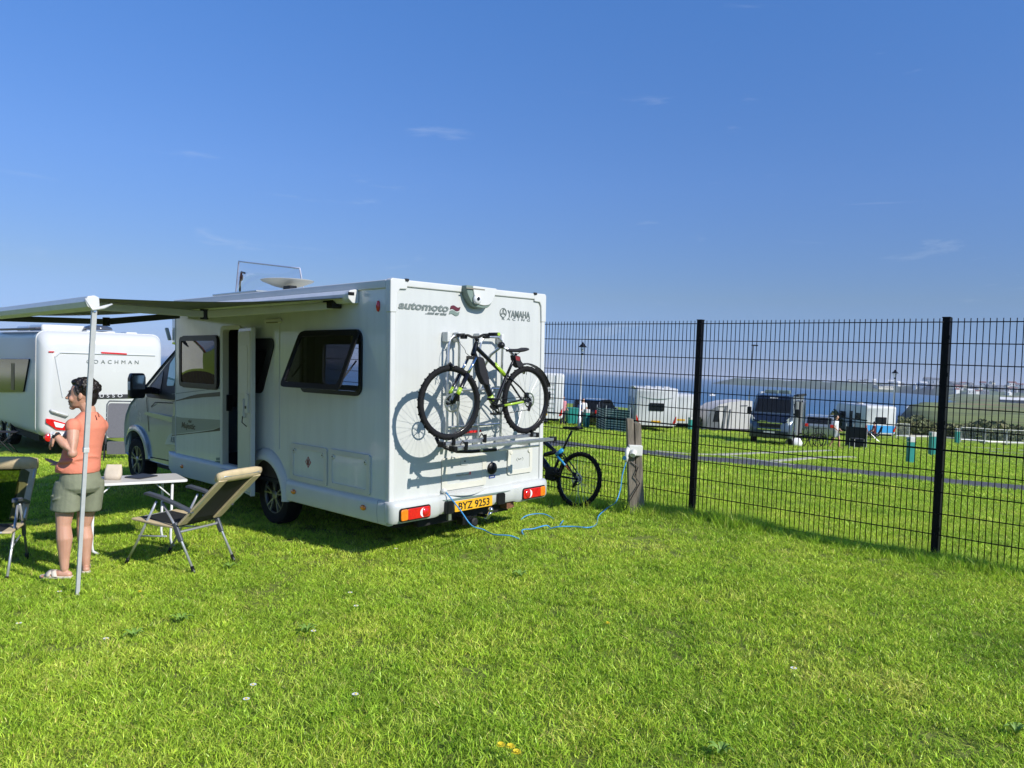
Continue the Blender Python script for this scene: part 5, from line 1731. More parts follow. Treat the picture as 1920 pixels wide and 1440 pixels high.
# ================================================================== camping furniture on the lawn
m_tube = mat('grey_aluminium_tube', (.55, .56, .57), .3, metal=.6, var=.08, vscale=10)
m_beige = mat('beige_padded_cloth', (.55, .44, .26), .8, var=.12, vscale=12, bump=.25, bscale=90)
m_mesh = mat('black_mesh_cloth', (.012, .013, .014), .75, var=.3, vscale=60)
m_armp = mat('slate_plastic', (.075, .085, .105), .45, var=.1, vscale=8)
m_mesh_thin = glass('open_weave_mesh', (.42, .46, .36), -.04, .6, edge=.0)
def make_chair(name, F2, f, label, thin=False, roll=1.0, bord=.085):
    """F2: rear foot on the near side; f: facing. Local x = facing, y = left, near side at y=0, far side at y=-0.5"""
    r = empty(name, F2, math.atan2(f[1], f[0]))
    tag(r, label, 'camping chair')
    Wd = .50
    for y, nm in ((0, 'n'), (-Wd, 'f')):
        A = MB().tube([(0.0, y, .02), (.233, y, .402), (.395, y, .60)], .0115, 10).build('rear_leg', m_tube, r, smooth=True)
        MB().tube([(-.004, y, -.005), (.03, y, .07)], .016, 10).build('foot_cap', m_black, A, smooth=True)
        B = MB().tube([(.800, y, .0), (.64, y, .27), (.462, y, .60)], .0115, 10).build('front_leg', m_tube, r, smooth=True)
        MB().tube([(.806, y, -.012), (.775, y, .045)], .016, 10).build('foot_cap', m_black, B, smooth=True)
        MB().bar((.16, y, .27), (.245, y, .43), .03, .05).build('hinge_block', m_armp, r, bevel=.01)
        arm = []
        for t, z, w, h in ((.60, .655, .018, .012), (.56, .662, .027, .018), (.40, .640, .027, .018), (.20, .590, .025, .018), (.06, .552, .022, .018), (.04, .545, .012, .012)):
            arm.append([(t, y + dy * w, z + dz * h) for dy, dz in ((-1, -.6), (1, -.6), (1, .6), (.6, 1), (-.6, 1), (-1, .6))])
        MB().loft(arm).build('armrest', m_armp, r, auto=45)
        MB().tube([(.215, y, .405), (-.03, y, .625), (-.245, y, .855), (-.262, y, .885)], .011, 10).build('back_tube', m_tube, r, smooth=True)
        MB().tube([(.205, y, .395), (.46, y, .388), (.715, y, .412)], .011, 10).build('seat_tube', m_tube, r, smooth=True)
        MB().tube([(.33, y, .30), (.66, y, .265)], .008, 8).build('brace', m_tube, r, smooth=True)
    MB().tube([(.215, 0, .36), (.20, -.03, .35), (.20, -Wd + .03, .35), (.215, -Wd, .36)], .011, 10).build('rear_cross_bar', m_tube, r, smooth=True)
    MB().tube([(.72, 0, .412), (.73, -.03, .413), (.73, -Wd + .03, .413), (.72, -Wd, .412)], .011, 10).build('front_cross_bar', m_tube, r, smooth=True)
    MB().tube([(-.245, .0, .86), (-.268, -.03, .885), (-.268, -Wd + .03, .885), (-.245, -Wd, .86)], .011, 10).build('top_bar', m_tube, r, smooth=True)
    # back and seat cloth: dark mesh with a padded beige border
    def sheet(p, q, y0, y1, th, n=8, sag=.02):
        p, q = V(*p), V(*q)
        d = unit(q - p)
        nrm = V(-d[2], 0, d[0])
        vs = []
        for lay in (0, th):
            for i in range(n + 1):
                for j in range(5):
                    t, s_ = i / n, j / 4
                    b_ = -sag * math.sin(math.pi * t) * math.sin(math.pi * s_)
                    c_ = p + (q - p) * t + nrm * (b_ + lay)
                    vs.append((c_[0], y0 + (y1 - y0) * s_, c_[2]))
        k = (n + 1) * 5
        fs = []
        for i in range(n):
            for j in range(4):
                a = i * 5 + j
                fs += [(a, a + 1, a + 6, a + 5), (k + a + 5, k + a + 6, k + a + 1, k + a)]
        for i in range(n):
            for j in (0, 4):
                a = i * 5 + j
                fs.append((a, a + 5, k + a + 5, k + a))
        for i in (0, n):
            for j in range(4):
                a = i * 5 + j
                fs.append((a, a + 1, k + a + 1, k + a))
        return MB().add(vs, fs)
    b0, b1 = (.22, 0, .405), (-.245, 0, .86)
    bm = sheet(b0, b1, -.035, -Wd + .035, .008).build('back_mesh', m_mesh_thin if thin else m_mesh, r, smooth=True)
    for y0, y1 in ((.018, -bord), (-Wd + bord, -Wd - .018)):
        sheet((.20, 0, .425), b1, y0, y1, .022, sag=0).build('back_border', m_beige, r, bevel=.006)
    sm_ = sheet((.72, 0, .42), (.23, 0, .395), -.03, -Wd + .03, .007, sag=-.02).build('seat_mesh', m_mesh, r, smooth=True)
    for y0, y1 in ((.016, -.06), (-Wd + .06, -Wd - .016)):
        sheet((.74, 0, .424), (.24, 0, .40), y0, y1, .02, sag=0).build('seat_border', m_beige, r, bevel=.006)
    hd_ = []
    for y in np.linspace(.02, -Wd - .02, 9):
        k = 1 - .25 * (abs(2 * (y + Wd / 2) / (Wd + .04)) ** 6)
        c_ = V(-.238, 0, .88)
        hd_.append([(c_[0] + (px_ * .030 * roll - pz * .05 * .62 * (2 - roll)) * k, y, c_[2] + (pz * (.050 + .018 * (roll - 1)) + px_ * .022) * k) for px_, pz in [(math.cos(a), math.sin(a)) for a in np.linspace(0, 2 * math.pi, 13)[:-1]]])
    MB().loft(hd_).build('headrest', m_beige, r, smooth=True)
    return r
cF = unit(V(-.93118, .36457, 0))
make_chair('folding_chair', V(-2.722, 6.727, gz(-2.722, 6.727)), cF, 'beige and black reclining camping chair standing by the white table')
f2 = unit(V(.365, -.93, 0))
make_chair('folding_chair', V(-4.50, 7.22, gz(-4.50, 7.22)), f2, 'beige camping chair cut off by the left edge of the photo, beside the person', thin=True, roll=2.0, bord=.12)

# ---- table
T1, T2 = V(-3.4216, 7.827, 0), V(-3.9904, 7.395, 0)
ex = unit(T1 - T2)
ey = V(-ex[1], ex[0], 0)
to = V(T2[0], T2[1], gz(*T2[:2]))
tab = empty('camping_table', to, math.atan2(ex[1], ex[0]))
tag(tab, 'white folding camping table between the standing person and the motorhome', 'table')
m_top = mat('white_table_top', (.62, .60, .56), .4, var=.05, vscale=10)
tl = np.linalg.norm(T1 - T2)
tt_ = MB().prism(rrect(-.12, tl + .14, -.04, .44, .04), (0, 0, 0), (1, 0, 0), (0, 1, 0), (0, 0, 1), .672, .70).build('table_top', m_top, tab, bevel=.005)
MB().prism(rrect(-.125, tl + .145, -.045, .445, .045), (0, 0, 0), (1, 0, 0), (0, 1, 0), (0, 0, 1), .676, .694).build('edge_strip', m_alup, tt_)
for x in (0, tl):
    for y in (0, .40):
        sgn_ = 1 if x > 0 else 1
        MB().tube([(x, y, .68), (x, y, .10), (x + .01, y, .04), (x + .06 * sgn_, y, .005)], .013, 8).build('leg', m_alup, tab, smooth=True)
    MB().tube([(x, 0, .24), (x, .40, .24)], .010, 8).build('leg_brace', m_alup, tab, smooth=True)
    MB().tube([(x, 0.02, .52), (x + (-.16 if x > 0 else .16), .02, .67)], .008, 6).build('strut', m_alup, tab, smooth=True)
# things on the table
def on_table(px, py): 
    return onplane(px, py, (0, 0, to[2] + .70), (0, 0, 1))
p = on_table(211, 899)
m_canvas = mat('natural_canvas', (.60, .52, .42), .85, var=.08, vscale=14, bump=.2, bscale=150)
bg = MB()
rings = []
for z, w, d in ((.0, .075, .05), (.05, .082, .052), (.10, .078, .035), (.145, .07, .012), (.15, .068, .006)):
    rings.append([(w * math.copysign(abs(math.cos(a)) ** .5, math.cos(a)) + .012 * z / .15, d * math.sin(a) + .004 * math.sin(a * 3), z) for a in np.linspace(0, 2 * math.pi, 17)[:-1]])
bg.loft(rings)
o = bg.build('canvas_pouch', m_canvas, smooth=True)
o.location = (p[0], p[1], to[2] + .701)
o.rotation_euler = (0, 0, .25)
tag(o, 'cream canvas pouch standing on the white table', 'pouch')
ps = [on_table(*R_) for R_ in [(232, 896), (268, 889.5), (297, 893), (262, 899)]]
c_ = sum(ps) / 4
o = MB().prism(rpoly([(q[0] - c_[0], q[1] - c_[1]) for q in ps], .02), (0, 0, 0), (1, 0, 0), (0, 1, 0), (0, 0, 1), .0, .011).build('tablet', mat('dark_slate_cover', (.03, .032, .04), .5), bevel=.003)
o.location = (c_[0], c_[1], to[2] + .7012)
tag(o, 'dark slim tablet case lying on the white table', 'tablet')

# ---- grey folded recliner and things by the caravan
m_greyc = mat('grey_textile', (.13, .13, .145), .7, var=.12, vscale=40)
q0 = gp(222, 860)
gr = empty('recliner_chair', q0, math.radians(25))
tag(gr, 'grey reclining chair with dark frame beside the caravan, behind the person', 'camping chair')
MB().prism(rrect(-.22, .22, .42, 1.12, .06), (0, 0, 0), (1, 0, 0), (0, .12, .99), (0, 1, -.12), -.012, .012).build('back_cloth', m_greyc, gr, bevel=.004)
MB().prism(rrect(-.21, .21, .10, .36, .03), (0, -.05, 0), (1, 0, 0), (0, -.15, .99), (0, 1, .15), -.01, .01).build('seat_cloth', m_greyc, gr, bevel=.004)
for s_ in (-1, 1):
    MB().tube([(s_ * .235, -.02, .30), (s_ * .235, .06, .55), (s_ * .24, .135, 1.08), (s_ * .20, .145, 1.15)], .013, 8).build('back_tube', m_armp, gr, smooth=True)
    MB().tube([(s_ * .25, .20, .0), (s_ * .25, -.25, .48)], .012, 8).build('leg', m_blackm, gr, smooth=True)
    MB().tube([(s_ * .25, -.34, .0), (s_ * .25, .10, .46)], .012, 8).build('leg', m_blackm, gr, smooth=True)
    MB().bar((s_ * .26, -.25, .52), (s_ * .26, .12, .55), .035, .025).build('armrest', m_blackm, gr, bevel=.008)
for k in range(6):
    MB().ball((-.245, .05 + .015 * k, .55 + .09 * k), (.012, .012, .016), 8, 6).build('lace_clip', m_trim, gr, smooth=True)
MB().tube([(-.20, .145, 1.15), (.20, .145, 1.15)], .013, 8).build('top_bar', m_armp, gr, smooth=True)
q1 = gp(8, 850)
g2 = empty('grey_stool', q1, .3)
tag(g2, 'dark folding stool beside the caravan at the left edge', 'stool')
for s_ in (-1, 1):
    MB().tube([(-.22, s_ * .15, 0), (.20, s_ * .15, .45)], .012, 8).build('leg', m_blackm, g2, smooth=True)
    MB().tube([(.22, s_ * .15, 0), (-.20, s_ * .15, .45)], .012, 8).build('leg', m_blackm, g2, smooth=True)
MB().bx(-.24, .24, -.18, .18, .45, .47).build('seat', m_fabric_b, g2, bevel=.008)
# ================================================================== people
def blob(name, parts, m, parent, vox=.008, smooth=4):
    """overlapping limbs and volumes fused into one continuous skin"""
    o = parts.build(name, m, parent)
    r = o.modifiers.new('fuse', 'REMESH')
    r.mode = 'VOXEL'
    r.voxel_size = vox
    r.use_smooth_shade = True
    s = o.modifiers.new('soften', 'SMOOTH')
    s.factor = .5
    s.iterations = smooth
    return o
def ell(c, rx, ry, ax, ay, n=16):
    """ring of an ellipse"""
    c, ax, ay = V(*c), unit(ax), unit(ay)
    return [c + ax * rx * math.cos(2 * math.pi * k / n) + ay * ry * math.sin(2 * math.pi * k / n) for k in range(n)]
def limb(mb, pts, rs, n=12):
    """closed tapering tube with round ends"""
    pts = [V(*p) for p in pts]
    mb.tube(pts, rs, n)
    for p, r in zip(pts, rs): mb.ball(p, r * .98, 12, 8)
    return mb
m_skin = bpy.data.materials.new('skin')
m_skin.use_nodes = True
b = m_skin.node_tree.nodes['Principled BSDF']
b.inputs['Base Color'].default_value = (.50, .26, .17, 1)
b.inputs['Roughness'].default_value = .5
b.inputs['Subsurface Weight'].default_value = .12
b.inputs['Subsurface Radius'].default_value = (.02, .008, .004)
nzz = node_noise(m_skin.node_tree, 9, 4)
m_skin.node_tree.links.new(node_ramp(m_skin.node_tree, nzz, [(.3, (.50, .26, .17)), (.7, (.62, .345, .24))]), b.inputs['Base Color'])
m_shirt = mat('coral_jersey', (.72, .235, .145), .8, var=.06, vscale=5, bump=.6, bscale=16)
m_short = mat('olive_cotton', (.20, .215, .14), .85, var=.12, vscale=9, bump=.4, bscale=30)
m_hair = mat('dark_brown_hair', (.012, .008, .007), .42, var=.5, vscale=40, bump=.8, bscale=70)
m_sandal = mat('cream_sandal', (.62, .55, .45), .6)

J = lambda px, py, Y: atY(px, py, Y)
base = V(-3.72, 6.63, gz(-3.72, 6.63))
person = empty('person', base)
tag(person, 'person in coral top and olive shorts standing smiling by the awning pole', 'person')
def Q(px, py, Y): return J(px, py, Y) - base
fw = unit(V(-.86, .51, 0))           # the way the body faces
lf = V(-fw[1], fw[0], 0)             # towards the left side of the body
up = V(0, 0, 1)
hw = unit(V(-.97, -.10, 0))          # the way the face looks
hl = V(-hw[1], hw[0], 0)
body = MB()
pel = Q(150, 905, 6.66)
chest = Q(164, 812, 6.67)
neckb = Q(167, 772, 6.66)
headc = Q(155, 739, 6.64)
# torso under the clothes
body.loft([ell(pel + up * z + fw * f_, rx, ry, lf, fw) for z, rx, ry, f_ in ((-.10, .13, .09, 0), (0, .165, .115, 0), (.10, .145, .10, .0), (.20, .125, .09, .0), (.32, .145, .10, .0), (.42, .16, .10, -.01), (.49, .12, .07, -.015), (.53, .06, .055, -.01))])
limb(body, [neckb - up * .04, neckb + up * .03 + hw * .01, headc - up * .05 + hw * .0], [.060, .052, .050])
# head: skull, jaw, brow, nose, lips, ear
body.ball(headc + up * .025 - hw * .012, (.075, .075, .095), 18, 12)
body.loft([ell(headc + up * z + hw * f_, rx, ry, hl, hw) for z, rx, ry, f_ in ((.07, .065, .075, .0), (.03, .070, .085, .005), (-.02, .067, .085, .008), (-.06, .058, .075, .018), (-.095, .042, .055, .034), (-.112, .022, .032, .048))])
body.ball(headc + hw * .088 + up * .018, (.018, .030, .012), 10, 8)
limb(body, [headc + hw * .092 + up * .012, headc + hw * .108 - up * .018, headc + hw * .120 - up * .034, headc + hw * .096 - up * .040], [.010, .012, .013, .011], 8)
body.ball(headc + hw * .096 - up * .060, (.014, .020, .007), 10, 8)
body.ball(headc + hw * .090 - up * .082, (.015, .020, .008), 10, 8)
body.ball(headc + hw * .074 - up * .108, (.024, .024, .020), 10, 8)
for s_ in (-1, 1):
    body.ball(headc + hw * .062 + hl * s_ * .040 - up * .038, .026, 10, 8)
    body.ball(headc - hw * .012 + hl * s_ * .072 - up * .012, (.018, .010, .03), 10, 8)
# legs
hipL, hipR = Q(126, 915, 6.60), Q(170, 912, 6.73)
kneL, kneR = Q(119, 985, 6.56), Q(157, 985, 6.75)
ankL, ankR = Q(121, 1066, 6.56), Q(161, 1060, 6.755)
for h_, k_, a_ in ((hipL, kneL, ankL), (hipR, kneR, ankR)):
    cf = k_ * .7 + a_ * .3 - fw * .012
    limb(body, [h_, h_ * .5 + k_ * .5, k_, cf, k_ * .25 + a_ * .75, a_], [.092, .080, .058, .064, .043, .033], 14)
footd = {0: unit(V(-.97, -.05, 0)), 1: unit(V(-.55, .83, 0))}
for i, a_ in enumerate((ankL, ankR)):
    d = footd[i]
    g_ = gz(*(a_ + base)[:2]) - base[2]
    heel = V(a_[0], a_[1], g_ + .045) - d * .035
    limb(body, [heel, V(a_[0], a_[1], g_ + .05) + d * .03, V(a_[0], a_[1], g_ + .036) + d * .12], [.030, .033, .026], 12)
    sd_ = V(-d[1], d[0], 0)
    for t in range(5):
        o_ = (t - 2) * .017
        r_ = .012 if t != (0 if i else 4) else .014
        ln = .185 - abs(t - (1.2 if i else 2.8)) * .012
        limb(body, [V(a_[0], a_[1], g_ + .033) + d * .11 + sd_ * o_, V(a_[0], a_[1], g_ + .028) + d * ln + sd_ * o_], [r_, r_ * .85], 8)
# arms and hands
def arm(sh, el, wr, fdir, fup, rad=(.052, .046, .040, .026), spread=.017, curl=.5, thumb=1):
    limb(body, [sh, sh * .5 + el * .5, el, el * .5 + wr * .5, wr], [rad[0], rad[1], rad[2], rad[2] * .92, rad[3]], 12)
    fdir = unit(fdir)
    fup = unit(fup - fdir * (fup @ fdir))
    sdv = np.cross(fdir, fup)
    palm = wr + fdir * .05
    body.loft([ell(wr + fdir * t, w_, h_, sdv, fup, 12) for t, w_, h_ in ((-.005, .024, .019), (.03, .034, .017), (.065, .040, .015), (.085, .038, .012))])
    for k, ln in enumerate((.072, .080, .076, .060)):
        o_ = (k - 1.5) * spread * 1.15
        p0 = wr + fdir * .075 + sdv * o_
        p1 = p0 + fdir * ln * .45 - fup * ln * .10 * curl
        p2 = p1 + (fdir * (1 - .45 * curl) - fup * .75 * curl) * ln * .32
        p3 = p2 + (fdir * (1 - .8 * curl) - fup * 1.0 * curl) * ln * .28
        limb(body, [p0, p1, p2, p3], [.0095, .009, .0083, .0074], 8)
    t0 = wr + fdir * .025 + sdv * thumb * .028
    limb(body, [t0, t0 + sdv * thumb * .022 + fdir * .028 - fup * .008, t0 + sdv * thumb * .026 + fdir * .058 - fup * .016], [.013, .0105, .009], 8)
shL, shR = Q(137, 798, 6.50), Q(189, 798, 6.80)
elL, wrL = Q(136, 850, 6.42), Q(104, 815, 6.43)
arm(shL, elL, wrL, Q(90, 838, 6.47) - wrL, V(-.5, -.6, .6), curl=.45, thumb=-1)
elR, wrR = Q(152, 866, 6.96), Q(120, 872, 6.84)
arm(shR, elR, wrR, Q(96, 866, 6.84) - wrR, V(0, .1, 1), rad=(.050, .045, .038, .025), curl=-.35, thumb=-1)
def grow_head(mb, k=1.09):
    mb.v = [tuple(headc + (V(*v) - headc) * k) if np.linalg.norm(V(*v) - headc) < .165 else v for v in mb.v]
grow_head(body)
blob('body', body, m_skin, person, .0055, 3)
# mouth, teeth, eyes, brows
MB().ball(headc + hw * .102 - up * .077, (.008, .020, .0075), 10, 8).build('mouth', mat('open_mouth', (.10, .02, .02), .5), person, smooth=True)
MB().ball(headc + hw * .107 - up * .073, (.005, .016, .004), 10, 8).build('teeth', mat('teeth', (.75, .72, .66), .3), person, smooth=True)
for s_ in (-1, 1):
    MB().ball(headc + hw * .093 + hl * s_ * .033 + up * .006, (.006, .011, .005), 10, 8).build('eye', mat('dark_eye', (.02, .012, .01), .2), person, smooth=True)
    MB().tube([headc + hw * .098 + hl * s_ * .012 + up * .022, headc + hw * .092 + hl * s_ * .034 + up * .029, headc + hw * .072 + hl * s_ * .052 + up * .022], .0025, 6).build('eyebrow', m_hair, person, smooth=True)
# hair: swept back and gathered, short curls at the crown
hr_ = MB()
hr_.ball(headc + up * .045 - hw * .022, (.086, .082, .090), 18, 12)
hr_.ball(headc + up * .092 + hw * .032, (.050, .060, .030), 14, 10)
hr_.ball(headc + up * .005 - hw * .062, (.052, .060, .085), 14, 10)
hr_.ball(headc - up * .045 - hw * .062, (.040, .050, .050), 12, 8)
rh = random.Random(4)
for k in range(60):
    a = rh.uniform(0, 6.283)
    e = rh.uniform(.05, 1.2)
    d = V(math.cos(a) * math.cos(e), math.sin(a) * math.cos(e), math.sin(e))
    if d @ hw > .75 and d[2] < .6: continue
    p = headc + up * .035 - hw * .02 + d * V(.092, .086, .094)
    t_ = unit(np.cross(d, V(rh.uniform(-1, 1), rh.uniform(-1, 1), rh.uniform(-1, 1))))
    hr_.tube([p - t_ * .03, p + d * .006, p + t_ * .03], [.006, .011, .005], 6)
for k in range(14):
    a = rh.uniform(-1.2, 1.2)
    p = headc + up * (.085 - abs(a) * .03 + rh.uniform(-.02, .012)) - hw * (.085 + rh.uniform(-.015, .015)) + hl * a * .045
    hr_.ball(p, rh.uniform(.016, .026), 10, 8)
for s_ in (-1, 1):
    hr_.tube([headc + up * .060 + hl * s_ * .060 + hw * .022, headc + up * .018 + hl * s_ * .070 + hw * .006, headc - up * .012 + hl * s_ * .07 - hw * .008], [.018, .016, .007], 8)
grow_head(hr_, 1.11)
blob('hair', hr_, m_hair, person, .0055, 1)
for s_ in (-1, 1):
    MB().tube([headc + up * .118 + hw * .045 + hl * s_ * .055, headc + up * .085 + hw * .0 + hl * s_ * .088, headc + up * .03 - hw * .03 + hl * s_ * .088], .0028, 6).build('sunglasses_arm', m_black, person)
# top: boxy short-sleeved tee with a keyhole slit at the nape
sh_ = MB()
hem = Q(148, 882, 6.66)
sh_.loft([ell(hem + (neckb - hem) * t + fw * f_, rx, ry, lf, fw, 28) for t, rx, ry, f_ in ((-.02, .172, .175, .02), (.06, .174, .172, .018), (.2, .160, .140, .004), (.4, .155, .126, .0), (.6, .160, .124, -.004), (.74, .160, .118, -.012), (.84, .145, .100, -.016), (.92, .108, .082, -.014), (.97, .078, .070, -.008), (1.0, .066, .064, -.004))])
for s_, el_, ln_ in ((shL, elL, .07), (shR, elR, .2)):
    e_ = s_ + (el_ - s_) * ln_
    limb(sh_, [s_ * .8 + neckb * .2 - up * .03, s_, e_], [.058, .064, .062], 14)
rs = random.Random(2)
for k in range(7):
    z_ = -.02 + .03 * k
    a0_ = rs.uniform(0, 6.28)
    c_ = hem + (neckb - hem) * (.02 + .035 * k)
    sh_.tube([c_ + (lf * math.cos(a0_ + t) * .180 + fw * math.sin(a0_ + t) * .133) + up * .02 * math.sin(3 * t) for t in np.linspace(0, 1.6, 8)], [.004, .010, .013, .014, .013, .011, .008, .004], 6)
SH = blob('top', sh_, m_shirt, person, .0075, 4)
kp = Q(187, 776, 6.66)
MB().tube([Q(183, 773, 6.60), Q(186, 782, 6.595)], [.004, .006], 8).build('keyhole_slit', mat('slit_shadow', (.25, .08, .05), .8), SH)
# shorts
so2 = MB()
so2.loft([ell(pel + up * z + fw * f_, rx, ry, lf, fw, 24) for z, rx, ry, f_ in ((.105, .150, .130, .0), (.04, .165, .155, -.005), (-.03, .170, .168, -.01), (-.075, .150, .150, .0))])
for h_, k_ in ((hipL, kneL), (hipR, kneR)):
    e_ = h_ * .40 + k_ * .60
    so2.loft([ell(h_ + (e_ - h_) * t, r_ * .82, r_ * 1.16, lf, fw, 20) for t, r_ in ((-.3, .105), (0, .118), (.5, .122), (.94, .126), (1.0, .121))])
for k in range(10):
    h_ = hipL if k % 2 else hipR
    a0_ = rs.uniform(0, 6.28)
    c_ = h_ - up * rs.uniform(.0, .12)
    so2.tube([c_ + (lf * math.cos(a0_ + t) + fw * math.sin(a0_ + t)) * .117 - up * t * .04 for t in np.linspace(0, 1.0, 6)], [.003, .008, .010, .009, .006, .003], 6)
blob('shorts', so2, m_short, person, .0075, 3)
# sandals, watch, phone
for i, a_ in enumerate((ankL, ankR)):
    d = footd[i]
    sd_ = V(-d[1], d[0], 0)
    g_ = gz(*(a_ + base)[:2]) - base[2]
    o0 = V(a_[0], a_[1], g_ + .012)
    sole = [(-.065, .024), (-.05, .036), (.02, .034), (.09, .044), (.15, .044), (.19, .030), (.205, .0)]
    poly = [(x, y) for x, y in sole] + [(x, -y) for x, y in reversed(sole[:-1])]
    S_ = MB().prism(poly, o0, d, sd_, up, .0, .022).build('sandal', m_sandal, person, bevel=.006)
    for x0, x1 in ((.055, .125), (.125, .060)):
        rg = []
        for t in np.linspace(0, math.pi, 9):
            cc_ = o0 + d * (x0 + (x1 - x0) * t / math.pi) + sd_ * .047 * math.cos(t) + up * (.018 + .048 * math.sin(t))
            rg.append([cc_ - d * .022, cc_ + d * .022, cc_ + d * .022 + up * .005, cc_ - d * .022 + up * .005])
        MB().loft(rg).build('strap', m_sandal, S_, smooth=True)
wd = unit(elL - wrL)
MB().lathe([(.031, -.012), (.034, -.010), (.034, .010), (.031, .012)], wrL + wd * .012, wd, 20, closed=True).build('watch', m_fabric_b, person, smooth=True)
MB().bx(-.014, .014, -.014, .014, 0, .008).build('watch_face', mat('watch_white', (.7, .7, .68), .3), person)
wf_ = bpy.data.objects[[o.name for o in person.children if o.name.startswith('watch_face')][0]]
wf_.location = (wrL + wd * .012 + unit(V(-.25, -.75, .6)) * .033).tolist()
wf_.rotation_euler = (math.radians(55), 0, math.radians(-20))
# ================================================================== the neighbouring caravan
cy = math.radians(45.5)
CA, CBv, CCv = V(math.cos(cy), math.sin(cy), .02), V(-math.sin(cy), math.cos(cy), 0), V(-.02, 0, 1)
CA = unit(CA)
CCv = unit(np.cross(CA, CBv))
c0 = gp(73, 857)
CV = empty('touring_caravan', M=frame_m(c0, CA, CBv, CCv))
tag(CV, 'large white touring caravan with dark name strip, parked left of the motorhome', 'caravan')
def cv_l(P):
    d = P - c0
    return V(d @ CA, d @ CBv, d @ CCv)
def CR(px, py, B=0.):
    q = cv_l(onplane(px, py, c0 + CBv * B, CBv))
    return (float(q[0]), float(q[2]))
def CS(px, py, A=0.):
    q = cv_l(onplane(px, py, c0 + CA * A, CA))
    return (float(q[1]), float(q[2]))
cw, ch, cl_ = 2.48, 2.62, 6.6
m_cvw = mat('white_caravan_grp', (.60, .61, .60), .25, coat=.5, var=.03, vscale=1.5)
m_cvs = mat('white_caravan_side', (.56, .585, .60), .38, coat=.08, var=.03, vscale=1.5)
def cv_ring(B, ins, top=0., bot=.0, r=.16):
    return [(x, B, z) for x, z in rrect(ins, cw - ins, .40 + bot, ch - top, r, 5)]
# rear moulding, body, roof
MB().loft([cv_ring(.0, .16, .30, .06, .22), cv_ring(.02, .10, .22, .03, .22), cv_ring(.06, .05, .14, .01, .22), cv_ring(.14, .015, .06, 0, .2), cv_ring(.27, .0, .02, 0, .18)]).build('rear_moulding', m_cvw, CV, auto=40)
MB().loft([cv_ring(.27, .004, .022, .0, .18), cv_ring(cl_ - .5, .004, .022, 0, .18), cv_ring(cl_, .25, .9, .1, .3)]).build('body', m_cvs, CV, auto=40)
MB().loft([cv_ring(B, -.010, .012, .0, .18) for B in (.26, .31)]).build('corner_rail', m_cvw, CV, auto=40)
# side window and lower skirt on the shaded side
sw = [CS(-60, 673, 0), CS(57, 673, 0), CS(47, 735, 0), CS(-60, 737, 0)]
swz = (sw[0][1] + .0, sw[2][1])
MB().prism(rpoly([CS(-120, 672), CS(57, 673), CS(46, 735), CS(-120, 736)], .05), (0, 0, 0), (0, 1, 0), (0, 0, 1), (-1, 0, 0), .0, .03).build('side_window', mat('dark_window', (.012, .014, .018), .15, spec=.15), CV, bevel=.006)
MB().bx(-.035, -.03, *sorted((CS(24, 700)[0], CS(30, 700)[0])), sw[2][1], sw[0][1]).build('window_bar', m_black, CV)
MB().bx(.1, cw - .1, .4, cl_ - .6, .28, .42).build('chassis', m_under, CV)
for yy in (2.6, 3.4):
    wheel(CV, .12, yy, -1, .32)
# recessed rear panel outline, brake bar, lettering, name strip
c1b = cr(0, 580, .1875)
c1a = cr(0, 480, .2083)
pan = [CR(*c1b(*p)) for p in [(550, 475), (600, 432), (1700, 465), (1700, 860), (690, 860), (625, 880)]]
MB().tube([(a, -.012, z) for a, z in (pan[0], pan[1], (min(pan[2][0], cw - .2), pan[2][1]))], .012, 6).build('panel_crease', m_cvs, CV)
MB().tube([(a, -.008, z) for a, z in (pan[0], pan[5])], .010, 6).build('panel_crease', m_cvs, CV)
bl = [CR(*c1b(*p)) for p in [(1010, 425), (1265, 440), (1265, 455), (1010, 442)]]
MB().prism(bl, (0, 0, 0), (1, 0, 0), (0, 0, 1), (0, -1, 0), .0, .03).build('brake_bar', m_red, CV, bevel=.005)
rmk = CR(*c1b(512, 425))
MB().bx(rmk[0] - .05, rmk[0] + .05, -.02, .05, rmk[1] - .012, rmk[1] + .012).build('rear_marker', m_red, CV)
t0_, t1_ = CR(*c1b(865, 530)), CR(*c1b(1385, 548))
text('maker_lettering', 'COACHMAN', .115, (t0_[0], 0, (t0_[1] + t1_[1]) / 2 - .01), (1, 0, 0), (0, 0, 1), (0, -1, 0), m_greytxt, CV, space=1.75, width=t1_[0] - t0_[0], depth=.01)
s0, s1 = CR(*c1b(760, 850)), CR(*c1b(1640, 850))
sz = [CR(*c1b(1000, 852))[1], CR(*c1b(1000, 895))[1]]
st_ = MB().bx(s0[0], cw - .15, -.02, .03, sz[1], sz[0]).build('name_strip', mat('charcoal_strip', (.03, .03, .033), .4), CV, bevel=.01)
l0 = CR(*c1b(935, 890))
l1 = CR(*c1b(1220, 890))
text('model_lettering', 'LUSSO', .10, (l0[0], -.02, sz[1] + .03), (1, 0, 0), (0, 0, 1), (0, -1, 0), m_alup, st_, space=1.7, width=l1[0] - l0[0], depth=.008)
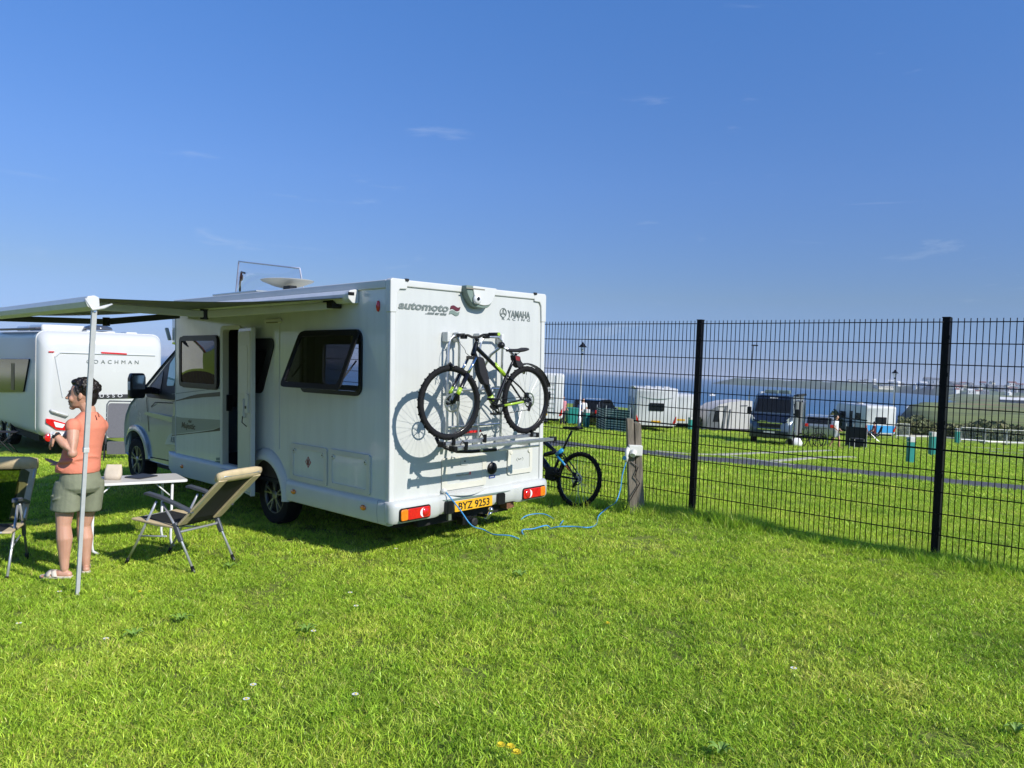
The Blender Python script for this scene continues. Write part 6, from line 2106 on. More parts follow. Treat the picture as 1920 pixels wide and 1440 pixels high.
# lower rear: lamps, handle, bumper, plate
lm = [CR(*c1b(*p)) for p in [(455, 1090), (520, 1098), (660, 1140), (665, 1215), (560, 1205), (455, 1135)]]
tl_ = MB().prism(rpoly(lm, .02), (0, 0, 0), (1, 0, 0), (0, 0, 1), (0, -1, 0), -.12, .035).build('tail_lamp', m_red, CV, bevel=.01)
li = [CR(*c1b(*p)) for p in [(530, 1120), (645, 1150), (620, 1185), (550, 1175)]]
MB().prism(rpoly(li, .02), (0, 0, 0), (1, 0, 0), (0, 0, 1), (0, -1, 0), .035, .045).build('lamp_insert', m_clearlens, tl_, bevel=.004)
lm2 = [(cw - a, z) for a, z in lm]
MB().prism(rpoly(lm2[::-1], .02), (0, 0, 0), (1, 0, 0), (0, 0, 1), (0, -1, 0), -.12, .035).build('tail_lamp', m_red, CV, bevel=.01)
rf = CR(*c1b(488, 1285))
MB().lathe([(.078, -.10), (.078, .015), (.06, .025), (.001, .028)], (rf[0], 0, rf[1]), (0, -1, 0), 24).build('rear_reflector', m_red, CV, auto=40)
hdl = [CR(*c1b(*p)) for p in [(500, 1010), (660, 1060)]]
MB().tube([(hdl[0][0], -.015, hdl[0][1]), (hdl[0][0] + .03, -.07, hdl[0][1] - .01), (hdl[1][0], -.07, hdl[1][1]), (hdl[1][0] + .03, -.01, hdl[1][1])], .022, 8).build('grab_handle', m_cvw, CV, smooth=True)
pp = [CR(*c1b(1090, 1185)), CR(*c1b(1140, 1240))]
MB().prism(rrect(pp[0][0] - .30, pp[0][0] + .22, pp[1][1], pp[0][1], .01), (0, 0, 0), (1, 0, 0), (0, 0, 1), (0, -1, 0), .0, .02).build('number_plate', bpy.data.materials['plate_yellow'], CV)
bq = CR(*c1b(1100, 1330))
MB().loft([[(x, y0 - d, z) for y0, z in ((.05, .50), (-.03, .49), (-.06, .43), (-.03, .33), (.05, .31))] for x, d in ((.20, -.02), (.35, .02), (1.15, .05), (1.95, .02), (2.1, -.02))]).build('rear_bumper', m_cvw, CV, auto=40)
# roof: rails, roof lights, dark awning bar
MB().bx(-.02, .10, .3, 3.6, ch - .01, ch + .035).build('roof_awning_bar', mat('navy_bar', (.01, .015, .03), .4), CV, bevel=.01)
MB().bx(.25, 1.15, .9, 1.9, ch - .03, ch + .13).build('roof_light', m_cvw, CV, bevel=.05)
MB().bx(.35, .9, 2.3, 3.4, ch - .03, ch + .12).build('roof_light', m_cvw, CV, bevel=.05)
rl2 = MB().bx(1.05, 1.65, .62, 1.1, ch - .06, ch + .03).build('roof_vent', m_cvw, CV, bevel=.03)
MB().lathe([(.30, .0), (.28, .06), (.18, .10), (.001, .11)], (1.35, .85, ch + .05), (0, 0, 1), 20).build('vent_dome', mat('smoked_dome', (.06, .07, .09), .15, coat=1), rl2, smooth=True)
MB().bx(1.9, 2.15, .7, 1.1, ch - .04, ch + .03).build('roof_vent', m_cvw, CV, bevel=.03)
# ---- house out of frame to the left, seen only mirrored in the windows
m_hw = mat('white_render', (.70, .69, .66), .9, var=.06, vscale=1)
m_tile = mat('red_roof_tile', (.16, .045, .03), .85, var=.3, vscale=4)
def house(x, y, rz, w, d, h, rh, label):
    r = empty('bungalow', (x, y, gz(x, y)), rz)
    tag(r, label, 'house')
    MB().bx(-w / 2, w / 2, -d / 2, d / 2, -.5, h).prism([(-d / 2, h), (d / 2, h), (0, h + rh)], (0, 0, 0), (0, 1, 0), (0, 0, 1), (1, 0, 0), -w / 2, w / 2).build('wall', m_hw, r)
    for s_ in (-1, 1):
        a_ = math.atan2(rh, d / 2)
        MB().prism([(0, rh + h + .12), (s_ * (d / 2 + .4), h - .4 * rh / (d / 2) + .12), (s_ * (d / 2 + .4), h - .4 * rh / (d / 2) - .03), (0, rh + h - .03)], (0, 0, 0), (0, 1, 0), (0, 0, 1), (1, 0, 0), -w / 2 - .3, w / 2 + .3).build('roof_slope', m_tile, r)
    for k in (-.3, .3): MB().bx(w * k - .6, w * k + .6, -d / 2 - .04, -d / 2 + .02, 1.0, 2.2).build('window', bpy.data.materials['dark_window'], r)
    MB().bx(w / 2 - .02, w / 2 + .04, -.3, .3, 3.0, 3.7).build('window', bpy.data.materials['dark_window'], r)
    MB().bx(-.4, .4, -.3, .3, h + rh - .3, h + rh + .8).build('chimney', m_hw, r)
    return r
house(-58, 31, math.radians(-32), 7, 6, 2.7, 2.7, 'white bungalow with red tiled roof mirrored in the motorhome windows')
house(-62, 44, math.radians(60), 14, 8, 2.7, 3.0, 'red roofed bungalow end mirrored in the caravan window')

gf = empty('garden_fence', (-27, 12, gz(-27, 12)))
tag(gf, 'dark timber garden fence mirrored in the motorhome window', 'fence')
m_gf = mat('dark_timber', (.035, .028, .02), .9, var=.3, vscale=6)
bd0 = None
for k in range(60):
    if bd0 is None:
        bd0 = MB().bx(-.012, .012, -.14, .14, 0, 1.15).build('board', m_gf, gf)
        q = bd0
    else:
        q = bd0.copy()
        COL.objects.link(q)
    q.location = (-.05 * k * .3, -4 + .30 * k, gz(-27, 8 + .3 * k) - gz(-27, 12))
# ================================================================== campsite beyond the fence
def to_cam(P): return unit(V(-P[0], -P[1], 0))
def rotv(v, deg):
    a = math.radians(deg)
    return V(v[0] * math.cos(a) - v[1] * math.sin(a), v[0] * math.sin(a) + v[1] * math.cos(a), 0)
m_teal = mat('teal_paint', (.012, .22, .19), .5, var=.08, vscale=8)
m_offw = mat('offwhite_paint', (.56, .56, .54), .5, var=.06, vscale=6)
m_dkwin = bpy.data.materials['dark_window']
m_bgw = mat('white_caravan_panel', (.60, .61, .61), .35, var=.04, vscale=2)
m_post = mat('galvanised', (.50, .52, .55), .4, metal=.5)

# ---- teal hook-up bollards
def bollard(px, py, h, label, w=.20):
    P = gp(px, py)
    d = to_cam(P)
    r = empty('hookup_bollard', P, math.atan2(d[1], d[0]) + math.radians(38))
    tag(r, label, 'bollard', 'teal electric hook-up bollards')
    MB().bx(-w / 2, w / 2, -w / 2, w / 2, -.05, h * .82).build('bollard_body', m_teal, r, bevel=.015)
    MB().bx(-w / 2 - .008, w / 2 + .008, -w / 2 - .008, w / 2 + .008, h * .80, h).build('bollard_head', m_offw, r, bevel=.02)
    for s_ in (-1, 1):
        MB().bx(-.05, .05, s_ * (w / 2 + .012) - .012, s_ * (w / 2 + .012) + .012, h * .84, h * .94).build('socket', m_teal, r)
    return r
bollard(1706, 868, 1.02, 'nearest teal hook-up bollard, standing on the grass in front of the right-hand caravan', .22)
bollard(1747, 853, 1.2, 'teal hook-up bollard just left of the right-hand fence post', .26)
bollard(1794, 831, 1.05, 'farthest teal hook-up bollard, by the metal barriers', .24)
bollard(1099, 801, 1.0, 'teal hook-up bollard beside the striped windbreak', .26)
bollard(1294, 806, .85, 'small teal hook-up bollard left of the grey awning tent', .24)

# ---- lamp posts
def lamp_post(px, py, h, label):
    P = gp(px, py)
    r = empty('lamp_post', P)
    tag(r, label, 'lamp post', 'old style lamp posts of the campsite')
    MB().lathe([(.10, -.1), (.10, .5), (.06, .55), (.042, h * .5), (.035, h - .75)], (0, 0, 0), (0, 0, 1), 12).build('column', m_post, r, auto=40)
    ln = MB().lathe([(.05, h - .76), (.09, h - .70), (.05, h - .66)], (0, 0, 0), (0, 0, 1), 12).build('lantern', m_black, r, auto=40)
    MB().lathe([(.07, h - .655), (.17, h - .34), (.165, h - .33)], (0, 0, 0), (0, 0, 1), 6).build('lantern_glass', glass('lantern_glass', (.9, .92, .95), .1), ln)
    MB().lathe([(.27, h - .33), (.25, h - .31), (.07, h - .13), (.07, h - .09), (.02, h - .06), (.001, h)], (0, 0, 0), (0, 0, 1), 6).build('lantern_hood', m_black, ln)
    MB().ball((0, 0, h - .5), (.05, .05, .08)).build('lamp_bulb', m_offw, ln)
    return r
lamp_post(1086, 800, 4.75, 'lamp post with black lantern nearest the motorhome')
lamp_post(1672, 818, 5.25, 'lamp post with black lantern behind the right-hand caravan')
P = gp(1402, 800)
r = empty('signal_pole', P)
tag(r, 'thin tall pole rising behind the dark campervan', 'pole')
MB().tube([(0, 0, 0), (0, 0, 2.6)], .06, 8).build('lower_pole', m_post, r)
MB().tube([(0, 0, 2.6), (.15, 0, 6.6)], .035, 8).build('upper_pole', mat('dark_pole', (.05, .05, .06), .5), r)
MB().bx(.0, .5, -.05, .05, 6.55, 6.65).build('pole_head', m_black, r)

# ---- caravans and motorhomes
def bg_caravan(name, px, py, yaw, w, h, l, label, cat='caravan', win=True, ladder=False, band=None, side_dark=False, lamps='low', plate=True, ca=0.):
    P = gp(px, py)
    d = to_cam(P)
    u = rotv(V(-d[1], d[0], 0) * -1, 0)
    # local x = to the right seen from the camera, y = away
    xr = rotv(V(d[1], -d[0], 0) * -1, yaw)
    if xr[0] < 0: xr = -xr
    yr = V(-xr[1], xr[0], 0)
    r = empty(name, M=frame_m(P, xr, yr, V(0, 0, 1)))
    tag(r, label, cat)
    def ring(B, ins, top, bot=0., rr=.12): return [(x, B, z) for x, z in rrect(-w / 2 + ins, w / 2 - ins, .35 + bot, h - top, rr, 4)]
    MB().loft([ring(0, .08, .16), ring(.04, .03, .06), ring(.15, .0, .0), ring(l - .4, 0, 0), ring(l - .1, .05, .25, .05), ring(l, .2, .7, .2)]).build('body', m_bgw, r, auto=40)
    if win:
        wz = h * .56
        fr_ = MB().prism(rrect(-w * .18, w * .18, wz - .23, wz + .23, .06), (0, 0, 0), (1, 0, 0), (0, 0, 1), (0, -1, 0), .0, .03).build('rear_window', m_black, r)
        MB().prism(rrect(-w * .15, w * .15, wz - .17, wz + .17, .05), (0, 0, 0), (1, 0, 0), (0, 0, 1), (0, -1, 0), .03, .035).build('window_pane', m_dkwin, fr_)
    for s_ in (-1, 1):
        MB().prism(rpoly([(s_ * w * .40, .5), (s_ * w * .47, .55), (s_ * w * .48, .95), (s_ * w * .43, .72)], .02), (0, 0, 0), (1, 0, 0), (0, 0, 1), (0, -1, 0), -.05, .03).build('tail_lamp', m_red, r)
    if plate:
        MB().bx(-.27, .27, -.02, .0, .52, .64).build('number_plate', bpy.data.materials['plate_yellow'], r)
    if band:
        MB().prism(rrect(-w / 2 + .09, w / 2 - .09, .45, .95, .05), (0, 0, 0), (1, 0, 0), (0, 0, 1), (0, -1, 0), .0, .012).build('colour_band', band, r)
    for s_ in (-1, 1):
        MB().bx(s_ * (w / 2 + .004) - .006, s_ * (w / 2 + .004) + .006, l * .16, l * .30, h * .52, h * .74).build('side_window', m_dkwin, r, bevel=.003)
        MB().bx(s_ * (w / 2 + .004) - .006, s_ * (w / 2 + .004) + .006, l * .40, l * .50, .45, h * .78).build('side_door', m_offw if not side_dark else m_dkwin, r, bevel=.003)
        MB().bx(s_ * (w / 2 + .004) - .006, s_ * (w / 2 + .004) + .006, l * .62, l * .80, h * .52, h * .74).build('side_window', m_dkwin, r, bevel=.003)
        MB().lathe([(.2, -.08), (.3, -.09), (.32, 0), (.3, .09), (.2, .08)], (s_ * (w / 2 - .15), l * .5, .32), (1, 0, 0), 20, closed=True).build('wheel', m_rub, r)
    MB().bx(-w * .42, w * .42, .2, l - .5, .22, .36).build('chassis', m_under, r)
    if ladder:
        for x in (w * .12, w * .30):
            MB().tube([(x, -.06, .6), (x, -.06, h - .05)], .018, 6).build('ladder_rail', m_post, r)
        for k in range(7):
            MB().tube([(w * .12, -.06, .7 + k * .26), (w * .30, -.06, .7 + k * .26)], .014, 6).build('ladder_rung', m_post, r)
    return r
cvA = bg_caravan('touring_caravan', 1229, 809, 7, 2.45, 2.58, 5.8, 'white caravan seen from the back behind the timber post', plate=True)
for x in (-.5, .1, .6): MB().bx(x - .18, x + .18, .5, 1.0, 2.55, 2.66).build('roof_light', m_bgw, cvA, bevel=.03)
MB().loft([[(x, -.012, 2.02 - .16 * math.sin(math.pi * (x + 1) / 2)), (x, -.012, 2.03 - .10 * math.sin(math.pi * (x + 1) / 2)), (x, .06, 2.03 - .10 * math.sin(math.pi * (x + 1) / 2))] for x in np.linspace(-1, 1, 11)]).build('brow_moulding', m_greenv, cvA)
MB().bar((-1.17, .6, 2.45), (-1.42, .5, 2.60), .5, .06).build('side_awning', m_bgw, cvA)
cvA2 = bg_caravan('touring_caravan', 1276, 803, 7, 2.2, 2.35, 5.4, 'second white caravan mostly hidden behind the one by the timber post', win=False)
cvB = bg_caravan('parked_motorhome', 1016, 796, 6, 2.3, 2.85, 6.5, 'white motorhome with a ladder, half hidden behind the bicycle wheel', 'motorhome', ladder=True)
m_bandb = mat('sky_blue_panel', (.04, .33, .72), .5)
cvC = bg_caravan('touring_caravan', 1650, 823, 27, 2.2, 2.35, 5.0, 'white caravan with a blue lower panel, right of the dark campervan', band=m_bandb, side_dark=True, plate=False)
MB().ball((-.6, 2.0, 2.42), (.25, .2, .09)).build('roof_dome', m_bgw, cvC, smooth=True)

# ---- dark campervan
P = gp(1441, 834)
vf = rotv(to_cam(P), -9)
vl = V(-vf[1], vf[0], 0)
van = empty('campervan', M=frame_m(P, vf, vl, V(0, 0, 1)))
tag(van, 'dark blue campervan facing the fence with its sliding door open', 'campervan')
m_navy = mat('navy_metallic', (.012, .018, .034), .3, metal=.3, coat=.8)
m_vsil = mat('silver_blue_metallic', (.075, .105, .13), .25, metal=.4, coat=.8)
vp = [(-5.2, .34), (-5.3, .6), (-5.3, 2.3), (-5.2, 2.47), (-1.5, 2.50), (-1.15, 2.40), (-.75, 1.62), (-.62, 1.50), (-.12, 1.18), (.0, .95), (.02, .55), (-.05, .36), (-.45, .30)] + \
     [(-.95 + .40 * math.cos(t), .33 + .40 * math.sin(t)) for t in np.linspace(.1, math.pi - .1, 9)] + [(-1.6, .32), (-3.9, .32)] + [(-4.35 + .40 * math.cos(t), .33 + .40 * math.sin(t)) for t in np.linspace(.1, math.pi - .1, 9)]
hwv = 1.02
def vmap(y, p, k):
    x, z = p
    if x > -.6: x -= (x + .6) * k
    t = max(0, z - 1.35) * .12
    return (x, y - math.copysign(t * abs(y) / hwv, y), z)
MB().loft([[vmap(y, p, k) for p in vp] for y, k in ((-hwv, .55), (-hwv + .06, .4), (-.75, .15), (-.4, .02), (.4, .02), (.75, .15), (hwv - .06, .4), (hwv, .55))]).build('van_body', m_vsil, van, auto=35)
def vpatch(name, pts, m, par=van, n=(1, 0, 0), d=.012):
    """patch on the van's front given as (y, x, z)"""
    vs = [(x + d, y, z) for y, x, z in pts]
    k = len(vs)
    vb = [(x - .03, y, z) for x, y, z in vs]
    return MB().add(vs + vb, [tuple(range(k)), tuple(range(2 * k - 1, k - 1, -1))] + [(i, (i + 1) % k, k + (i + 1) % k, k + i) for i in range(k)]).build(name, m, par)
vpatch('windscreen', [(-.86, -.73, 1.58), (.86, -.73, 1.58), (.76, -1.06, 2.22), (-.76, -1.06, 2.22)], m_dkwin, d=.03)
vpatch('roof_front', [(-.78, -1.05, 2.24), (.78, -1.05, 2.24), (.70, -1.17, 2.42), (-.70, -1.17, 2.42)], m_navy, d=.03)
vpatch('bonnet', [(-.80, -.14, 1.17), (.80, -.14, 1.17), (.88, -.62, 1.51), (-.88, -.62, 1.51)], m_navy, d=.03)
MB().bx(-.01, .04, -.52, .52, .86, 1.04).build('grille', m_black, van, bevel=.02)
MB().bx(-.02, .035, -.60, .60, 1.06, 1.11).build('grille_bar', m_steel, van)
MB().bx(-.01, .05, -.55, .55, .74, .79).build('bumper_chrome', m_steel, van)
MB().bx(-.02, .045, -.9, .9, .36, .70).build('front_bumper', m_navy, van, bevel=.05)
MB().bx(.045, .055, -.26, .26, .56, .67).build('number_plate', m_offw, van)
for s_ in (-1, 1):
    MB().prism(rpoly([(s_ * .56, 1.02), (s_ * .88, 1.12), (s_ * .92, 1.42), (s_ * .80, 1.30)], .03), (-.30, 0, 0), (0, 1, 0), (0, 0, 1), (1, 0, 0), -.10, .10).build('headlamp', m_clearlens, van, bevel=.02)
    MB().bx(-.25, -.05, s_ * .74 - .12, s_ * .74 + .12, .44, .56).build('fog_lamp', m_steel, van, bevel=.02)
    mm = MB().bx(-.95, -.80, s_ * 1.16 - .10, s_ * 1.16 + .10, 1.42, 1.80).build('door_mirror', m_black, van, bevel=.04)
    MB().bx(-.92, -.82, min(s_ * .92, s_ * 1.1), max(s_ * .92, s_ * 1.1), 1.5, 1.58).build('mirror_arm', m_black, mm)
    for x in (-.95, -4.35):
        ty = MB().lathe([(.2, -.1), (.32, -.1), (.335, -.06), (.335, .06), (.32, .1), (.2, .1)], (x, s_ * .90, .335), (0, 1, 0), 28, closed=True).build('wheel', m_rub, van, auto=40)
        MB().lathe([(.001, .03), (.06, .06), (.21, .05), (.21, 0)], (x, s_ * .92, .335), (0, s_, 0), 20).build('rim', m_alu, ty)
    MB().prism([(-1.05, 1.42), (-1.9, 1.42), (-1.9, 2.05), (-1.42, 2.05)], (0, s_ * .955, 0), (1, 0, 0), (0, 0, 1), (0, s_, 0), -.03, .03).build('door_window', m_dkwin, van)
MB().bx(-.10, -.04, -.48, -.12, 1.14, 1.17).build('bonnet_badge', m_steel, van)
for y0_, y1_ in ((-.20, .02), (.06, .18)): vpatch('roof_badge', [(y0_, -1.075, 2.28), (y1_, -1.075, 2.28), (y1_, -1.10, 2.33), (y0_, -1.10, 2.33)], m_offw, d=.04)
# open sliding door on its left side: black box paints in the doorway's shade, with a cream edge
dw_ = MB().bx(-3.2, -2.05, .93, 1.035, .45, 2.15).build('doorway_shade', m_blackm, van)
MB().bx(-2.05, -1.97, .95, 1.06, .45, 2.15).build('door_jamb', m_offw, dw_)
MB().bx(-4.5, -3.25, 1.05, 1.12, .42, 2.2).build('sliding_door', m_navy, van, bevel=.02)
MB().bx(-3.24, -3.18, 1.0, 1.10, .5, 2.1).build('door_edge', m_offw, van)
for x0, x1, y0 in ((-3.1, -2.5, -.4), (-4.1, -3.5, .1)):
    MB().bx(x0, x1, y0 - .3, y0 + .3, 2.50, 2.68).build('roof_vent', m_greenv, van, bevel=.03)
MB().bx(-4.6, -1.4, 1.0, 1.12, 2.42, 2.54).build('van_awning', m_blackm, van, bevel=.02)
MB().bx(-4.9, -1.6, -.80, -.74, 2.52, 2.58).build('roof_rail', m_offw, van)

# ---- inflatable awning tent with its caravan
P = gp(1352, 808)
xr = V(1, .12, 0)
xr = unit(xr)
tn = empty('awning_tent', M=frame_m(P, xr, V(-xr[1], xr[0], 0), V(0, 0, 1)))
tag(tn, 'grey and white awning tent left of the dark campervan', 'tent')
m_tg = mat('grey_tent_cloth', (.11, .12, .135), .8, var=.15, vscale=3)
m_tw = mat('pale_tent_cloth', (.55, .53, .52), .8, var=.06, vscale=3)
def arc(y, r0, r1): return [(x, y, z) for x, z in ((-1.05, 0), (-.95, .8), (-.72, 1.45), (-.2, 1.80), (.6, 2.0), (1.6, 2.12), (2.2, 2.12), (2.2, 0))]
MB().loft([[(x * .98, y, z) for x, y0, z in arc(0, 0, 0)] for y in (.02, 2.6)]).build('tent_shell', m_tw, tn, auto=30)
MB().prism([(-1.06, 0), (-.96, .8), (-.74, 1.45), (-.28, 1.72), (-.05, 0)], (0, 0, 0), (1, 0, 0), (0, 0, 1), (0, -1, 0), -.015, .015).build('front_panel', m_tg, tn)
MB().prism([(-.62, .62), (-.16, .62), (-.22, 1.38), (-.50, 1.30)], (0, 0, 0), (1, 0, 0), (0, 0, 1), (0, -1, 0), .015, .03).build('tent_window', m_dkwin, tn)
MB().prism([(.0, 0), (.2, 0), (.36, 1.75), (.22, 1.72)], (0, 0, 0), (1, 0, 0), (0, 0, 1), (0, -1, 0), -.015, .03).build('tent_beam', m_tg, tn)
MB().prism([(.42, .15), (.5, .15), (.62, 1.5), (.55, 1.5)], (0, 0, 0), (1, 0, 0), (0, 0, 1), (0, -1, 0), -.015, .03).build('tent_zip', m_tg, tn)
MB().bx(-1.0, 2.2, -.05, .02, 0, .18).build('mud_flap', m_blackm, tn)
for x, z in ((-.3, 1.78), (1.3, 1.9)): MB().bar((x, -.01, z - .12), (x + .5, -.01, z - .10), .02, .05).build('tent_strap', m_tg, tn)

# ---- striped windbreak
P0 = gp(1118, 805)
m_wb = bpy.data.materials.new('check_windbreak')
m_wb.use_nodes = True
nt = m_wb.node_tree
b = nt.nodes['Principled BSDF']
b.inputs['Roughness'].default_value = .85
tcn = nt.nodes.new('ShaderNodeTexCoord')
wvz = nt.nodes.new('ShaderNodeTexWave')
wvz.bands_direction = 'Z'
wvz.inputs['Scale'].default_value = 2.6
nt.links.new(tcn.outputs['Object'], wvz.inputs[0])
nt.links.new(node_ramp(nt, wvz.outputs[0], [(.55, (.012, .055, .065)), (.72, (.34, .42, .42))]), b.inputs['Base Color'])
wb = empty('windbreak', P0)
tag(wb, 'curved dark green windbreak with pale stripes behind the timber post', 'windbreak')
pp_ = [gp(*q) - P0 for q in [(1118, 802), (1135, 807), (1155, 809), (1180, 812)]]
for i in range(len(pp_) - 1):
    mbw = MB()
    a_, b_ = pp_[i], pp_[i + 1]
    nrm = unit(np.cross(b_ - a_, V(0, 0, 1)))
    mbw.hexa([a_, b_, b_ + nrm * .012, a_ + nrm * .012, a_ + V(0, 0, 1.15), b_ + V(0, 0, 1.15), b_ + nrm * .012 + V(0, 0, 1.15), a_ + nrm * .012 + V(0, 0, 1.15)])
    mbw.build('cloth_panel', m_wb, wb)
for q in pp_:
    MB().tube([q + V(0, 0, -.05), q + V(0, 0, 1.3)], .018, 6).build('stake', m_post, wb)

# ---- cars
def car(px, py, yaw, m, label, rackbox=False, L_=4.4, Hc=1.62):
    P = gp(px, py)
    d = rotv(to_cam(P), yaw)
    r = empty('parked_car', M=frame_m(P, d, V(-d[1], d[0], 0), V(0, 0, 1)))
    tag(r, label, 'car')
    pf = [(-L_ / 2, .45), (-L_ / 2 + .02, .95), (-L_ / 2 + .15, 1.05), (-L_ / 2 + .45, Hc - .06), (-L_ / 2 + .8, Hc), (.2, Hc), (.55, Hc - .12), (1.15, 1.02), (L_ / 2 - .15, .88), (L_ / 2, .70), (L_ / 2, .38), (L_ / 2 - .1, .28), (-L_ / 2 + .1, .28)]
    hw_ = .90
    MB().loft([[(x, y * (1 - max(0, z - .95) * .18), z) for x, z in pf] for y in (-hw_, -hw_ + .05, hw_ - .05, hw_)]).build('car_body', m, r, bevel=.05)
    MB().loft([[(x, y, z) for x, z in ((-L_ / 2 + .22, 1.08), (-L_ / 2 + .50, Hc - .10), (.2, Hc - .07), (1.02, 1.06))] for y in (-hw_ * .965, hw_ * .965)]).build('side_glass', m_dkwin, r)
    MB().loft([[(x, y, z) for x, z in ((-L_ / 2 + .13, 1.08), (-L_ / 2 + .40, Hc - .1), (-L_ / 2 + .5, Hc - .1))] for y in (-.7, .7)]).build('rear_glass', m_dkwin, r)
    MB().loft([[(x, y, z) for x, z in ((1.14, 1.06), (.6, Hc - .12), (.5, Hc - .1))] for y in (-.72, .72)]).build('windscreen', m_dkwin, r)
    for s_ in (-1, 1):
        for x in (-1.35, 1.35):
            ty = MB().lathe([(.2, -.1), (.31, -.1), (.325, -.05), (.325, .05), (.31, .1), (.2, .1)], (x, s_ * .82, .325), (0, 1, 0), 24, closed=True).build('wheel', m_rub, r)
            MB().lathe([(.001, .06), (.2, .05), (.2, 0)], (x, s_ * .84, .325), (0, s_, 0), 16).build('rim', m_alu, ty)
        MB().bx(L_ / 2 - .25, L_ / 2 - .02, s_ * .70 - .12, s_ * .70 + .12, .70, .82).build('headlamp', m_clearlens, r, bevel=.02)
        MB().bx(-L_ / 2 - .01, -L_ / 2 + .1, s_ * .74 - .10, s_ * .74 + .10, .85, 1.05).build('tail_lamp', m_red, r, bevel=.02)
        MB().bx(.75, .9, s_ * 1.0 - .08, s_ * 1.0 + .08, 1.0, 1.14).build('door_mirror', m, r, bevel=.02)
    return r
m_cblack = mat('black_car_paint', (.010, .012, .016), .2, coat=1)
m_cgrey = mat('silver_car_paint', (.30, .33, .34), .25, metal=.5, coat=.8)
car(1118, 797, 160, m_cblack, 'black car behind the striped windbreak', Hc=1.68)
car(1537, 822, 178, m_cgrey, 'silver grey estate car parked between the campervan and the blue-banded caravan', Hc=1.55, L_=4.6)

# ---- small figures
def figure(px, py, face, top_m, leg_m, label, pose='stand', hair_m=m_hair, h=1.7, skin_legs=True, hat=None):
    P = gp(px, py)
    d = rotv(to_cam(P), face)
    r = empty('person', M=frame_m(P, d, V(-d[1], d[0], 0), V(0, 0, 1)))
    tag(r, label, 'person')
    k = h / 1.7
    bd = MB()
    dz = 0. if pose != 'sit' else -.42
    bd.loft([ell(V(0, 0, z + dz) * k, rx * k, ry * k, (0, 1, 0), (1, 0, 0), 12) for z, rx, ry in ((.80, .14, .10), (.95, .15, .11), (1.1, .13, .10), (1.3, .17, .11), (1.42, .12, .08), (1.47, .055, .05))])
    limb(bd, [V(0, 0, 1.45 + dz) * k, V(.02, 0, 1.56 + dz) * k], [.05, .05])
    bd.ball(V(.02, 0, 1.60 + dz) * k, V(.085, .075, .11) * k)
    bd.ball(V(.105, 0, 1.585 + dz) * k, V(.018, .014, .02) * k, 8, 6)
    for s_ in (-1, 1):
        if pose == 'walk':
            hp2, kn, an = V(0, s_ * .09, .88), V(.10 * s_ + .04, s_ * .09, .48), V(.22 * s_ - .05, s_ * .09, .07)
        elif pose == 'sit':
            hp2, kn, an = V(0, s_ * .09, .45), V(.42, s_ * .10, .48), V(.50, s_ * .10, .07)
        else:
            hp2, kn, an = V(0, s_ * .09, .88), V(.01, s_ * .10, .48), V(0, s_ * .10, .07)
        limb(bd, [hp2 * k, kn * k, an * k], [.085 * k, .058 * k, .04 * k], 10)
        limb(bd, [(an + V(-.03, 0, -.03)) * k, (an + V(.15, 0, -.045)) * k], [.035 * k, .028 * k], 8)
        sh2 = V(0, s_ * .185, 1.38 + dz)
        el2, wr2 = sh2 + V(-.03 if pose != 'sit' else .10, s_ * .06, -.28), sh2 + V(.16 if pose != 'sit' else .30, s_ * .03, -.46 if pose != 'sit' else -.34)
        limb(bd, [sh2 * k, el2 * k, wr2 * k], [.05 * k, .042 * k, .03 * k], 10)
        limb(bd, [wr2 * k, (wr2 + V(.08, 0, -.05)) * k], [.03 * k, .022 * k], 8)
    blob('body', bd, m_skin, r, .016, 2)
    tp = MB()
    tp.loft([ell(V(0, 0, z + dz) * k, rx * k, ry * k, (0, 1, 0), (1, 0, 0), 12) for z, rx, ry in ((.84, .18, .14), (1.0, .175, .135), (1.2, .175, .13), (1.36, .185, .125), (1.44, .11, .08))])
    for s_ in (-1, 1):
        sh2 = V(0, s_ * .185, 1.37 + dz)
        limb(tp, [sh2 * k, (sh2 + V(-.01, s_ * .04, -.17)) * k], [.066 * k, .066 * k], 10)
    blob('top', tp, top_m, r, .016, 2)
    lg_ = MB()
    for s_ in (-1, 1):
        if pose == 'sit': limb(lg_, [V(0, s_ * .09, .46) * k, V(.34, s_ * .10, .49) * k], [.105 * k, .085 * k], 10)
        else: limb(lg_, [V(0, s_ * .09, .88) * k, V((.05 * s_ if pose == 'walk' else 0) + .02, s_ * .095, .60 if skin_legs else .14) * k], [.11 * k, .095 * k if skin_legs else .06 * k], 10)
    blob('shorts' if skin_legs else 'trousers', lg_, leg_m, r, .016, 2)
    hh = MB().ball(V(-.012, 0, 1.645 + dz) * k, V(.092, .086, .085) * k)
    hh.ball(V(-.05, 0, 1.60 + dz) * k, V(.055, .07, .08) * k)
    blob('hair', hh, hair_m, r, .016, 1)
    return r
m_wt = mat('white_cotton', (.68, .68, .70), .85)
m_gs = mat('grey_cotton', (.35, .37, .40), .85)
m_bs = mat('blue_cotton', (.05, .10, .28), .85)
m_dk = mat('dark_cotton', (.02, .022, .03), .85)
m_rd = mat('wine_cotton', (.16, .02, .03), .85)
m_pk = mat('pink_cotton', (.55, .22, .25), .85)
figure(1566, 839, 70, m_wt, m_gs, 'person in white T-shirt and pale shorts walking by the dark windbreak', 'walk', h=1.72)
figure(1092, 797, 20, m_wt, m_dk, 'person in white and blue beside the teal bollard at the lamp post', 'stand', skin_legs=False, h=1.6)
figure(1086, 798, -60, m_bs, m_dk, 'person in blue top standing at the foot of the lamp post', 'stand', skin_legs=False, h=1.45)
figure(1054, 797, 40, m_pk, m_dk, 'person in pink top beside the teal bin', 'stand', skin_legs=False, h=1.62)
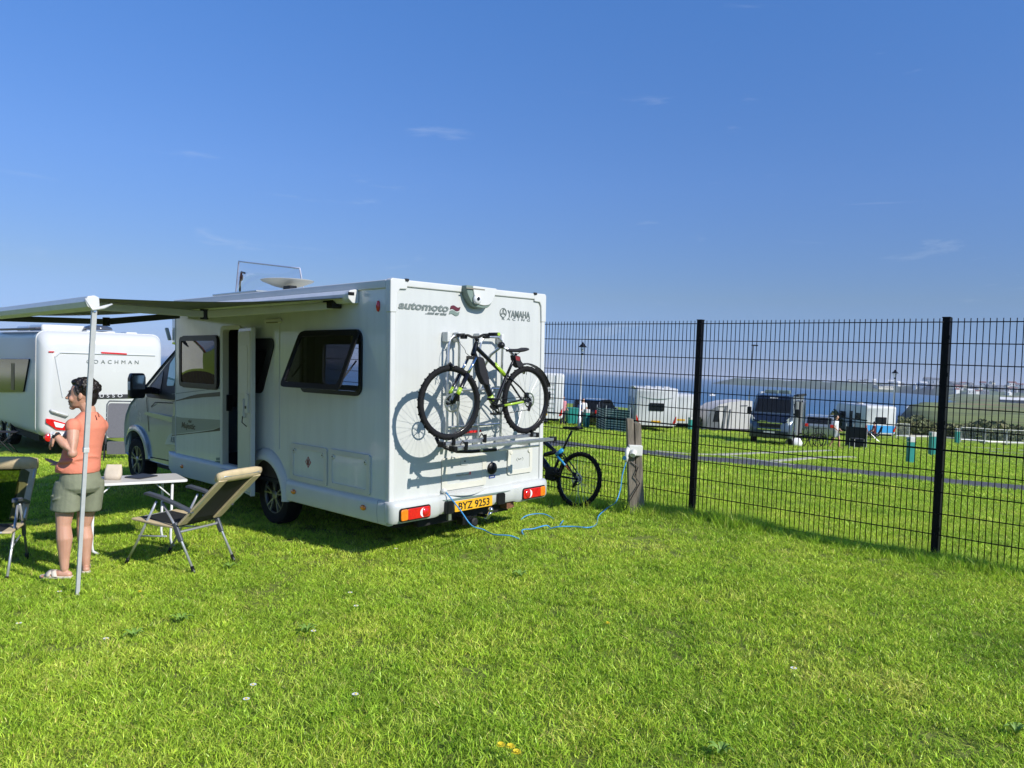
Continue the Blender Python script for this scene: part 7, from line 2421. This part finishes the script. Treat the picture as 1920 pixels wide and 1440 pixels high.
sp_ = figure(1638, 827, -80, m_rd, m_dk, 'person in dark red sitting in a camping chair by the blue-banded caravan', 'sit', h=1.7)
# their chair
P = gp(1638, 827)
d = rotv(to_cam(P), -80)
chx = empty('camping_chair', M=frame_m(P, d, V(-d[1], d[0], 0), V(0, 0, 1)))
tag(chx, 'dark camping seat under the person in dark red', 'camping chair')
MB().bx(-.25, .30, -.27, .27, .33, .365).build('seat', m_dk, chx)
MB().prism([(-.22, .36), (-.45, .98), (-.48, .96), (-.26, .34)], (0, 0, 0), (1, 0, 0), (0, 0, 1), (0, 1, 0), -.27, .27).build('backrest', m_dk, chx)
for s_ in (-1, 1):
    MB().tube([(-.30, s_ * .28, 0), (.30, s_ * .28, .55)], .014, 6).build('leg', m_post, chx)
    MB().tube([(.32, s_ * .28, 0), (-.35, s_ * .28, .60)], .014, 6).build('leg', m_post, chx)

# ---- teal bin, dark windbreak table, bicycles by the van
P = gp(1071, 797)
r = empty('wheeled_bin', P, .2)
tag(r, 'teal wheeled bin between two people left of the lamp post', 'bin')
MB().loft([[(-.26, -.30, .12), (.26, -.30, .12), (.26, .30, .12), (-.26, .30, .12)], [(-.30, -.36, .95), (.30, -.36, .95), (.30, .36, .95), (-.30, .36, .95)]]).build('bin_body', m_teal, r)
MB().bx(-.32, .32, -.38, .38, .955, 1.02).build('bin_lid', m_teal, r, bevel=.03)
for s_ in (-1, 1): MB().lathe([(.001, -.03), (.10, -.03), (.10, .03), (.001, .03)], (s_ * .25, .30, .10), (1, 0, 0), 14).build('wheel', m_rub, r)
PA, PB_ = gp(1585, 836), gp(1624, 840)
r = empty('dark_windbreak', PA)
tag(r, 'low black windbreak with a sloping guy line, right of the walking person', 'windbreak')
e_ = PB_ - PA
nrm = unit(np.cross(e_, V(0, 0, 1)))
for t0, t1 in ((0, .36), (.36, .72), (.72, 1.0)):
    a_, b_ = e_ * t0, e_ * t1
    h0 = 1.12
    MB().hexa([a_, b_, b_ + nrm * .02, a_ + nrm * .02, a_ + V(0, 0, h0), b_ + V(0, 0, h0), b_ + nrm * .02 + V(0, 0, h0), a_ + nrm * .02 + V(0, 0, h0)]).build('cloth_panel', m_fabric_b, r)
for t in (0, .36, .72, 1.0): MB().tube([e_ * t + V(0, 0, -.05), e_ * t + V(0, 0, 1.3)], .02, 6).build('stake', m_post, r)
MB().tube([e_ * 1.0 + V(0, 0, 1.25), e_ * .45 - nrm * .8], .012, 5).build('guy_line', m_offw, r)
MB().bar(e_ * -.9 + V(0, 0, 1.62), e_ * .98 + V(0, 0, 1.52), .05, .07).build('top_rail', m_blackm, r)
MB().tube([e_ * -.9 + V(0, 0, 0), e_ * -.9 + V(0, 0, 1.62)], .02, 6).build('stake', m_post, r)
P = gp(1606, 842)
r = empty('folding_table', P, .1)
tag(r, 'small folding table with white frame in front of the black windbreak', 'table')
MB().bx(-.28, .28, -.25, .25, .55, .58).build('table_top', m_dk, r)
for x in (-.27, .27): MB().tube([(x, -.24, .55), (x, -.24, 0), (x, .24, 0), (x, .24, .55)], .016, 6).build('leg', m_offw, r)
P = gp(1488, 836)
r = empty('plastic_tub', P, .3)
tag(r, 'white plastic tub on the grass beside the campervan door', 'tub')
MB().lathe([(.001, 0), (.38, 0), (.42, .18), (.30, .40), (.001, .44)], (0, 0, 0), (0, 0, 1), 20).build('tub_shell', m_wt, r, smooth=True)
MB().tube([(.40 * math.cos(a), .40 * math.sin(a), .18) for a in np.linspace(0, 2 * math.pi, 21)[:-1]], .02, 6, closed=True).build('tub_rim', m_offw, r)
for i, (px, py, yw, lb) in enumerate(((1518, 838, 40, 'bicycle parked upright beside the campervan side door'), (1533, 838, 62, 'second bicycle parked between the campervan and the silver car'))):
    P = gp(px, py)
    d = rotv(to_cam(P), yw)
    r = empty('parked_bicycle', M=frame_m(P, V(-d[1], d[0], 0), -d, V(0, 0, 1)))
    tag(r, lb, 'bicycle', 'bicycles by the campervan')
    hr2, hf2 = V(-.52, 0, .35), V(.52, 0, .35)
    for c_ in (hr2, hf2):
        w_ = MB().lathe([(.33 + .025 * math.cos(t), .025 * math.sin(t)) for t in np.linspace(0, 2 * math.pi, 9)[:-1]], c_, (0, 1, 0), 28, closed=True).build('wheel', m_rub, r, smooth=True)
        MB().lathe([(.001, -.04), (.02, -.04), (.02, .04), (.001, .04)], c_, (0, 1, 0), 10).build('hub', m_black, w_)
    MB().tube([(-.52, 0, .35), (-.05, 0, .30), (.34, 0, .80), (-.18, 0, .74), (-.05, 0, .30)], .018, 6).tube([(-.52, 0, .35), (-.18, 0, .74)], .014, 6).tube([(.52, 0, .35), (.34, 0, .80), (.31, 0, .95)], .018, 6).build('frame', m_bblack, r, smooth=True)
    MB().tube([(.33, -.30, .98), (.31, 0, .95), (.33, .30, .98)], .014, 6).build('handlebar', m_black, r)
    MB().tube([(-.18, 0, .74), (-.24, 0, .95)], .014, 6).build('seat_post', m_black, r)
    MB().ball((-.25, 0, .97), (.13, .06, .03)).build('saddle', m_black, r)

# ---- metal barriers at the far edge
def barrier(px, py, px2, py2, label):
    A_, B_ = gp(px, py), gp(px2, py2)
    r = empty('metal_barrier', A_)
    tag(r, label, 'barrier', 'metal barriers along the far edge of the lawn')
    e_ = B_ - A_
    hh = 1.1
    MB().tube([V(0, 0, .02), V(0, 0, hh), e_ + V(0, 0, hh), e_ + V(0, 0, .02)], .030, 6).build('barrier_frame', m_offw, r)
    MB().tube([V(0, 0, .2), e_ + V(0, 0, .2)], .022, 6).build('lower_rail', m_post, r)
    n_ = 14
    for k in range(1, n_): MB().tube([e_ * k / n_ + V(0, 0, .2), e_ * k / n_ + V(0, 0, hh)], .010, 4).build('bar', m_post, r)
    for t in (0.08, .92): MB().bx(e_[0] * t - .03, e_[0] * t + .03, e_[1] * t - .25, e_[1] * t + .25, -.02, .04).build('foot', m_blackm, r)
barrier(1680, 822, 1704, 823, 'metal barrier just right of the blue-banded caravan')
barrier(1801, 829, 1844, 831, 'metal barrier right of the farthest teal bollard')
barrier(1846, 832, 1886, 834, 'second metal barrier from the farthest teal bollard')
barrier(1888, 834, 1935, 836, 'metal barrier cut by the right edge of the photo')

# ---- scrub and hedges behind the campsite
m_scr = bpy.data.materials.new('scrub_leaf')
m_scr.use_nodes = True
nt = m_scr.node_tree
b = nt.nodes['Principled BSDF']
b.inputs['Roughness'].default_value = .8
gg = nt.nodes.new('ShaderNodeNewGeometry')
nt.links.new(node_ramp(nt, node_noise(nt, .8, 5, .7, gg.outputs['Position']), [(.3, (.09, .115, .045)), (.55, (.17, .18, .075)), (.75, (.30, .25, .13))]), b.inputs['Base Color'])
def scrub(name, pix, hgt, depth, label, nleaf=2600, seed=1):
    r = random.Random(seed)
    P = [gp(*q) for q in pix]
    mb = MB()
    seg = [np.linalg.norm(P[i + 1] - P[i]) for i in range(len(P) - 1)]
    tot = sum(seg)
    nd = V(P[0][0], P[0][1], 0)
    for k in range(nleaf):
        t = r.random() * tot
        i = 0
        while i < len(seg) - 1 and t > seg[i]:
            t -= seg[i]
            i += 1
        p = P[i] + (P[i + 1] - P[i]) * (t / seg[i])
        away = unit(V(p[0], p[1], 0))
        dd = r.random()
        hmax = hgt * (.62 + .38 * mnoise.noise(Vector((p[0] * .35, p[1] * .35, seed))) + .25 * mnoise.noise(Vector((p[0] * 1.1, p[1] * 1.1, seed + 3))))
        hmax *= math.sin(math.pi * min(1, .25 + dd * .75)) ** .5
        q = p + away * depth * dd
        z = gz(q[0], q[1]) + hmax * (r.random() ** .45)
        s_ = r.uniform(.10, .22)
        n1 = unit(V(r.gauss(0, 1), r.gauss(0, 1), r.gauss(0, 1)))
        n2 = unit(np.cross(n1, V(r.gauss(0, 1), r.gauss(0, 1), r.gauss(0, 1))))
        c_ = V(q[0], q[1], z)
        mb.add([c_ - n1 * s_, c_ + n2 * s_ * .6, c_ + n1 * s_, c_ - n2 * s_ * .6], [(0, 1, 2, 3)])
    o = mb.build(name, m_scr)
    tag(o, label, 'scrub', kind='stuff')
    return o
scrub('hedge', [(1684, 817), (1730, 818), (1770, 819)], 2.1, 7, 'brown green scrub behind the teal bollards', 5200, 1)
scrub('hedge', [(1768, 819), (1850, 826), (1990, 831)], 2.4, 8, 'dark green scrub behind the metal barriers', 8500, 2)
scrub('hedge', [(1288, 803), (1318, 805), (1345, 804)], 2.3, 5, 'dark bush between the white caravan and the awning tent', 2600, 3)
scrub('hedge', [(1500, 812), (1540, 814), (1580, 815)], 2.0, 6, 'dark rocky scrub between the campervan and the right-hand caravan', 2200, 4)

# ---- far town: every house its own thing on the headland
HX = [q[0] for q in HEAD]
HW = [q[1] for q in HEAD]
HH = [q[2] for q in HEAD]
def head_pt(px, k):
    P = onplane(px, float(np.interp(px, HX, HW)), (0, 0, SEA), (0, 0, 1))
    d = unit(V(P[0], P[1], 0))
    h = float(np.interp(px, HX, HH))
    q = P + d * 260 * k
    return V(q[0], q[1], SEA + float(np.interp(k, [0, .25, .6], [-1, h * .75, h])))
m_fw = mat('far_white_wall', (.72, .72, .70), .9)
m_fc = mat('far_cream_wall', (.62, .60, .48), .9)
m_fg = mat('far_grey_roof', (.14, .15, .17), .9)
m_fr = mat('far_red_roof', (.20, .07, .05), .9)
def far_house(P, w, h, d, yaw, wall, roof, label, rh=None):
    r = empty('town_house', P, yaw)
    tag(r, label, 'house', 'houses of the town across the bay')
    rh = rh if rh is not None else h * .45
    MB().bx(-w / 2, w / 2, -d / 2, d / 2, -4, h).build('wall', wall, r)
    MB().prism([(-d / 2 - .4, h), (d / 2 + .4, h), (0, h + rh)], (0, 0, 0), (0, 1, 0), (0, 0, 1), (1, 0, 0), -w / 2 - .3, w / 2 + .3).build('roof', roof, r)
    if w > 9:
        n_ = max(2, int(w / 4))
        for k in range(n_):
            x = -w / 2 + w * (k + .5) / n_
            MB().bx(x - .7, x + .7, -d / 2 - .12, -d / 2 + .05, h * .35, h * .7).build('window', m_dkwin, r)
rt = random.Random(21)
spec = [(1593, .5, 9, 5, 'w'), (1600, .45, 8, 4, 'w'), (1617, .4, 14, 6, 'w'), (1623, .5, 9, 7, 'w'), (1638, .3, 8, 9, 'w'), (1649, .15, 22, 4, 'c'), (1662, .15, 26, 6, 'c'), (1670, .35, 12, 9, 'w'), (1684, .3, 9, 8, 'w'), (1690, .4, 10, 6, 'g'),
        (1718, .2, 12, 7, 'w'), (1724, .3, 10, 6, 'w'), (1731, .25, 12, 8, 'w'), (1738, .45, 16, 12, 'w'), (1744, .5, 14, 10, 'w'), (1748, .2, 18, 6, 'g'), (1757, .5, 10, 9, 'w')]
for k in range(34):
    spec.append((1784 + k * 4.6 + rt.uniform(-2, 2), rt.choice([.1, .2, .3, .4, .55, .7]), rt.uniform(8, 15), rt.uniform(4, 7), rt.choice('wgcrg')))
spec.sort()
names = dict(w='white', c='cream', g='grey', r='red roofed')
for i, (px, k, w, h, c_) in enumerate(spec):
    P = head_pt(px, k)
    wall = {'w': m_fw, 'c': m_fc, 'g': m_fg, 'r': m_fw}[c_]
    roof = m_fr if c_ == 'r' else (m_fw if (c_ == 'w' and k < .4) else m_fg)
    ordn = {1: 'first', 2: 'second', 3: 'third'}.get(i + 1, str(i + 1) + 'th')
    where = 'left of the right-hand lamp post' if px < 1672 else ('between the lamp post and the right-hand fence post' if px < 1765 else 'right of the right-hand fence post')
    far_house(P, w, h, w * .7, rt.uniform(-.6, .6), wall, roof, f'tiny {names[c_]} house, {ordn} from the left in the far town')
for px, py, w, lb in ((1890, 753, 13, 'long white roofed shed below the far town'), (1918, 751, 9, 'white roofed shed at the right edge below the far town')):
    d_ = ray(px, py)
    P = CAM + d_ * (700 / d_[1])
    P = V(P[0], P[1], gz(P[0], P[1]))
    q = empty('far_shed', P, -.5)
    tag(q, lb, 'shed')
    MB().bx(-w / 2, w / 2, -5, 5, -3, 3.2).build('wall', m_fg, q)
    for s_ in (-1, 1):
        MB().prism([(0, 5.2), (s_ * 5.6, 3.0), (s_ * 5.6, 2.7), (0, 4.9)], (0, 0, 0), (0, 1, 0), (0, 0, 1), (1, 0, 0), -w / 2 - .5, w / 2 + .5).build('roof_slope', m_fw, q)
for px, py, lb in ((1335, 742, 'small white boat on the sea above the awning tent'), (1704, 765, 'small white boat by the dark cliff')):
    P = onplane(px, py, (0, 0, SEA), (0, 0, 1))
    q = empty('boat', P, .4)
    tag(q, lb, 'boat')
    MB().loft([[(-3.5, -1.1, 0), (-3.5, 1.1, 0), (-3.5, 1.3, 1), (-3.5, -1.3, 1)], [(1, -1.1, 0), (1, 1.1, 0), (1, 1.3, 1), (1, -1.3, 1)], [(3.5, -.1, .3), (3.5, .1, .3), (3.8, .1, 1.2), (3.8, -.1, 1.2)]]).build('hull', m_fw, q)
    MB().bx(-1.5, .8, -.8, .8, 1, 2.2).build('cabin', m_fw, q)

# ---- wild flowers and weeds in the lawn
m_petal = mat('daisy_petal', (.80, .80, .78), .7)
m_yel = mat('flower_yellow', (.80, .60, .02), .7)
m_stem = mat('weed_leaf', (.17, .30, .04), .6, var=.25, vscale=30)
def flower(px, py, kind, label, s=1.):
    P = gp(px, py)
    r = empty('daisy' if kind == 'd' else 'dandelion', P, random.uniform(0, 6))
    tag(r, label, 'flower', 'daisies in the lawn' if kind == 'd' else 'dandelions in the lawn')
    hh = .06 * s
    MB().tube([(0, 0, 0), (.004, 0, hh)], .0016, 5).build('stem', m_stem, r)
    pt = MB()
    n_ = 14 if kind == 'd' else 26
    for k in range(n_):
        a = 2 * math.pi * k / n_
        R_ = (.013 if kind == 'd' else (.019 if k % 2 else .013)) * s
        z1 = hh + (.002 if kind == 'd' else (.002 if k % 2 else .009))
        c1_, s1_ = math.cos(a), math.sin(a)
        wv_ = .0028 * s
        pt.add([(.003 * c1_, .003 * s1_, hh), (R_ * c1_ - wv_ * s1_, R_ * s1_ + wv_ * c1_, z1), (R_ * 1.12 * c1_, R_ * 1.12 * s1_, z1), (R_ * c1_ + wv_ * s1_, R_ * s1_ - wv_ * c1_, z1)], [(0, 1, 2, 3)])
    o_ = pt.build('petals', m_petal if kind == 'd' else m_yel, r)
    o_['kind'] = 'stuff'
    MB().ball((.003, 0, hh + .002), (.005 * s, .005 * s, .003 * s), 8, 5).build('flower_eye', m_yel, r, smooth=True)
for px, py, w_ in ((111, 1127, 'just left of the awning pole foot'), (587, 1204, 'below the middle of the motorhome'), (656, 1129, 'in front of the motorhome tail lamp'), (667, 1155, 'second from the motorhome tail lamp'), (474, 1309, 'upper one of a pair at the lower left'), (461, 1337, 'lower one of a pair at the lower left'), (665, 1328, 'below the centre of the lawn'), (35, 1189, 'at the left edge of the lawn'), (198, 1219, 'in the lawn below the standing person'), (892, 1003, 'beside the blue cable under the number plate'), (742, 1043, 'at the edge of the motorhome shadow'), (1487, 1278, 'in the right half of the lawn')):
    flower(px, py, 'd', 'single white daisy ' + w_, 1.25)
for px, py, w_ in ((938, 1424, 'left one of the cluster at the bottom edge'), (956, 1427, 'middle one of the cluster at the bottom edge'), (967, 1438, 'lowest one of the cluster at the bottom edge'), (262, 1121, 'alone in front of the beige chair'), (1139, 1182, 'alone right of the lawn centre')):
    flower(px, py, 'y', 'yellow dandelion, ' + w_, 1.1 if py > 1300 else .8)
def weed(px, py, n_, s, label):
    P = gp(px, py)
    r = empty('plantain_weed', P, random.uniform(0, 6))
    tag(r, label, 'weed', 'broad leaved weeds in the lawn')
    for k in range(n_):
        a = 2 * math.pi * k / n_ + random.uniform(-.2, .2)
        L_ = s * random.uniform(.7, 1.1)
        c1_, s1_ = math.cos(a), math.sin(a)
        rows = []
        for t, w_, z in ((0, .12, .01), (.3, .5, .045), (.6, .55, .06), (.85, .35, .055), (1, .03, .045)):
            x = L_ * t
            w = L_ * .28 * w_
            rows.append([(x * c1_ - w * s1_, x * s1_ + w * c1_, z + .006), (x * c1_, x * s1_, z), (x * c1_ + w * s1_, x * s1_ - w * c1_, z + .006)])
        mb = MB()
        mb.v = [p for q_ in rows for p in q_]
        mb.f = [(i * 3 + j, i * 3 + j + 1, i * 3 + j + 4, i * 3 + j + 3) for i in range(4) for j in range(2)]
        mb.build('leaf', m_stem, r, smooth=True)
for px, py, n_, s_, lb in ((1352, 1424, 8, .07, 'large leafy weed at the bottom edge right of centre'), (340, 1170, 6, .09, 'leafy weed in the lawn below the beige chair'), (250, 1200, 6, .09, 'leafy weed left of the lawn centre'), (430, 1070, 6, .08, 'leafy weed by the rear foot of the beige chair'), (1905, 1385, 7, .06, 'leafy weed at the lower right edge'), (975, 1085, 6, .09, 'leafy weed in the lawn behind the blue cable loops'), (575, 1190, 6, .08, 'leafy weed beside a daisy in the lawn')):
    weed(px, py, n_, s_, lb)
# ================================================================== haze over the bay
mh_ = bpy.data.materials.new('haze')
mh_.use_nodes = True
nt = mh_.node_tree
nt.nodes.clear()
ho = nt.nodes.new('ShaderNodeOutputMaterial')
hv = nt.nodes.new('ShaderNodeVolumePrincipled')
hv.inputs['Color'].default_value = (.80, .88, 1.0, 1)
hv.inputs['Density'].default_value = .00018
hv.inputs['Anisotropy'].default_value = .0
nt.links.new(hv.outputs[0], ho.inputs['Volume'])
hz = MB().bx(-9500, 9500, -400, 12500, SEA - 3, 45).build('haze', mh_)
tag(hz, 'thin pale blue sea haze over the whole bay', kind='stuff')
